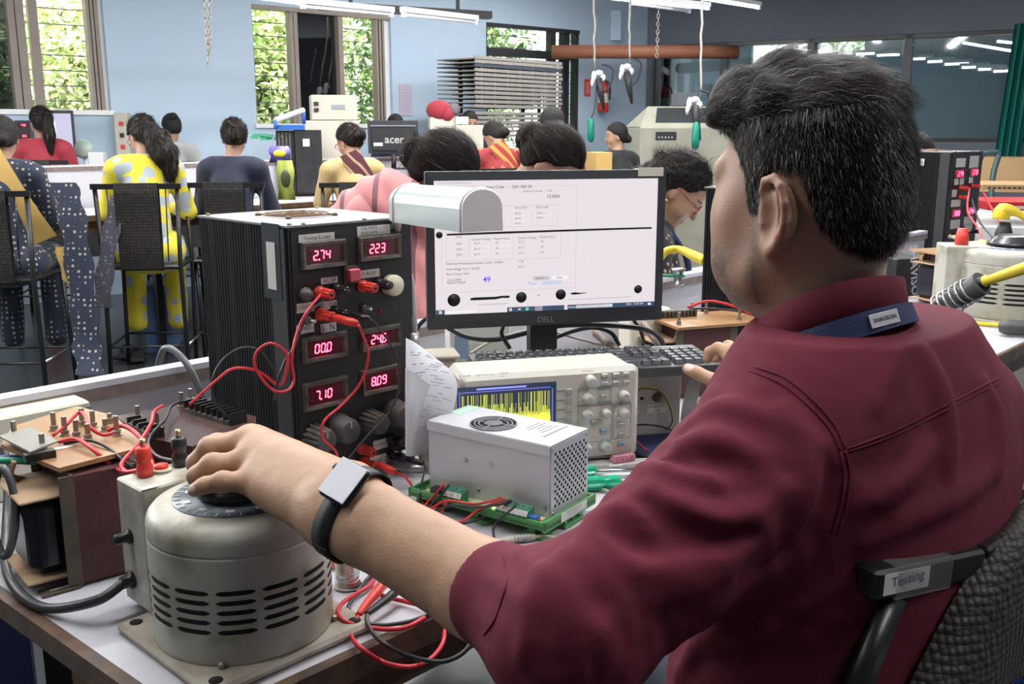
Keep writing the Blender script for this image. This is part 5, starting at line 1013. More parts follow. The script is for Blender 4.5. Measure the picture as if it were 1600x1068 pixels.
# cables behind and under the monitor
def bk(px, py, D=2.0): return dep(px, py, D)
for lab, pts, rr, mt in (('thick black cable sagging behind the monitor foot from the left', [bk(700, 512), bk(730, 526), bk(775, 530), bk(830, 518), bk(880, 508), bk(950, 508), bk(1010, 515), bk(1032, 530), bk(1036, 545)], .0055, m_blkw),
    ('black cable dropping behind the monitor left of its stand', [bk(788, 505, 1.97), bk(784, 522, 1.97), bk(797, 545, 1.97)], .0042, m_blkw),
    ('black cable arching right of the monitor stand to the keyboard', [bk(860, 530, 2.02), bk(900, 516, 2.02), bk(930, 512, 2.02), bk(955, 520, 2.02), bk(968, 540, 2.02)], .0045, m_blkw),
    ('black cable falling steeply at the right end under the monitor', [bk(990, 500, 2.03), bk(1000, 515, 2.03), bk(1008, 540, 2.03)], .0035, m_blkw),
    ('cream cable slanting behind the monitor stand', [bk(735, 552, 2.05), bk(775, 530, 2.05), bk(840, 515, 2.05), bk(900, 528, 2.05), bk(960, 545, 2.05)], .003, M('beige_cable')),
    ('black power cable hanging at the left edge behind the monitor', [bk(668, 495, 1.95), bk(655, 508, 1.95), bk(648, 525, 1.95)], .0045, m_blkw)):
    wire('cable', lab, pts, rr, mt, 'cable', 'cables behind the monitor')
q = dep(745, 535, 2.1); r = thing('carton', 'printed carton with green and white lettering behind the monitor', 'carton', (q.x, q.y+.02, TZ), math.radians(16)); k = B(); k.rbox((.0, 0, .085), (.13, .05, .17), m_label, .002); k.build('body', r)
k = B(); k.box((0, -.0256, .10), (.12, .0006, .05), M('pale_print', (.55, .58, .50), .6)); [k.box((-.01+.014*i, -.026, .10), (.008, .0004, .018), m_gtxt) for i in range(4)]; k.box((-.045, -.0258, .06), (.03, .0006, .06), M('green_print', (.30, .42, .16), .6)); k.box((-.04, -.0259, .12), (.03, .0006, .05), M('blue_print', (.25, .35, .5), .6)); k.build('printed_face', r)
for (px0, py0, px1, py1, lab) in ((1005, 505, 1045, 560, 'brown wooden slat slanting behind the right side of the keyboard'), (930, 520, 960, 545, 'short brown wooden slat behind the keyboard')):
    k = B(); a, c = dep(px0, py0, 2.1), dep(px1, py1, 1.98); k.tube([a, c], .008, m_wood, 4); tag(k.build('wooden_slat'), lab, 'slat')
q = dep(1008, 480, 2.2); r = thing('storage_tray', 'cream plastic tray standing on edge behind the right side of the monitor', 'tray', (q.x+.0, q.y, TZ), math.radians(30)); k = B(); k.rbox((0, 0, .09), (.11, .05, .18), m_crm, .006); k.build('body', r)
# ================================================================ THE MAN
V3 = lambda v: np.array(v, np.float32)
def poly(P, pts, rs, k=None):
    d = None
    for i in range(len(pts)-1):
        q = cap(P, pts[i], pts[i+1], rs[i], rs[i+1]); d = q if d is None else (np.minimum(d, q) if k is None else smin(d, q, k))
    return d
m_skin = vcol_mat('skin_man', .48, bump=(420, .10), sss=.06, noise=(60, .05)); m_shirt = M('maroon_cotton', (.140, .018, .034), .85, spec=.25, sheen=.0, noise=(5, .5, (.108, .013, .025)), bump=(700, .12))
m_hair = vcol_mat('hair_strands', .45, spec=.12)
man = thing('person', 'man in a maroon shirt with a watch, turning the dial, seen from behind', 'person', (.36, .90, 0))
MO = Vector(man.location); 
fD = Vector((-.604, .797, 0)).normalized(); lD = Vector((-fD.y, fD.x, 0))
HC = dep(1268, 272, .95); HM = np.array([[fD.x, lD.x, 0], [fD.y, lD.y, 0], [0, 0, 1]], np.float32)      # columns = local axes
def toH(P): return (P-V3(HC))@HM
def fromH(p): return HC+fD*p[0]+lD*p[1]+Vector((0, 0, p[2]))
L_SH, L_EL, L_EC, L_WR = dep(1243, 700, .885), dep(885, 988, .80), dep(757, 918, .875), dep(545, 800, .972)
R_SH, R_EL, R_WR = dep(1464, 668, 1.09), Vector((.60, 1.30, .97)), dep(1185, 610, 1.60)
def head_sdf(P):
    q = toH(P)
    d = ell(q, (-.004, 0, .004), (.093, .073, .100)); d = smin(d, ell(q, (.030, 0, -.055), (.058, .056, .088)), .035)
    for s in (-1, 1):
        d = smin(d, cap(q, (-.012, s*.054, -.062), (.020, s*.050, -.098), .016, .017), .03); d = smin(d, cap(q, (.020, s*.050, -.098), (.062, s*.014, -.120), .017, .014), .025)
        d = smin(d, ell(q, (.045, s*.040, -.046), (.030, .030, .036)), .025); d = smin(d, ell(q, (.046, s*.042, -.088), (.026, .024, .026)), .025); d = smin(d, cap(q, (.084, s*.012, .004), (.066, s*.052, .004), .008, .007), .018)
        d = smax(d, -ell(q, (.099, s*.029, -.018), (.014, .013, .009)), .014)
    d = smin(d, ell(q, (.068, 0, -.112), (.018, .022, .018)), .02)
    d = smin(d, cap(q, (.086, 0, -.008), (.106, 0, -.046), .006, .009), .012); d = smin(d, ell(q, (.098, 0, -.050), (.012, .017, .009)), .008)
    d = smin(d, cap(q, (.088, -.016, -.084), (.094, 0, -.083), .005, .006), .006); d = smin(d, cap(q, (.088, .016, -.084), (.094, 0, -.083), .005, .006), .006)
    d = smin(d, cap(q, (.084, -.014, -.093), (.091, .0, -.094), .006, .006), .006); d = smin(d, cap(q, (.084, .014, -.093), (.091, 0, -.094), .006, .006), .006)
    d = smin(d, cap(q, (-.014, 0, -.06), (-.040, 0, -.21), .054, .060), .035)
    for s in (-1, 1):
        m = q*V3((1, s, 1))+V3((.020, .003, 0))
        e = ell(m, (-.003, .079, -.034), (.021, .006, .031)); e = smin(e, ell(m, (.004, .076, -.06), (.010, .007, .012)), .008)
        e = smax(e, -ell(m, (.004, .088, -.036), (.0115, .009, .017)), .005)
        H = [(.014, .077, -.030), (.015, .081, -.014), (.008, .086, -.003), (-.004, .090, .0), (-.015, .093, -.007), (-.021, .094, -.022), (-.019, .091, -.038), (-.013, .087, -.050), (-.005, .083, -.061), (.003, .080, -.067), (.009, .077, -.061)]
        e = smin(e, poly(m, H, [.0032, .0036, .004, .0042, .0042, .004, .004, .0042, .0052, .006, .005], .003), .004)
        e = smin(e, cap(m, (.016, .077, -.030), (.012, .080, -.042), .004, .0045), .005); e = smin(e, cap(m, (-.006, .084, -.014), (-.009, .085, -.040), .0032, .003), .004)
        d = smin(d, e, .007)
    return d
def head_col(vs):
    q = toH(vs.astype(np.float32)); n = len(vs); c = np.tile(V3((.40, .235, .155)), (n, 1))
    st = np.clip((-.055-q[:, 2])/.03, 0, 1)*np.clip((q[:, 0]+.030)/.02, 0, 1)*np.clip((q[:, 2]+.165)/.03, 0, 1)
    st = np.maximum(st*np.clip((q[:, 0]-.02)/.03+.55*np.clip((-.10-q[:, 2])/.02, 0, 1), 0, 1), np.clip(1-np.abs(q[:, 0]-.004)/.012, 0, 1)*np.clip((-.03-q[:, 2])/.02, 0, 1)*(q[:, 2] > -.12)*.7)
    st = np.clip(st*1.5, 0, 1)*(.68+.5*vnoise(vs, 300, 3))
    c = c*(1-st[:, None])+V3((.075, .052, .042))*st[:, None]
    ear = np.clip((np.abs(q[:, 1])-.078)/.006, 0, 1)*(q[:, 2] < .01); c = c*(1-.35*ear[:, None])+V3((.52, .25, .18))*.35*ear[:, None]
    lip = (q[:, 0] > .086)*(np.abs(q[:, 1]) < .022)*(np.abs(q[:, 2]+.088) < .010); c[lip] = (.30, .12, .10)
    mole = np.linalg.norm(q-V3((-.066, .050, -.042)), axis=1) < .0022; c[mole] = (.05, .03, .02)
    hl = hair_edge(q); sc = np.clip(hl/.006, 0, 1)[:, None]; c = c*(1-sc*.85)+V3((.03, .024, .02))*sc*.85
    return c*(1+.10*vnoise(vs, 40, 1))[:, None]
def hair_edge(q):
    """>0 inside the haired region of the scalp (local coords, metres)"""
    xs = np.array([-.2, -.088, -.074, -.060, -.051, -.044, -.038, -.010, -.006, -.003, .014, .020, .038, .062, .2]); zs = np.array([-.078, -.076, -.070, -.052, -.030, -.010, .004, .006, -.012, -.040, -.036, .000, .022, .040, .052])
    return q[:, 2]-np.interp(q[:, 0], xs, zs)
def px3(l): return [tuple(dep(*p)) for p in l]
# ---- left hand on the dial knob, and forearm
Lh = dict(index=px3([(392, 684, 1.135), (338, 694, 1.150), (322, 722, 1.160), (330, 745, 1.160)]), middle=px3([(386, 690, 1.105), (328, 699, 1.105), (306, 722, 1.108), (308, 748, 1.112)]),
          ring=px3([(394, 721, 1.075), (332, 726, 1.068), (307, 742, 1.070), (310, 762, 1.076)]), pinky=px3([(402, 754, 1.048), (348, 752, 1.040), (320, 758, 1.040), (304, 765, 1.042)]))
LWa, LWb = px3([(548, 768, .978), (524, 812, .968)])
def lhand_sdf(P):
    d = None
    for nm, p in Lh.items():
        s = .86 if nm == 'pinky' else 1
        f = poly(P, p, [.0128*s, .0115*s, .0102*s, .0088*s], .004); f = smin(f, ell(P, p[1], [.0122*s]*3), .006)
        d = f if d is None else smin(d, f, .0035)
    palm = None
    for p, w in ((Lh['index'][0], LWa), (Lh['middle'][0], LWa), (Lh['ring'][0], LWb), (Lh['pinky'][0], LWb)):
        w = tuple(np.array(w)*.85+np.array(p)*.15) if 0 else w
        f = cap(P, p, w, .0135, .021); palm = f if palm is None else smin(palm, f, .024)
    palm = smin(palm, cap(P, dep(420, 768, 1.035), dep(500, 795, .985), .0145, .020), .02); palm = smin(palm, cap(P, dep(400, 720, 1.085), dep(520, 780, .985), .015, .023), .02)
    for nm in Lh: palm = smin(palm, ell(P, np.array(Lh[nm][0])+(0, -.001, .002), (.0118, .0118, .0118)), .006)
    th = poly(P, px3([(515, 750, 1.02), (462, 722, 1.09), (420, 722, 1.14), (388, 738, 1.155)]), [.018, .015, .012, .010], .01)
    d = smin(smin(d, palm, .012), th, .012)
    d = smin(d, poly(P, [LWa, dep(592, 803, .945), dep(765, 905, .872), dep(860, 965, .82)], [.0245, .026, .032, .035], .01), .02)
    d = smin(d, poly(P, [LWb, dep(570, 840, .940), dep(740, 935, .870), dep(850, 1000, .82)], [.0235, .026, .032, .035], .01), .03)
    for (a, b_) in (((408, 703, 1.085), (470, 738, 1.035)), ((400, 683, 1.11), (470, 722, 1.045)), ((418, 733, 1.06), (480, 762, 1.01))):
        d = smin(d, cap(P, dep(*a), dep(*b_), .0135, .016), .008)
    return d+.0006*vnoise(P, 120, 5)
def hand_col(tips, nails=()):
    def f(vs):
        c = np.tile(V3((.44, .255, .155)), (len(vs), 1)); v = vs.astype(np.float32)
        for t, r, col, s in tips: w_ = np.clip(1-np.linalg.norm(v-V3(t), axis=1)/r, 0, 1)[:, None]*s; c = c*(1-w_)+V3(col)*w_
        for t, r, col in nails: c[np.linalg.norm(v-V3(t), axis=1) < r] = col
        return c*(1+.08*vnoise(vs, 50, 1)+.05*vnoise(vs, 160, 2))[:, None]
    return f
kn = [(Lh[n][1], .013, (.36, .19, .12), .55) for n in Lh]+[(Lh[n][0], .014, (.48, .26, .17), .4) for n in Lh]+[(Lh[n][3], .016, (.58, .30, .22), .5) for n in Lh]
# ---- right hand on the keyboard
dz = .16
Rh = dict(thumb=px3([(1142, 603, 1.60), (1114, 594, 1.62), (1091, 583, 1.635), (1075, 576, 1.645)]), index=px3([(1146, 553, 1.655), (1122, 544, 1.68), (1109, 550, 1.69), (1106, 560, 1.69)]), middle=px3([(1158, 552, 1.68), (1138, 541, 1.71), (1124, 549, 1.73), (1120, 560, 1.73)]),
          ring=px3([(1168, 556, 1.70), (1150, 546, 1.73), (1138, 556, 1.745)]), pinky=px3([(1178, 565, 1.71), (1162, 556, 1.74), (1150, 565, 1.75)]))
def rhand_sdf(P):
    d = None
    for nm, p in Rh.items():
        s = .85 if nm == 'pinky' else (1.12 if nm == 'thumb' else 1)
        f = poly(P, p, [.0125*s, .0105*s, .0096*s, .0085*s], .004); d = f if d is None else smin(d, f, .0035)
    palm = None
    for p in [Rh[n][0] for n in Rh]:
        f = cap(P, p, R_WR, .0145, .023); palm = f if palm is None else smin(palm, f, .022)
    palm = smin(palm, cap(P, Rh['thumb'][0], Rh['index'][0], .015, .012), .02)
    d = smin(d, palm, .010)
    return smin(d, cap(P, R_WR, tuple(Vector(R_WR)*.4+R_EL*.6), .026, .036), .03)
# ---- body under the clothes
PEL = dep(1300, 1150, .99); MIDC = dep(1345, 720, .985); NKB = fromH((-.045, 0, -.225))
f_hipL, f_hipR = PEL+lD*.09, PEL-lD*.09; kneeL, kneeR = Vector((-.06, .88, .655)), Vector((.22, 1.30, .655)); ftL, ftR = Vector((-.03, .95, .20)), Vector((.26, 1.30, .20))
def torso_sdf(P, o=0.):
    d = cap(P, L_SH+(R_SH-L_SH)*.10, R_SH-(R_SH-L_SH)*.08, .070+o, .066+o)
    a = V3(MIDC); ax_ = V3((R_SH-L_SH).normalized()); upv = V3((MIDC-PEL).normalized()); fw = np.cross(upv, -ax_); fw = fw/np.linalg.norm(fw); Rm = np.stack([ax_, fw, upv], 1)
    d = smin(d, ell(P, MIDC, (.185+o, .115+o, .20+o), Rm), .08)
    mid2 = MIDC*.45+PEL*.55
    d = smin(d, ell(P, mid2, (.185+o, .135+o, .19+o), Rm), .08); d = smin(d, ell(P, PEL, (.18+o, .135+o, .13+o), Rm), .08)
    d = smin(d, cap(P, NKB+Vector((0, 0, .0)), L_SH, .052+o, .052+o), .06); d = smin(d, cap(P, NKB+Vector((0, 0, .01)), R_SH, .052+o, .06+o), .06)
    return d
def body_sdf(P):
    d = torso_sdf(P, -.016); d = smin(d, poly(P, [L_SH, L_EL], [.050, .042]), .05); d = smin(d, poly(P, [L_EL, L_EC], [.040, .034]), .02)
    d = smin(d, poly(P, [R_SH, R_EL, R_WR], [.050, .042, .024]), .05)
    for a, b_, c_ in ((f_hipL, kneeL, ftL), (f_hipR, kneeR, ftR)): d = smin(d, poly(P, [a, b_, c_], [.085, .06, .04]), .05)
    return smin(d, cap(P, NKB, fromH((-.03, 0, -.15)), .052, .05), .04)
def join_meshes(parts, name, mat, parent):
    vs = np.concatenate([p[0] for p in parts]); fs = []; k = 0
    for p in parts: fs.append(p[1]+k); k += len(p[0])
    o = npmesh(name, vs-np.array(parent.location), np.concatenate(fs), mat, parent, np.concatenate([p[2] for p in parts])); return o
def bb(pts, m): a = np.array([tuple(p) for p in pts]); return a.min(0)-m, a.max(0)+m
parts = []
lo, hi = bb([HC, NKB], .135); hi[2] -= .02; lo[2] = NKB.z-.02; v, f = nets(head_sdf, lo, hi, .0026); v = relax(v, f, 2, .4); parts.append((v, f, head_col(v)))
lo, hi = bb([p for q in Lh.values() for p in q]+[LWa, LWb, dep(850, 985, .82)], .038); v, f = nets(lhand_sdf, lo, hi, .0023); v = relax(v, f, 2, .4); parts.append((v, f, hand_col(kn, [(np.array(dep(298, 765, 1.034)), .005, (.72, .50, .42))])(v)))
lo, hi = bb([p for q in Rh.values() for p in q]+[R_WR], .035); v, f = nets(rhand_sdf, lo, hi, .0026); v = relax(v, f, 1, .4); tn = Vector(Rh['thumb'][3])+Vector((-.001, -.009, .005)); parts.append((v, f, hand_col([(Rh['thumb'][3], .02, (.62, .36, .28), .6)], [(np.array(tn), .0072, (.78, .58, .52))])(v)))
lo, hi = bb([L_SH, R_SH, PEL, L_EL, R_EL, kneeL, kneeR, ftL, ftR], .13); hi[2] = NKB.z+.05; v, f = nets(body_sdf, lo, hi, .013); parts.append((v, f, np.tile(V3((.45, .27, .18)), (len(v), 1))))
join_meshes(parts, 'body', m_skin, man)
# ---- shirt
def shirt_base(P):
    d = torso_sdf(P, .006)
    s = poly(P, [L_SH, dep(1152, 768, .855), dep(1055, 850, .83), L_EL], [.067, .066, .061, .060], .03)
    s = smin(s, poly(P, [L_EL, dep(832, 955, .83)], [.064, .052], .02), .03); d = smin(d, s, .035)
    d = smin(d, poly(P, [R_SH, R_EL, tuple(Vector(R_WR)*.45+R_EL*.55)], [.072, .062, .05], .03), .05)
    return d
def shirt_cuff(P):
    a, c = dep(757, 919, .872), dep(850, 968, .822); d = cap(P, a, c, .0455, .053); n = V3((Vector(c)-Vector(a)).normalized())
    return smax(d, -((P-V3(a))@n), .004)
def surf_hit(pts):
    O = np.tile(V3(EYE), (len(pts), 1)); D = np.array([tuple(ray(x, y).normalized()) for x, y in pts], np.float32); t = np.full(len(pts), .45, np.float32); hit = np.zeros(len(pts), bool)
    for _ in range(90): s = shirt_base(O+D*t[:, None]); t = t+np.clip(s*.8, -.02, .05)
    s = np.abs(shirt_base(O+D*t[:, None])); return O+D*t[:, None], s < .004
FOLDS = [  # (+ ridge / - crease, radius, [(px, py)...])
 (1, .010, [(868, 1010), (880, 950), (872, 905), (884, 878), (905, 860)]), (1, .009, [(905, 1040), (905, 985), (897, 930), (905, 895)]), (1, .011, [(985, 985), (965, 940), (935, 900), (915, 870), (925, 840)]),
 (1, .012, [(1010, 800), (965, 798), (942, 815), (935, 840), (960, 872), (1005, 892), (1060, 890), (1110, 868)]), (1, .012, [(1018, 765), (1062, 790), (1125, 818), (1185, 800), (1225, 765)]), (1, .010, [(1055, 712), (1085, 690), (1140, 695), (1180, 712)]),
 (1, .009, [(1000, 730), (1040, 735), (1090, 750), (1130, 750)]), (1, .010, [(1015, 930), (1070, 915), (1140, 870), (1200, 820)]), (1, .009, [(945, 1050), (940, 1000), (950, 960)]), (1, .008, [(815, 1030), (830, 980), (835, 930), (850, 895)]),
 (1, .010, [(1085, 660), (1130, 640), (1190, 650)]), (1, .010, [(1225, 640), (1260, 700), (1262, 770), (1235, 830)]), 
 (-1, .008, [(955, 835), (985, 850), (1030, 850), (1085, 835)]), (-1, .008, [(1000, 780), (1050, 815), (1110, 842), (1170, 830)]), (-1, .006, [(1040, 722), (1080, 722), (1130, 728), (1170, 740)]), (-1, .007, [(1295, 720), (1290, 790), (1250, 850), (1190, 895)]),
 (1, .011, [(1420, 520), (1460, 600), (1480, 690), (1478, 780)]), (1, .010, [(1340, 790), (1400, 760), (1450, 700)]), (1, .010, [(1350, 850), (1420, 810), (1500, 770), (1560, 720)]), (-1, .007, [(1330, 740), (1380, 720), (1430, 670)]), (1, .009, [(1370, 640), (1390, 560), (1400, 500)]),
 (1, .010, [(1240, 960), (1300, 950), (1360, 900)]), (1, .009, [(1120, 1010), (1200, 985), (1270, 1000)]), (1, .008, [(1060, 1060), (1100, 1000), (1160, 950)]), (-1, .006, [(1180, 1040), (1250, 980), (1330, 930)]), (1, .010, [(1540, 600), (1555, 660), (1550, 740)])]
FT_ = []
for sg, r_, pts in FOLDS:
    sp = spline([(x, y, 0) for x, y in pts], 4); H, ok = surf_hit([(p.x, p.y) for p in sp]); 
    vd = np.array([tuple(ray(p.x, p.y).normalized()) for p in sp]); H = H+vd*(r_*(.15 if sg > 0 else -.40)); run = [h for h, o in zip(H, ok) if o]
    if len(run) > 1: FT_.append((sg, r_, run))
def shirt_sdf(P):
    d = shirt_base(P); m = np.abs(d) < .035; Q = P[m]; e = d[m]
    for sg, r_, pts in FT_:
        n = len(pts); lo = np.min(pts, 0)-.035; hi = np.max(pts, 0)+.035; w_ = np.all((Q > lo) & (Q < hi), axis=1)
        if not w_.any(): continue
        S = Q[w_]; rr = [r_*(.35+.65*math.sin(math.pi*min(1, max(0, i/(n-1))))) for i in range(n)]; t = poly(S, pts, rr)
        e[w_] = smin(e[w_], t, .013) if sg > 0 else smax(e[w_], -t, .012)
    e = e+.0022*vnoise(Q, 22, 8)+.0012*vnoise(Q, 55, 9)
    ar = np.clip(1-(poly(Q, [L_SH, L_EL], [.06, .06]))/.05, 0, 1); ad = V3((L_EL-L_SH).normalized()); al = (Q@ad)[:, None]*ad; W_ = (Q-al)*.55+al*1.5+.02*vnoise(Q, 12, 31)[:, None]
    e = e-.0034*ar*(np.clip(1-np.abs(vnoise(W_, 26, 12))*5, 0, 1))+.0016*ar*np.clip(1-np.abs(vnoise(W_, 31, 14))*6, 0, 1)
    d[m] = e
    d = smin(d, shirt_cuff(P), .006)
    q = toH(P); nk = cap(q, (-.014, 0, -.06), (-.045, 0, -.235), .056, .058); d = smax(d, -nk, .006); return d
lo, hi = bb([L_SH, R_SH, PEL, L_EL, R_EL, dep(757, 918, .872), R_WR], .10); lo[2] = .62; hi[2] = NKB.z+.09; lo[0] -= 0
v, f = nets(shirt_sdf, lo, hi, .0048); v = relax(v, f, 2, .45); print('shirt', len(v))
npmesh('shirt', v-np.array(MO), f, m_shirt, man)
# collar
k = B(); N = 56; rings = []
for (dr, dzz) in ((.000, -.034), (.0005, -.010), (.001, 0.), (.0035, .0016), (.0065, 0.), (.010, -.016), (.0135, -.036), (.0120, -.0375), (.0075, -.020)):
    rg = []
    for i in range(N):
        a = math.radians(38+284*i/(N-1)); cx, cy = -.026+(.062+dr)*math.cos(a), (.062+dr)*math.sin(a)
        fr = max(0, math.cos(a)); z = -.119-.50*(cx+.026)+dzz*(1+.55*fr)-.004*math.sin(2*a+.6)
        rg.append(fromH((cx, cy, z))-MO)
    rings.append(rg)
v = [p for rg in rings for p in rg]; k.add(v, [(r_*N+i, r_*N+i+1, (r_+1)*N+i+1, (r_+1)*N+i) for r_ in range(len(rings)-1) for i in range(N-1)], m_shirt, True)
k.build('collar', man)
# seams: raised stitch lines on the shirt
def on_shirt(pts, off=.0015):
    sp = spline([(x, y, 0) for x, y in pts], 5); O = np.tile(V3(EYE), (len(sp), 1)); D = np.array([tuple(ray(p.x, p.y).normalized()) for p in sp], np.float32); t = np.full(len(sp), .5, np.float32)
    for _ in range(90): t = t+np.clip(shirt_sdf(O+D*t[:, None])*.6, -.01, .04)
    return [Vector(p.tolist())-MO for p in (O+D*(t[:, None]-off))]
for pts in ([(1178, 572), (1230, 592), (1275, 630), (1305, 665), (1322, 702)], [(1322, 702), (1328, 745), (1322, 790), (1308, 835)], [(1322, 702), (1400, 672), (1480, 632), (1560, 590)], [(1314, 705), (1319, 745), (1313, 790), (1300, 832)], [(1318, 708), (1400, 679), (1480, 640), (1560, 598)], [(1170, 578), (1222, 600), (1268, 638), (1298, 672), (1314, 705)], [(786, 862), (792, 900), (776, 960), (756, 992)]):
    k = B(); k.tube(on_shirt(pts, .0003), .0010, m_shirt, 6); k.build('seam', man)
# lanyard
m_navy = M('navy_strap', (.02, .035, .11), .6, bump=(500, .2)); m_tag = M('white_woven_tag', (.62, .62, .66), .7)
k = B(); P = []
for i in range(48):
    a = math.radians(70+230*i/47); cx, cy = -.026+.0765*math.cos(a), .0765*math.sin(a); z0 = -.1495-.50*(cx+.026); P.append((fromH((cx, cy, z0))-MO, fromH((-.026+.084*math.cos(a), .084*math.sin(a), z0-.018-.004*math.sin(a)))-MO))
v = [q for p in P for q in p]; k.add(v, [(2*i, 2*i+1, 2*i+3, 2*i+2) for i in range(47)], m_navy, True); v2 = [q*1.0+Vector((0, -.0012, .0006)) for q in v]; k.add(v2, [(2*i, 2*i+2, 2*i+3, 2*i+1) for i in range(47)], m_navy, True); lan = k.build('lanyard', man)
i0 = min(range(48), key=lambda i: abs(pix(P[i][0]+MO)[0]-1357) if (P[i][0]+MO-EYE).dot(cF) < .95 else 9e9); i1 = min(range(48), key=lambda i: abs(pix(P[i][0]+MO)[0]-1398) if (P[i][0]+MO-EYE).dot(cF) < .95 else 9e9)
a_, b_, c_, d_ = P[i0][0], P[i1][0], P[i0][1], P[i1][1]; print('tag', pix(a_+MO), pix(b_+MO))
ex = (b_-a_); L = ex.length; ex = ex.normalized(); dn = ((c_-a_)+(d_-b_))*.5; ey = -(dn-ex*dn.dot(ex)).normalized(); en = ex.cross(ey); Xt = Matrix.Translation((a_+b_+c_+d_)*.25+en*.003); Xt = Xt@Matrix((tuple(ex), tuple(ey), tuple(en))).transposed().to_4x4()
k = B(); k.rbox((0, 0, 0), (max(L, .031), .0125, .0012), m_tag, .002, Xt, seg=3); k.text('SHAVISON', .0052, m_ink, Xt@tr(0, 0, .0009), 'CENTER', bold=.02); k.build('woven_tag', lan)
# ---- hair: cap and strands
def hair_sdf(P):
    q = toH(P); d = ell(q, (-.005, 0, .004), (.0965, .0775, .105))
    d = smin(d, ell(q, (-.015, 0, -.03), (.084, .066, .058)), .02)
    top = ell(q, (.002, -.004, .045), (.088, .072, .063)); top = smin(top, cap(q, (.066, .036, .056), (.078, -.03, .060), .027, .025), .03); top = smin(top, cap(q, (.01, .050, .066), (.062, .040, .066), .018, .023), .02)
    top = smin(top, cap(q, (.055, .01, .082), (.03, .02, .088), .020, .020), .03)
    top = smax(top, -(q[:, 2]-.034-.28*np.clip(-q[:, 0], 0, 1)), .008)
    top = top+.0035*np.sin(q[:, 1]*150+q[:, 0]*60)*np.clip((q[:, 2]-.05)/.03, 0, 1)+.003*vnoise(q, 60, 4)
    d = smin(d, top, .006)
    d = d+.0015*vnoise(q, 120, 6)
    return smax(d, -hair_edge(q)+.001, .003)
lo, hi = bb([HC], .15); v, f = nets(hair_sdf, lo, hi, .0032); v = relax(v, f, 1, .4); R_ = np.random.default_rng(5)
def hair_strands(v, f, toL, fromL, n_side, n_top, seed, flow, width=.0005, centre=None, greys=.10):
    R_ = np.random.default_rng(seed); c = v[f].mean(1); nrm = np.cross(v[f[:, 2]]-v[f[:, 0]], v[f[:, 3]]-v[f[:, 1]]); ar = np.linalg.norm(nrm, axis=1); nrm /= ar[:, None]+1e-12
    if ((c-c.mean(0))*nrm).sum(1).mean() < 0: nrm = -nrm
    pick = R_.choice(len(c), n_side+n_top, p=ar/ar.sum()); base = c[pick]+R_.normal(0, .001, (len(pick), 3)); n = nrm[pick]
    dirs, L, seg = flow(base, n, R_)
    V, F, Cc = [], [], []; S = seg+1; ts = np.linspace(0, 1, S); pts = [base-n*.0005]; d = dirs(pts[0], n, 0)
    for s in range(1, S):
        d = dirs(pts[-1], n, s/(S-1)); pts.append(pts[-1]+d*(L/seg)[:, None])
    pts = np.stack(pts, 1); tan = pts[:, -1]-pts[:, 0]; side = np.cross(tan, n); side /= np.linalg.norm(side, axis=1)[:, None]+1e-9; w_ = width*R_.uniform(.6, 1.3, len(base))
    tp = np.linspace(1, .25, S); A = pts-side[:, None]*(w_[:, None]*tp)[..., None]; Bq = pts+side[:, None]*(w_[:, None]*tp)[..., None]
    V = np.stack([A, Bq], 2).reshape(-1, 3); N_ = len(base); i = np.arange(N_)[:, None]*S*2+np.arange(seg)[None]*2; F = np.stack([i, i+1, i+3, i+2], -1).reshape(-1, 4)
    g = R_.random(N_); col = np.where((g < greys)[:, None], np.array([[.30, .26, .23]])*R_.uniform(.4, 1.2, (N_, 1)), np.array([[.020, .016, .014]])*R_.uniform(.5, 2.2, (N_, 1))); return V, F, np.repeat(col, S*2, 0)
def man_flow(base, n, R_):
    q = toH(base.astype(np.float32)); topm = (q[:, 2] > .054-.17*q[:, 0]+.012*vnoise(base, 60, 2)); L = np.where(topm, R_.uniform(.014, .026, len(q)), R_.uniform(.005, .009, len(q))); frizz = R_.normal(0, .11, (len(q), 3)); HMt = HM.T.astype(float)
    def dirs(p, n, t):
        q = toH(p.astype(np.float32)); dl = np.zeros_like(q); tq = q[:, 2] > .054-.17*q[:, 0]
        sw = np.where(tq[:, None], np.stack([-.75+.0*q[:, 0], -.45-3*np.clip(q[:, 0]-.03, 0, .1), .55*(1-t)-.5*t+2*np.clip(q[:, 0], 0, .05)], 1), np.stack([-.25-.2*(q[:, 0] > 0), 0*q[:, 0], -.8+0*q[:, 0]], 1))
        front = (q[:, 0] > .07) & tq; sw[front] = sw[front]+V3((-.2, -.1, .5))*(1-t)
        w = sw@HMt; w = w-n*((w*n).sum(1))[:, None]*.8+n*np.where(tq, .12 if t < .5 else -.02, .42)[:, None]+frizz; return w/np.linalg.norm(w, axis=1)[:, None]
    return dirs, L, 4
v_, f_ = v.copy(), f; cc = np.tile(V3((.006, .005, .0045)), (len(v), 1)); SV, SF, SCc = hair_strands(v_, f_, None, None, 30000, 12000, 4, man_flow, .00032)
npmesh('hair', np.concatenate([v_, SV])-np.array(MO), np.concatenate([f_, SF+len(v_)]), m_hair, man, np.concatenate([cc, SCc]))
k = B()
for s in (-1, 1):
    k.tube([fromH((.088, s*.014, .006))-MO, fromH((.084, s*.030, .011))-MO, fromH((.072, s*.046, .006))-MO], [.003, .004, .001], M('brow_hair', (.015, .012, .010), .6), 6, 5)
k.build('eyebrow', man)
for s in (-1, 1):
    k = B(); k.sphere(fromH((.073, s*.029, -.017))-MO, .0115, M('eye_white', (.7, .66, .62), .25)); k.sphere(fromH((.0805, s*.029, -.019))-MO, .0048, m_bplas); k.build('eye', man)
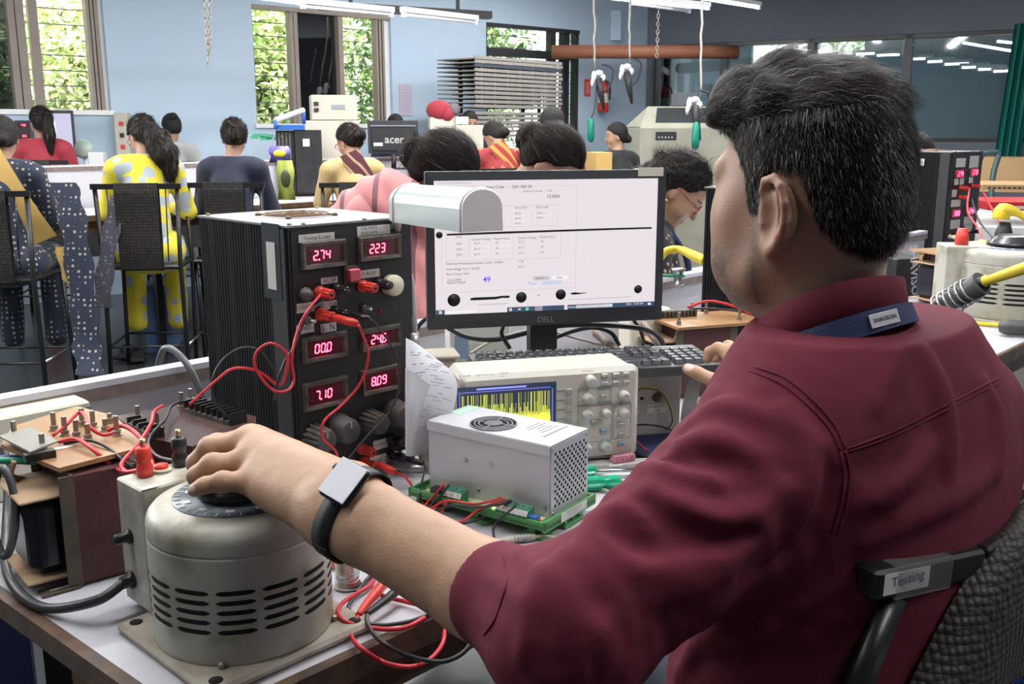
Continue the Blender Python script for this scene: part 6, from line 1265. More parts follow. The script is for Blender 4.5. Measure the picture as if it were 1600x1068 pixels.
# ---- watch
m_wcase = M('watch_case', (.008, .008, .009), .18, coat=.5); m_wglass = M('watch_glass', (.52, .53, .58), .3); m_strap = M('black_rubber_strap', (.010, .010, .011), .55)  # watch glass: reflected room light is put into its pale base colour
ax_ = (Vector(dep(765, 918, .872))-Vector(dep(540, 790, .973))).normalized(); Cw = dep(532, 783, .975); nv = -(Cw-EYE).normalized(); cw_, ch_ = dep(546, 760, .96), None
n0 = (Vector(dep(546, 760, .955))-Cw); n0 = (n0-ax_*n0.dot(ax_)).normalized(); n0 = (n0*.25+nv*.85); n0 = (n0-ax_*n0.dot(ax_)).normalized(); by = n0.cross(ax_).normalized()
def arm_r(dirv, org):
    t = np.linspace(.0, .06, 121, dtype=np.float32); P = V3(org)+t[:, None]*V3(dirv); s = lhand_sdf(P); i = int(np.argmax(s > 0)); return float(t[i])
wtop = dep(546, 760, .945); org = Cw+ax_*(wtop-Cw).dot(ax_); NW = 48; loop = []
for i in range(NW):
    a = 2*math.pi*i/NW; dv = n0*math.cos(a)+by*math.sin(a); r_ = arm_r(dv, org); loop.append((dv, max(r_, .015)))
rs_ = [l[1] for l in loop]; rs_ = [(rs_[i-1]+rs_[i]+rs_[(i+1) % NW])/3 for i in range(NW)]
wt = Vector(wtop); ang = min(range(NW), key=lambda i: (lambda p: math.hypot(p[0]-546, p[1]-760))(pix(org+loop[i][0]*(rs_[i]+.006))) if loop[i][0].dot(nv) > 0 else 9e9); dv = loop[ang][0]; base = org+dv*(rs_[ang]+.0005)
k = B(); v = []
for off, w_ in ((.0008, .0105), (.0030, .0105), (.0030, -.0105), (.0008, -.0105)):
    for i in range(NW): v.append(org+loop[i][0]*(rs_[i]+off)+ax_*w_-MO)
k.add(v, [(q*NW+i, q*NW+(i+1) % NW, ((q+1) % 4)*NW+(i+1) % NW, ((q+1) % 4)*NW+i) for q in range(4) for i in range(NW)], m_strap, True)
tq = org+loop[(ang+NW//4) % NW][0]; 
k2 = min(range(NW), key=lambda i: (lambda p: math.hypot(p[0]-510, p[1]-850))(pix(org+loop[i][0]*(rs_[i]+.003)))); e0 = org+loop[k2][0]*(rs_[k2]+.002); dd = (dep(485, 836, .955)-e0)
k.add([e0+ax_*.009-MO, e0-ax_*.011-MO, e0+dd-ax_*.008-MO, e0+dd*1.05-MO, e0+dd+ax_*.007-MO]+[p+Vector((0, -.0015, -.0022)) for p in (e0+ax_*.009-MO, e0-ax_*.011-MO, e0+dd-ax_*.008-MO, e0+dd*1.05-MO, e0+dd+ax_*.007-MO)], [(0, 1, 2, 3, 4), (9, 8, 7, 6, 5), (0, 5, 6, 1), (1, 6, 7, 2), (2, 7, 8, 3), (3, 8, 9, 4), (4, 9, 5, 0)], m_strap)
strap_o = k.build('wristwatch', man)
e1 = ax_; e3 = dv*.45+nv*.75; e3 = (e3-ax_*e3.dot(ax_)*.8).normalized(); e1 = (ax_-e3*ax_.dot(e3)).normalized(); e2 = e3.cross(e1).normalized(); XW = Matrix.Translation(base-MO+dv*.004+nv*.004)@Matrix((tuple(e1), tuple(e2), tuple(e3))).transposed().to_4x4()
k = B(); k.rbox((0, 0, .002), (.0355, .0425, .0105), m_wcase, .009, XW, seg=5); k.lathe([(.0035, 0), (.0035, .003), (0, .0032)], m_wcase, 14, XW@tr(-.0178, .009, .002)@rotm('Y', -90)); k.build('watch_case', strap_o)
k = B(); k.rbox((0, 0, .0076), (.0325, .0395, .0014), m_wglass, .008, XW, seg=5); k.build('watch_glass', strap_o)
# ---- jeans
m_jean = M('grey_blue_denim', (.075, .09, .12), .8, noise=(35, .6, (.13, .15, .19)), bump=(500, .3))
def jeans(P):
    d = ell(P, PEL-Vector((0, 0, .05)), (.20, .19, .12))
    for a, b_, c_ in ((f_hipL, kneeL, ftL), (f_hipR, kneeR, ftR)): d = smin(d, poly(P, [a-Vector((0, 0, .03)), b_, c_+Vector((0, 0, .03))], [.10, .078, .058]), .04)
    return d+.004*vnoise(P, 18, 3)
lo, hi = bb([PEL, kneeL, kneeR, ftL, ftR], .14); v, f = nets(jeans, lo, hi, .011); npmesh('jeans', v-np.array(MO), f, m_jean, man)
# ================================================================ CHAIRS AND THE WOMEN AT THE BENCHES
def weave_mat(name, c1, c2, sc=90):
    m = M(name, c1, .6); nt, b = nodes(m); tc = nt.nodes.new('ShaderNodeTexCoord'); v = nt.nodes.new('ShaderNodeTexVoronoi'); v.inputs['Scale'].default_value = sc; v.inputs['Randomness'].default_value = .25
    nt.links.new(tc.outputs['Object'], v.inputs['Vector']); r = nt.nodes.new('ShaderNodeMapRange'); r.inputs['From Min'].default_value = .25; r.inputs['From Max'].default_value = .6
    nt.links.new(v.outputs['Distance'], r.inputs['Value']); x = nt.nodes.new('ShaderNodeMix'); x.data_type = 'RGBA'; x.inputs['A'].default_value = tuple(c1)+(1,); x.inputs['B'].default_value = tuple(c2)+(1,)
    nt.links.new(r.outputs['Result'], x.inputs['Factor']); nt.links.new(x.outputs['Result'], b.inputs['Base Color']); bp = nt.nodes.new('ShaderNodeBump'); bp.inputs['Strength'].default_value = .8; bp.inputs['Distance'].default_value = .003; bp.invert = True
    nt.links.new(v.outputs['Distance'], bp.inputs['Height']); nt.links.new(bp.outputs['Normal'], b.inputs['Normal']); return m
m_weave = weave_mat('woven_brown_strap', (.045, .034, .027), (.012, .009, .007), 150); m_weave2 = weave_mat('woven_black_strap', (.036, .030, .026), (.010, .008, .007), 60)
def chair(label, loc, rz, zs, group='black chairs along the white workbench'):
    r = thing('work_chair', label, 'chair', loc, rz, group); W = .22; zt = zs+.44
    for s in (-1, 1):
        k = B(); k.tube([(s*W, -.20, zt-.01), (s*(W-.012), -.19, zs), (s*(W+.0), -.20, 0)], .0145, m_black, 4); k.build('leg', r)
        k = B(); k.tube([(s*(W-.01), .19, zs), (s*(W+.01), .21, 0)], .0135, m_black, 4); k.build('leg', r)
        k = B(); k.cyl((s*(W*.72), -.20, zt), (s*(W*.66), -.19, zs+.02), .004, m_black, 6); k.build('back_rod', r)
        k = B(); k.tube([(s*(W-.005), -.2, .20), (s*(W+.0), .2, .20)], .008, m_black if s < 0 else m_steel, 6); k.build('footrest', r)
    k = B(); k.box((0, -.205, zt), (2*W+.04, .026, .03), m_black); k.build('top_rail', r)
    k = B(); k.rbox((0, 0, zs-.012), (2*W-.02, .40, .024), m_black, .02); k.build('seat', r)
    k = B(); P = [(-.19, zt-.30), (-.19, zt-.02), (-.192, zt+.018), (-.222, zt+.018), (-.226, zt-.03), (-.218, zt-.2), (-.205, zs-.02), (-.19, zs-.03)]; v = []
    for (y, z) in P: v += [(-.118+.004*math.sin(z*30), y, z), (.118+.004*math.sin(z*25), y, z)]
    k.add(v, [(2*i, 2*i+1, 2*i+3, 2*i+2) for i in range(len(P)-1)]+[(14, 15, 1, 0)], m_weave2, False); k.build('woven_back_strap', r)
    for y in (-.2, .2): k = B(); k.cyl((-W, y, .2), (W, y, .2), .008, m_black, 6); k.build('footrest', r)
    return r
def fabric(name, base, motif=None, scale=14, size=.35, rough=.8, rnd_=.6, stripe=None):
    m = M(name, base, rough, sheen=.1); nt, b = nodes(m)
    if motif:
        tc = nt.nodes.new('ShaderNodeTexCoord'); v = nt.nodes.new('ShaderNodeTexVoronoi'); v.inputs['Scale'].default_value = scale; v.inputs['Randomness'].default_value = rnd_; nt.links.new(tc.outputs['Object'], v.inputs['Vector'])
        n = nt.nodes.new('ShaderNodeTexNoise'); n.inputs['Scale'].default_value = scale*7; nt.links.new(tc.outputs['Object'], n.inputs['Vector']); a = nt.nodes.new('ShaderNodeMath'); a.operation = 'MULTIPLY_ADD'; a.inputs[1].default_value = .25; nt.links.new(n.outputs['Fac'], a.inputs[0]); nt.links.new(v.outputs['Distance'], a.inputs[2])
        l = nt.nodes.new('ShaderNodeMath'); l.operation = 'LESS_THAN'; l.inputs[1].default_value = size+.12; nt.links.new(a.outputs[0], l.inputs[0])
        x = nt.nodes.new('ShaderNodeMix'); x.data_type = 'RGBA'; x.inputs['A'].default_value = tuple(base)+(1,); x.inputs['B'].default_value = tuple(motif)+(1,); nt.links.new(l.outputs[0], x.inputs['Factor']); nt.links.new(x.outputs['Result'], b.inputs['Base Color'])
    if stripe:
        col, sc, thr, dr = stripe; tc = nt.nodes.new('ShaderNodeTexCoord'); wv = nt.nodes.new('ShaderNodeTexWave'); wv.inputs['Scale'].default_value = sc; wv.inputs['Distortion'].default_value = 1.2; wv.bands_direction = dr; nt.links.new(tc.outputs['Object'], wv.inputs['Vector'])
        g = nt.nodes.new('ShaderNodeMath'); g.operation = 'GREATER_THAN'; g.inputs[1].default_value = thr; nt.links.new(wv.outputs['Fac'], g.inputs[0]); x = nt.nodes.new('ShaderNodeMix'); x.data_type = 'RGBA'; x.inputs['A'].default_value = tuple(base)+(1,); x.inputs['B'].default_value = tuple(col)+(1,)
        nt.links.new(g.outputs[0], x.inputs['Factor']); nt.links.new(x.outputs['Result'], b.inputs['Base Color'])
    return m
m_skinw = vcol_mat('skin_women', .5, sss=.04); m_hairw = M('black_hair', (.010, .009, .009), .6, spec=.25, noise=(60, .5, (.022, .018, .016)), bump=(160, .9)); m_hairst = m_hair
def hframe(C, f, u):
    f = Vector(f).normalized(); u = (Vector(u)-f*Vector(u).dot(f)).normalized(); l = u.cross(f); return np.array([[f.x, l.x, u.x], [f.y, l.y, u.y], [f.z, l.z, u.z]], np.float32), f, l, u
def woman(label, head, rz, lean=12, pitch=20, yaw=0, hair='bun', top=None, skirt=None, tone=(.36, .20, .13), sleeve=.5, arms=.30, bend=0, armz=None, strands=0, res=.0125, group=None, extra=None, cat='person', scale=1., drape=None, hairmat=None, hres=.006, male=False):
    """seated figure; head = world position of the head centre; rz turns the body, yaw/pitch the head"""
    Rz = Matrix.Rotation(rz, 3, 'Z'); a = math.radians(lean); sp = Vector((0, math.sin(a), math.cos(a)))
    off = Vector((0, 0, .10))+sp*.46*scale+Vector((0, math.sin(a+math.radians(pitch*.7)), math.cos(a+math.radians(pitch*.7))))*.155
    base = Vector(head)-Rz@off; W = lambda p: base+Rz@Vector(p)
    pel, ch, nk = (0, 0, .10), sp*.28+Vector((0, 0, .10)), sp*.46*scale+Vector((0, 0, .10)); sh = [Vector((s*.158, 0, .10))+sp*.395*scale for s in (-1, 1)]
    yw = math.radians(yaw); pt = math.radians(pitch); fl = Vector((-math.sin(yw)*math.cos(pt), math.cos(yw)*math.cos(pt), -math.sin(pt))); ul = Vector((-math.sin(yw)*math.sin(pt), math.cos(yw)*math.sin(pt), math.cos(pt)))
    HMm, f, l, u = hframe(head, Rz@fl, Rz@ul); Hc = V3(head); root = thing('person', label, cat, (base.x, base.y, 0), 0, group); ro = np.array(root.location)
    az = armz if armz is not None else nk.z-.30
    el = [Vector((s*.225, .06+sh[0].y*.8, sh[0].z-.25)) for s in (-1, 1)]; wr = [Vector((s*.11, el[0].y+.23, az)) for s in (-1, 1)]
    hips = [Vector((s*.09, 0, .03)) for s in (-1, 1)]; kn_ = [Vector((s*.12, .40, .03)) for s in (-1, 1)]; ft = [Vector((s*.12, .34, -.45)) for s in (-1, 1)]
    tH = lambda P: (P-Hc)@HMm
    fH = lambda p: Vector(head)+f*p[0]+l*p[1]+u*p[2]
    def headf(P):
        q = tH(P); d = ell(q, (-.004, 0, .004), (.090, .070, .094)); d = smin(d, ell(q, (.030, 0, -.050), (.052, .050, .078)), .03); d = smin(d, ell(q, (.060, 0, -.105), (.018, .018, .016)), .03)
        for s in (-1, 1): d = smin(d, ell(q, (-.006, s*.070, -.028), (.016, .007, .026)), .006); d = smax(d, -ell(q, (.088, s*.028, -.016), (.012, .013, .008)), .008); d = smin(d, ell(q, (.046, s*.034, -.05), (.024, .02, .024)), .02)
        d = smin(d, cap(q, (.080, 0, -.008), (.098, 0, -.046), .006, .009), .012); d = smin(d, cap(q, (.078, -.012, -.078), (.078, .012, -.078), .006, .006), .008)
        return smin(d, cap(P, fH((-.018, 0, -.05)), W(nk), .042, .046), .03)
    def hcol(vs):
        q = tH(vs.astype(np.float32)); c = np.tile(V3(tone), (len(vs), 1)); lip = (q[:, 0] > .072)*(np.abs(q[:, 1]) < .02)*(np.abs(q[:, 2]+.079) < .008); c[lip] = (tone[0]*.95, tone[1]*.45, tone[2]*.5)
        ey = (q[:, 0] > .06)*(np.abs(np.abs(q[:, 1])-.029) < .012)*(np.abs(q[:, 2]+.017) < .004); c[ey] = (.03, .02, .02); br = (q[:, 0] > .06)*(np.abs(np.abs(q[:, 1])-.029) < .016)*(np.abs(q[:, 2]-.004) < .0035); c[br] = (.03, .02, .02); return c
    def trunk(P):
        d = cap(P, W(pel), W(ch), .115, .105); d = smin(d, cap(P, W(sh[0]*.75+Vector(nk)*.25), W(sh[1]*.75+Vector(nk)*.25), .056, .056), .07); d = smin(d, cap(P, W(ch), W(nk), .09, .05), .05)
        for i in (0, 1): d = smin(d, cap(P, W(sh[i]), W(sh[i].lerp(el[i], .45)), .044, .040), .03)
        return d
    def bodyf(P):
        d = cap(P, W(pel), W(ch), .115, .105); d = smin(d, cap(P, W(sh[0]*.75+Vector(nk)*.25), W(sh[1]*.75+Vector(nk)*.25), .056, .056), .07); d = smin(d, cap(P, W(ch), W(nk), .09, .05), .05)
        for i in (0, 1):
            d = smin(d, poly(P, [W(sh[i]), W(el[i]), W(wr[i])], [.044, .034, .023]), .03)
            hd = W(wr[i]+Vector((0, .055, -.004))); d = smin(d, ell(P, hd, (.030, .030, .017)), .015)
            for j in range(4): b_ = wr[i]+Vector(((j-1.5)*.016, .065, 0)); d = smin(d, poly(P, [W(b_), W(b_+Vector((0, .032, .002))), W(b_+Vector((-(1 if i else -1)*.004, .052, -.016)))], [.0085, .008, .007]), .006)
            tb__ = wr[i]+Vector((-(1 if i else -1)*.025, .03, 0)); d = smin(d, cap(P, W(tb__), W(tb__+Vector((-(1 if i else -1)*.012, .04, -.006))), .009, .008), .008)
            d = smin(d, poly(P, [W(hips[i]), W(kn_[i]), W(ft[i])], [.075, .05, .035]), .04); d = smin(d, cap(P, W(ft[i]+Vector((0, 0, -.03))), W(ft[i]+Vector((0, .14, -.045))), .03, .025), .03)
        return d
    lo, hi = bb([head, W(nk)], .125); v1, f1 = nets(headf, lo, hi, hres); v1 = relax(v1, f1, 1, .4)
    lo, hi = bb([W(p) for p in sh+el+wr+kn_+ft+[Vector(pel)]], .15); hi[2] = W(nk).z+.03; v2, f2 = nets(bodyf, lo, hi, res)
    npmesh('body', np.concatenate([v1, v2])-ro, np.concatenate([f1, f2+len(v1)]), m_skinw, root, np.concatenate([hcol(v1), np.tile(V3(tone), (len(v2), 1))]))
    def dress(P):
        d = cap(P, W(pel), W(ch), .130, .116); d = smin(d, poly(P, [W(sh[0]), W(Vector(nk)-sp*.035), W(sh[1])], [.056, .060, .056], .05), .07); d = smin(d, cap(P, W(ch), W(Vector(nk)-sp*.05), .10, .066), .05)
        for i in (0, 1): e = sh[i].lerp(el[i], min(1, sleeve*2)); d = smin(d, cap(P, W(sh[i]), W(e), .056, .050), .03); d = smin(d, cap(P, W(el[i]), W(el[i].lerp(wr[i], sleeve*2-1)), .047, .038), .02) if sleeve > .5 else d
        d = smin(d, trunk(P)-.012, .012)+.006*vnoise(P, 16, 2)
        return smax(d, -(cap(P, fH((-.018, 0, -.05)), W(Vector(nk)+Vector((0, .005, 0))), .046, .056)), .01)
    lo, hi = bb([W(p) for p in sh+el+wr+[Vector(pel)]], .15); hi[2] = W(nk).z+.03; v, f_ = nets(dress, lo, hi, res*.8); v = relax(v, f_, 1, .4); npmesh('dress_top' if not male else 'shirt', v-ro, f_, top, root)
    def sk(P):
        d = ell(P, W((0, .02, .02)), (.19, .19, .13))
        for i in (0, 1): d = smin(d, poly(P, [W(hips[i]), W(kn_[i]), W(ft[i]+Vector((0, 0, .0)))], [.10, .075, .062]), .05)
        return d+.007*vnoise(P, 14, 5)
    lo, hi = bb([W(p) for p in hips+kn_+ft], .2); v, f_ = nets(sk, lo, hi, res*1.2); npmesh('skirt' if not male else 'trousers', v-ro, f_, skirt or top, root)
    if drape:                                              # sari end over the left shoulder / scarf
        k = B(); n = 14; P = []
        for i in range(n+1):
            t = i/n; P.append([W(sh[0]*.75+Vector(nk)*.25+Vector((.02+.03*j+t*.24*(1 if t > 0 else 1), -.075-.045*math.sin(t*3.1)-.004*(j % 2), .050-.42*t+.03*math.cos(t*2)+.012*j)))-Vector(root.location) for j in range(5)])
        v = [p for rw in P for p in rw]; k.add(v, [(i*5+j, i*5+j+1, (i+1)*5+j+1, (i+1)*5+j) for i in range(n) for j in range(4)], drape, True); k.add([p+Vector((0, .004, 0)) for p in v], [(i*5+j, (i+1)*5+j, (i+1)*5+j+1, i*5+j+1) for i in range(n) for j in range(4)], drape, True); k.build('draped_cloth', root)
    def hairf(P):
        q = tH(P); d = ell(q, (-.008, 0, .010), (.096, .081, .099)); d = smin(d, ell(q, (-.030, 0, -.03), (.068, .066, .055)), .02)
        xs = np.array([-.2, -.05, -.025, .0, .03, .06, .2]); zs = np.array([-.085, -.078, -.045, -.004, .006, .038, .056])
        if male: zs = zs+.012
        d = smax(d, np.interp(q[:, 0], xs, zs).astype(np.float32)-q[:, 2], .006)
        if hair == 'bun': d = smin(d, ell(q, (-.105, .0, -.012), (.040, .046, .044)), .015)
        if hair == 'lowbun': d = smin(d, ell(q, (-.098, 0, -.045), (.036, .042, .036)), .018)
        if hair == 'highbun': d = smin(d, ell(q, (-.085, .0, .060), (.036, .040, .036)), .012)
        if hair == 'pony': d = smin(d, poly(q, [(-.095, 0, .03), (-.125, 0, .0), (-.12, .0, -.12), (-.10, 0, -.25)], [.022, .034, .046, .020]), .02)
        if hair == 'long': d = smin(d, poly(q, [(-.07, 0, -.0), (-.105, -.02, -.08), (-.10, -.04, -.17), (-.08, -.055, -.27)], [.05, .068, .078, .045]), .03); d = d+.016*vnoise(q, 45, 3)+.004*vnoise(q, 95, 4)
        if hair == 'curly': d = smin(d, poly(q, [(-.05, .02, .0), (-.085, .03, -.07), (-.06, .05, -.15)], [.06, .062, .045]), .03); d = d+.010*vnoise(q, 50, 3)+.006*vnoise(q, 110, 4)
        return d+.0025*vnoise(q, 70, 6)
    lo, hi = bb([fH((-.12, 0, .05)), fH((0, 0, 0)), fH((-.1, 0, -.05))]+([fH((-.1, 0, -.28))] if hair in ('pony', 'long') else [])+([fH((-.07, .05, -.15))] if hair == 'curly' else []), .125)
    v, f_ = nets(hairf, lo, hi, hres); v = relax(v, f_, 1, .4); ho = None
    if strands:
        def flow(bs, n, R_):
            L = R_.uniform(.03, .06, len(bs)); tgt = tH(np.array([[0, 0, 0]], np.float32)); goal = np.array(fH((-.10, 0, .02 if hair != 'highbun' else .06))); fz = R_.normal(0, .05 if hair != 'curly' else .25, (len(bs), 3))
            def dirs(p, n, t): w_ = goal-p; w_ /= np.linalg.norm(w_, axis=1)[:, None]+1e-9; w_ = (w_ if hair not in ('curly', 'long', 'pony') else np.where(tH(p.astype(np.float32))[:, 2:3] > -.02, w_, np.array([[0, 0, -1.]]))); w_ = w_-n*((w_*n).sum(1))[:, None]*.95+fz; return w_/np.linalg.norm(w_, axis=1)[:, None]
            return dirs, L, 4
        SV, SF, SCc = hair_strands(v, f_, None, None, strands, 0, 7, flow, .0006 if hres < .006 else .0014, greys=.02)
        ho = npmesh('hair', np.concatenate([v, SV])-ro, np.concatenate([f_, SF+len(v)]), m_hair, root, np.concatenate([np.tile(V3((.009, .008, .008)), (len(v), 1)), SCc]))
    else: ho = npmesh('hair', v-ro, f_, hairmat or m_hairw, root)
    if extra: extra(root, fH, W, ro, ho, nk, sh, wr)
    print('W', label[:30], 'seat z %.2f' % base.z, 'foot z %.2f' % W(ft[0]).z, 'cvt', [round(t, 2) for t in cvt(base)], 'cvt3', [round(t, 2) for t in ((base-F3).dot(UU), (base-F3).dot(VV))]); return root, W
m_gold = M('gold_jewellery', (.75, .55, .2), .3, 1.); m_clip = M('hair_clip', (.03, .03, .035), .3)
def ring_part(name, par, ro, pts, r, mt, closed=False): k = B(); k.tube([Vector(p)-Vector(ro) for p in pts], r, mt, 6, 6 if not closed else 0, closed=closed); return k.build(name, par)
def lanyard_x(root, fH, W, ro, ho, nk, sh, wr): ring_part('lanyard', root, ro, [W(Vector(nk)+Vector((.075*math.cos(a), -.012+.06*math.sin(a), -.012+.012*math.sin(a)))) for a in [math.pi*(1+i/14) for i in range(15)]], .007, m_navy)
def mk(*fs): return lambda *a: [f(*a) for f in fs]
def earring(root, fH, W, ro, ho, *a): k = B(); k.sphere(fH((-.004, .079, -.058))-Vector(ro), .006, m_gold, 8); k.sphere(fH((-.004, -.079, -.058))-Vector(ro), .006, m_gold, 8); k.build('earring', root)
def glasses(root, fH, W, ro, ho, *a):
    k = B(); mg = M('spectacle_frame', (.30, .05, .07), .3)
    for s in (-1, 1): k.tube([fH((.090, s*.030+.024*math.cos(t), -.018+.019*math.sin(t)))-Vector(ro) for t in [i*math.pi/8 for i in range(16)]], .0018, mg, 6, closed=True); k.tube([fH((.088, s*.053, -.014))-Vector(ro), fH((.0, s*.078, -.008))-Vector(ro)], .0018, mg, 6)
    k.tube([fH((.094, -.008, -.014))-Vector(ro), fH((.094, .008, -.014))-Vector(ro)], .0018, mg, 6); k.build('spectacles', root)
def clip(mt, p=(-.088, .0, .05), s=(.016, .03, .012)):
    def f(root, fH, W, ro, ho, *a):
        k = B(); c = fH(p)-Vector(ro); k.sphere(c, .013, mt, 10); k.sphere(fH((p[0], p[1]+.022, p[2]-.004))-Vector(ro), .011, mt, 10); k.sphere(fH((p[0], p[1]-.022, p[2]-.004))-Vector(ro), .011, mt, 10); k.build('hair_clip', ho)
    return f
m_yel = fabric('yellow_print', (.66, .56, .035), (.36, .41, .45), 12, .42); m_nvp = fabric('navy_motif_print', (.011, .018, .040), (.36, .33, .26), 34, .26, rnd_=.15); m_must = fabric('mustard_cotton', (.52, .34, .10)); m_navyc = fabric('navy_cotton', (.007, .010, .030)); m_bscarf = fabric('blue_scarf', (.05, .09, .28), (.35, .40, .5), 30, .2)
m_gbl = fabric('gold_blouse', (.48, .34, .15), (.62, .48, .24), 45, .22, rnd_=.1); m_mars = fabric('maroon_stripes', (.085, .015, .022), stripe=((.38, .27, .16), 5.5, .86, 'DIAGONAL')); m_rsari = fabric('red_sari', (.27, .025, .025), (.45, .16, .05), 12, .25); m_rgs = fabric('red_gold_stripe', (.30, .03, .025), stripe=((.55, .26, .05), 6, .55, 'DIAGONAL'))
m_redc = fabric('crimson_cotton', (.36, .03, .05)); m_blkc = fabric('black_cotton', (.012, .012, .014)); m_offw = fabric('white_cotton', (.50, .50, .50)); m_pinkc = fabric('pink_scarf', (.62, .24, .24), stripe=((.22, .09, .11), 3.2, .95, 'X')); m_bead = fabric('beaded_black', (.014, .014, .016), (.50, .36, .26), 42, .24, rnd_=.9)
m_greyk = fabric('grey_patterned_scarf', (.05, .05, .065), (.14, .14, .16), 40, .3); m_ltr = fabric('grey_trousers', (.28, .26, .25))
seatz = .70
hp = lambda px, py, D: dep(px, py, D)
w1, W1 = woman('woman in a navy motif dress with a mustard scarf at the left frame edge', hp(4, 212, 5.35), math.radians(10), 10, 15, 10, 'lowbun', m_nvp, m_nvp, sleeve=.55, drape=m_must, extra=lanyard_x)
w2, W2 = woman('woman in a yellow dress with pale blue flowers and long curly black hair', hp(222, 208, 5.75), math.radians(18), 8, 25, 30, 'long', m_yel, m_yel, sleeve=.85, strands=5000, extra=mk(clip(m_offw, (-.085, -.01, .035)), glasses))
w3, W3 = woman('woman in a plain navy top with a blue scarf and a neat low bun', hp(366, 212, 6.15), math.radians(0), 12, 18, 15, 'lowbun', m_navyc, m_navyc, sleeve=.75, strands=2500, drape=None, extra=mk(clip(m_clip, (-.10, .0, -.03))))
w4, W4 = woman('woman in a gold blouse and striped maroon sari, hair clipped up', hp(545, 218, 6.6), math.radians(22), 12, 22, 32, 'bun', m_gbl, m_mars, sleeve=.42, strands=2500, drape=m_mars, extra=mk(lanyard_x, earring, glasses, clip(m_clip, (-.10, -.0, .035))))
w5, W5 = woman('woman in a red and gold sari bent over her work by the tray rack', hp(772, 210, 7.7), math.radians(18), 14, 35, 35, 'lowbun', m_rsari, m_rsari, sleeve=.4, drape=m_rgs, extra=lanyard_x)
w6, W6 = woman('smiling woman in a black top seen in left profile near the hanging screwdrivers', hp(963, 210, 8.6), math.radians(28), 6, 4, 62, 'lowbun', m_blkc, m_blkc, sleeve=.42, extra=mk(earring, lanyard_x), tone=(.42, .24, .15), hres=.0055)
w7, W7 = woman('woman in a crimson top with a long ponytail in front of the left window', hp(64, 188, 7.4), math.radians(10), 6, 8, 35, 'pony', m_redc, m_redc, sleeve=.6, strands=2500)
w8, W8 = woman('woman in a white and navy top with hair tied up, beside the small lit monitor', hp(268, 197, 8.4), math.radians(8), 6, 12, 25, 'highbun', m_offw, m_offw, sleeve=.4, extra=lanyard_x)
w9, W9 = woman('person behind the black monitor with only black hair and forehead showing', hp(618, 196, 9.2), math.radians(190), 4, 10, 0, 'bun', m_navyc, m_navyc)
w10, W10 = woman('dark-haired person sitting behind the white cartons, only the hair showing', hp(734, 190, 9.6), math.radians(200), 4, 10, 0, 'bun', m_navyc, m_navyc)
w11, W11 = woman('dark-haired person in red just behind the head with the red hair band', hp(862, 192, 6.6), math.radians(20), 6, 10, 10, 'lowbun', m_redc, m_redc, extra=clip(m_redc, (-.07, 0, -.09)))
rzn = math.radians(-128)
w12, W12 = woman('woman in a pink scarf bowing her head left of the monitor, black bun', hp(698, 264, 2.75), math.radians(-100), 40, 30, -6, 'bun', m_pinkc, m_pinkc, sleeve=.6, strands=9000, hres=.005, res=.009, armz=.26, extra=None)
w13, W13 = woman('woman with a red hair band bowing behind the monitor, hair parted in the middle', hp(866, 250, 3.05), math.radians(-112), 22, 45, 4, 'bun', m_blkc, m_blkc, sleeve=.5, strands=9000, hres=.005, res=.011, extra=clip(m_redc, (-.075, .0, .045)))
w14, W14 = woman('woman with curly hair, red glasses and a beaded black dress, working beside the monitor', hp(1064, 290, 3.1), math.radians(-95), 6, 42, -5, 'curly', m_bead, m_bead, sleeve=.45, strands=7000, hres=.0045, res=.009, tone=(.40, .23, .14), armz=.19, extra=mk(glasses, earring, lambda root, fH, W, ro, ho, nk, sh, wr: ring_part('lanyard', root, ro, [W(Vector(nk)+Vector(p)) for p in ((-.06, .05, -.0), (-.03, .115, -.10), (.0, .125, -.20), (.03, .115, -.10), (.06, .05, .0))], .009, M('navy_strap'))))
w15, W15 = woman('person with short black hair looking down behind the right-hand load box', hp(1430, 236, 5.6), math.radians(60), 10, 25, 20, 'short', m_ltr, m_ltr, male=True)
w16, W16 = woman('person half hidden right behind the man\'s hair, beside the short-haired one', hp(1405, 240, 5.2), math.radians(80), 8, 15, 10, 'short', m_blkc, m_blkc, male=True)
def chair_at(W, label, rz, dy=-.02, zs=None, group='black chairs along the white workbench'):
    p = W((0, dy, 0)); z = W((0, 0, 0)).z; return chair(label, (p.x, p.y, 0), rz, max(.3, z-.03), group)
chair_at(W1, 'black chair with a woven back strap, the leftmost in the row', math.radians(4)); chair_at(W2, 'black chair with a woven back strap under the woman in yellow', math.radians(6)); chair_at(W3, 'black chair behind the woman in the navy top', math.radians(6)); chair_at(W4, 'black chair behind the woman in the striped maroon sari', math.radians(10)); chair_at(W5, 'black chair of the woman in the red and gold sari', math.radians(18))
chair_at(W7, 'black chair under the woman with the ponytail', math.radians(10)); chair_at(W8, 'black chair under the woman beside the small lit monitor', math.radians(8)); chair_at(W6, 'black chair of the smiling woman in black', math.radians(28))
def stool_at(W, label):
    p = W((0, -.02, 0)); zs = p.z-.05; r = thing('stool', label, 'stool', (p.x, p.y, 0), 0, 'seats hidden behind the benches'); k = B(); k.lathe([(.15, zs-.03), (.16, zs-.02), (.16, zs-.005), (.14, zs)], m_black, 24); k.build('seat', r)
    for a in range(4): c, q = math.cos(a*math.pi/2+.8), math.sin(a*math.pi/2+.8); k = B(); k.cyl((.11*c, .11*q, zs-.02), (.17*c, .17*q, 0), .012, m_black, 8); k.build('leg', r)
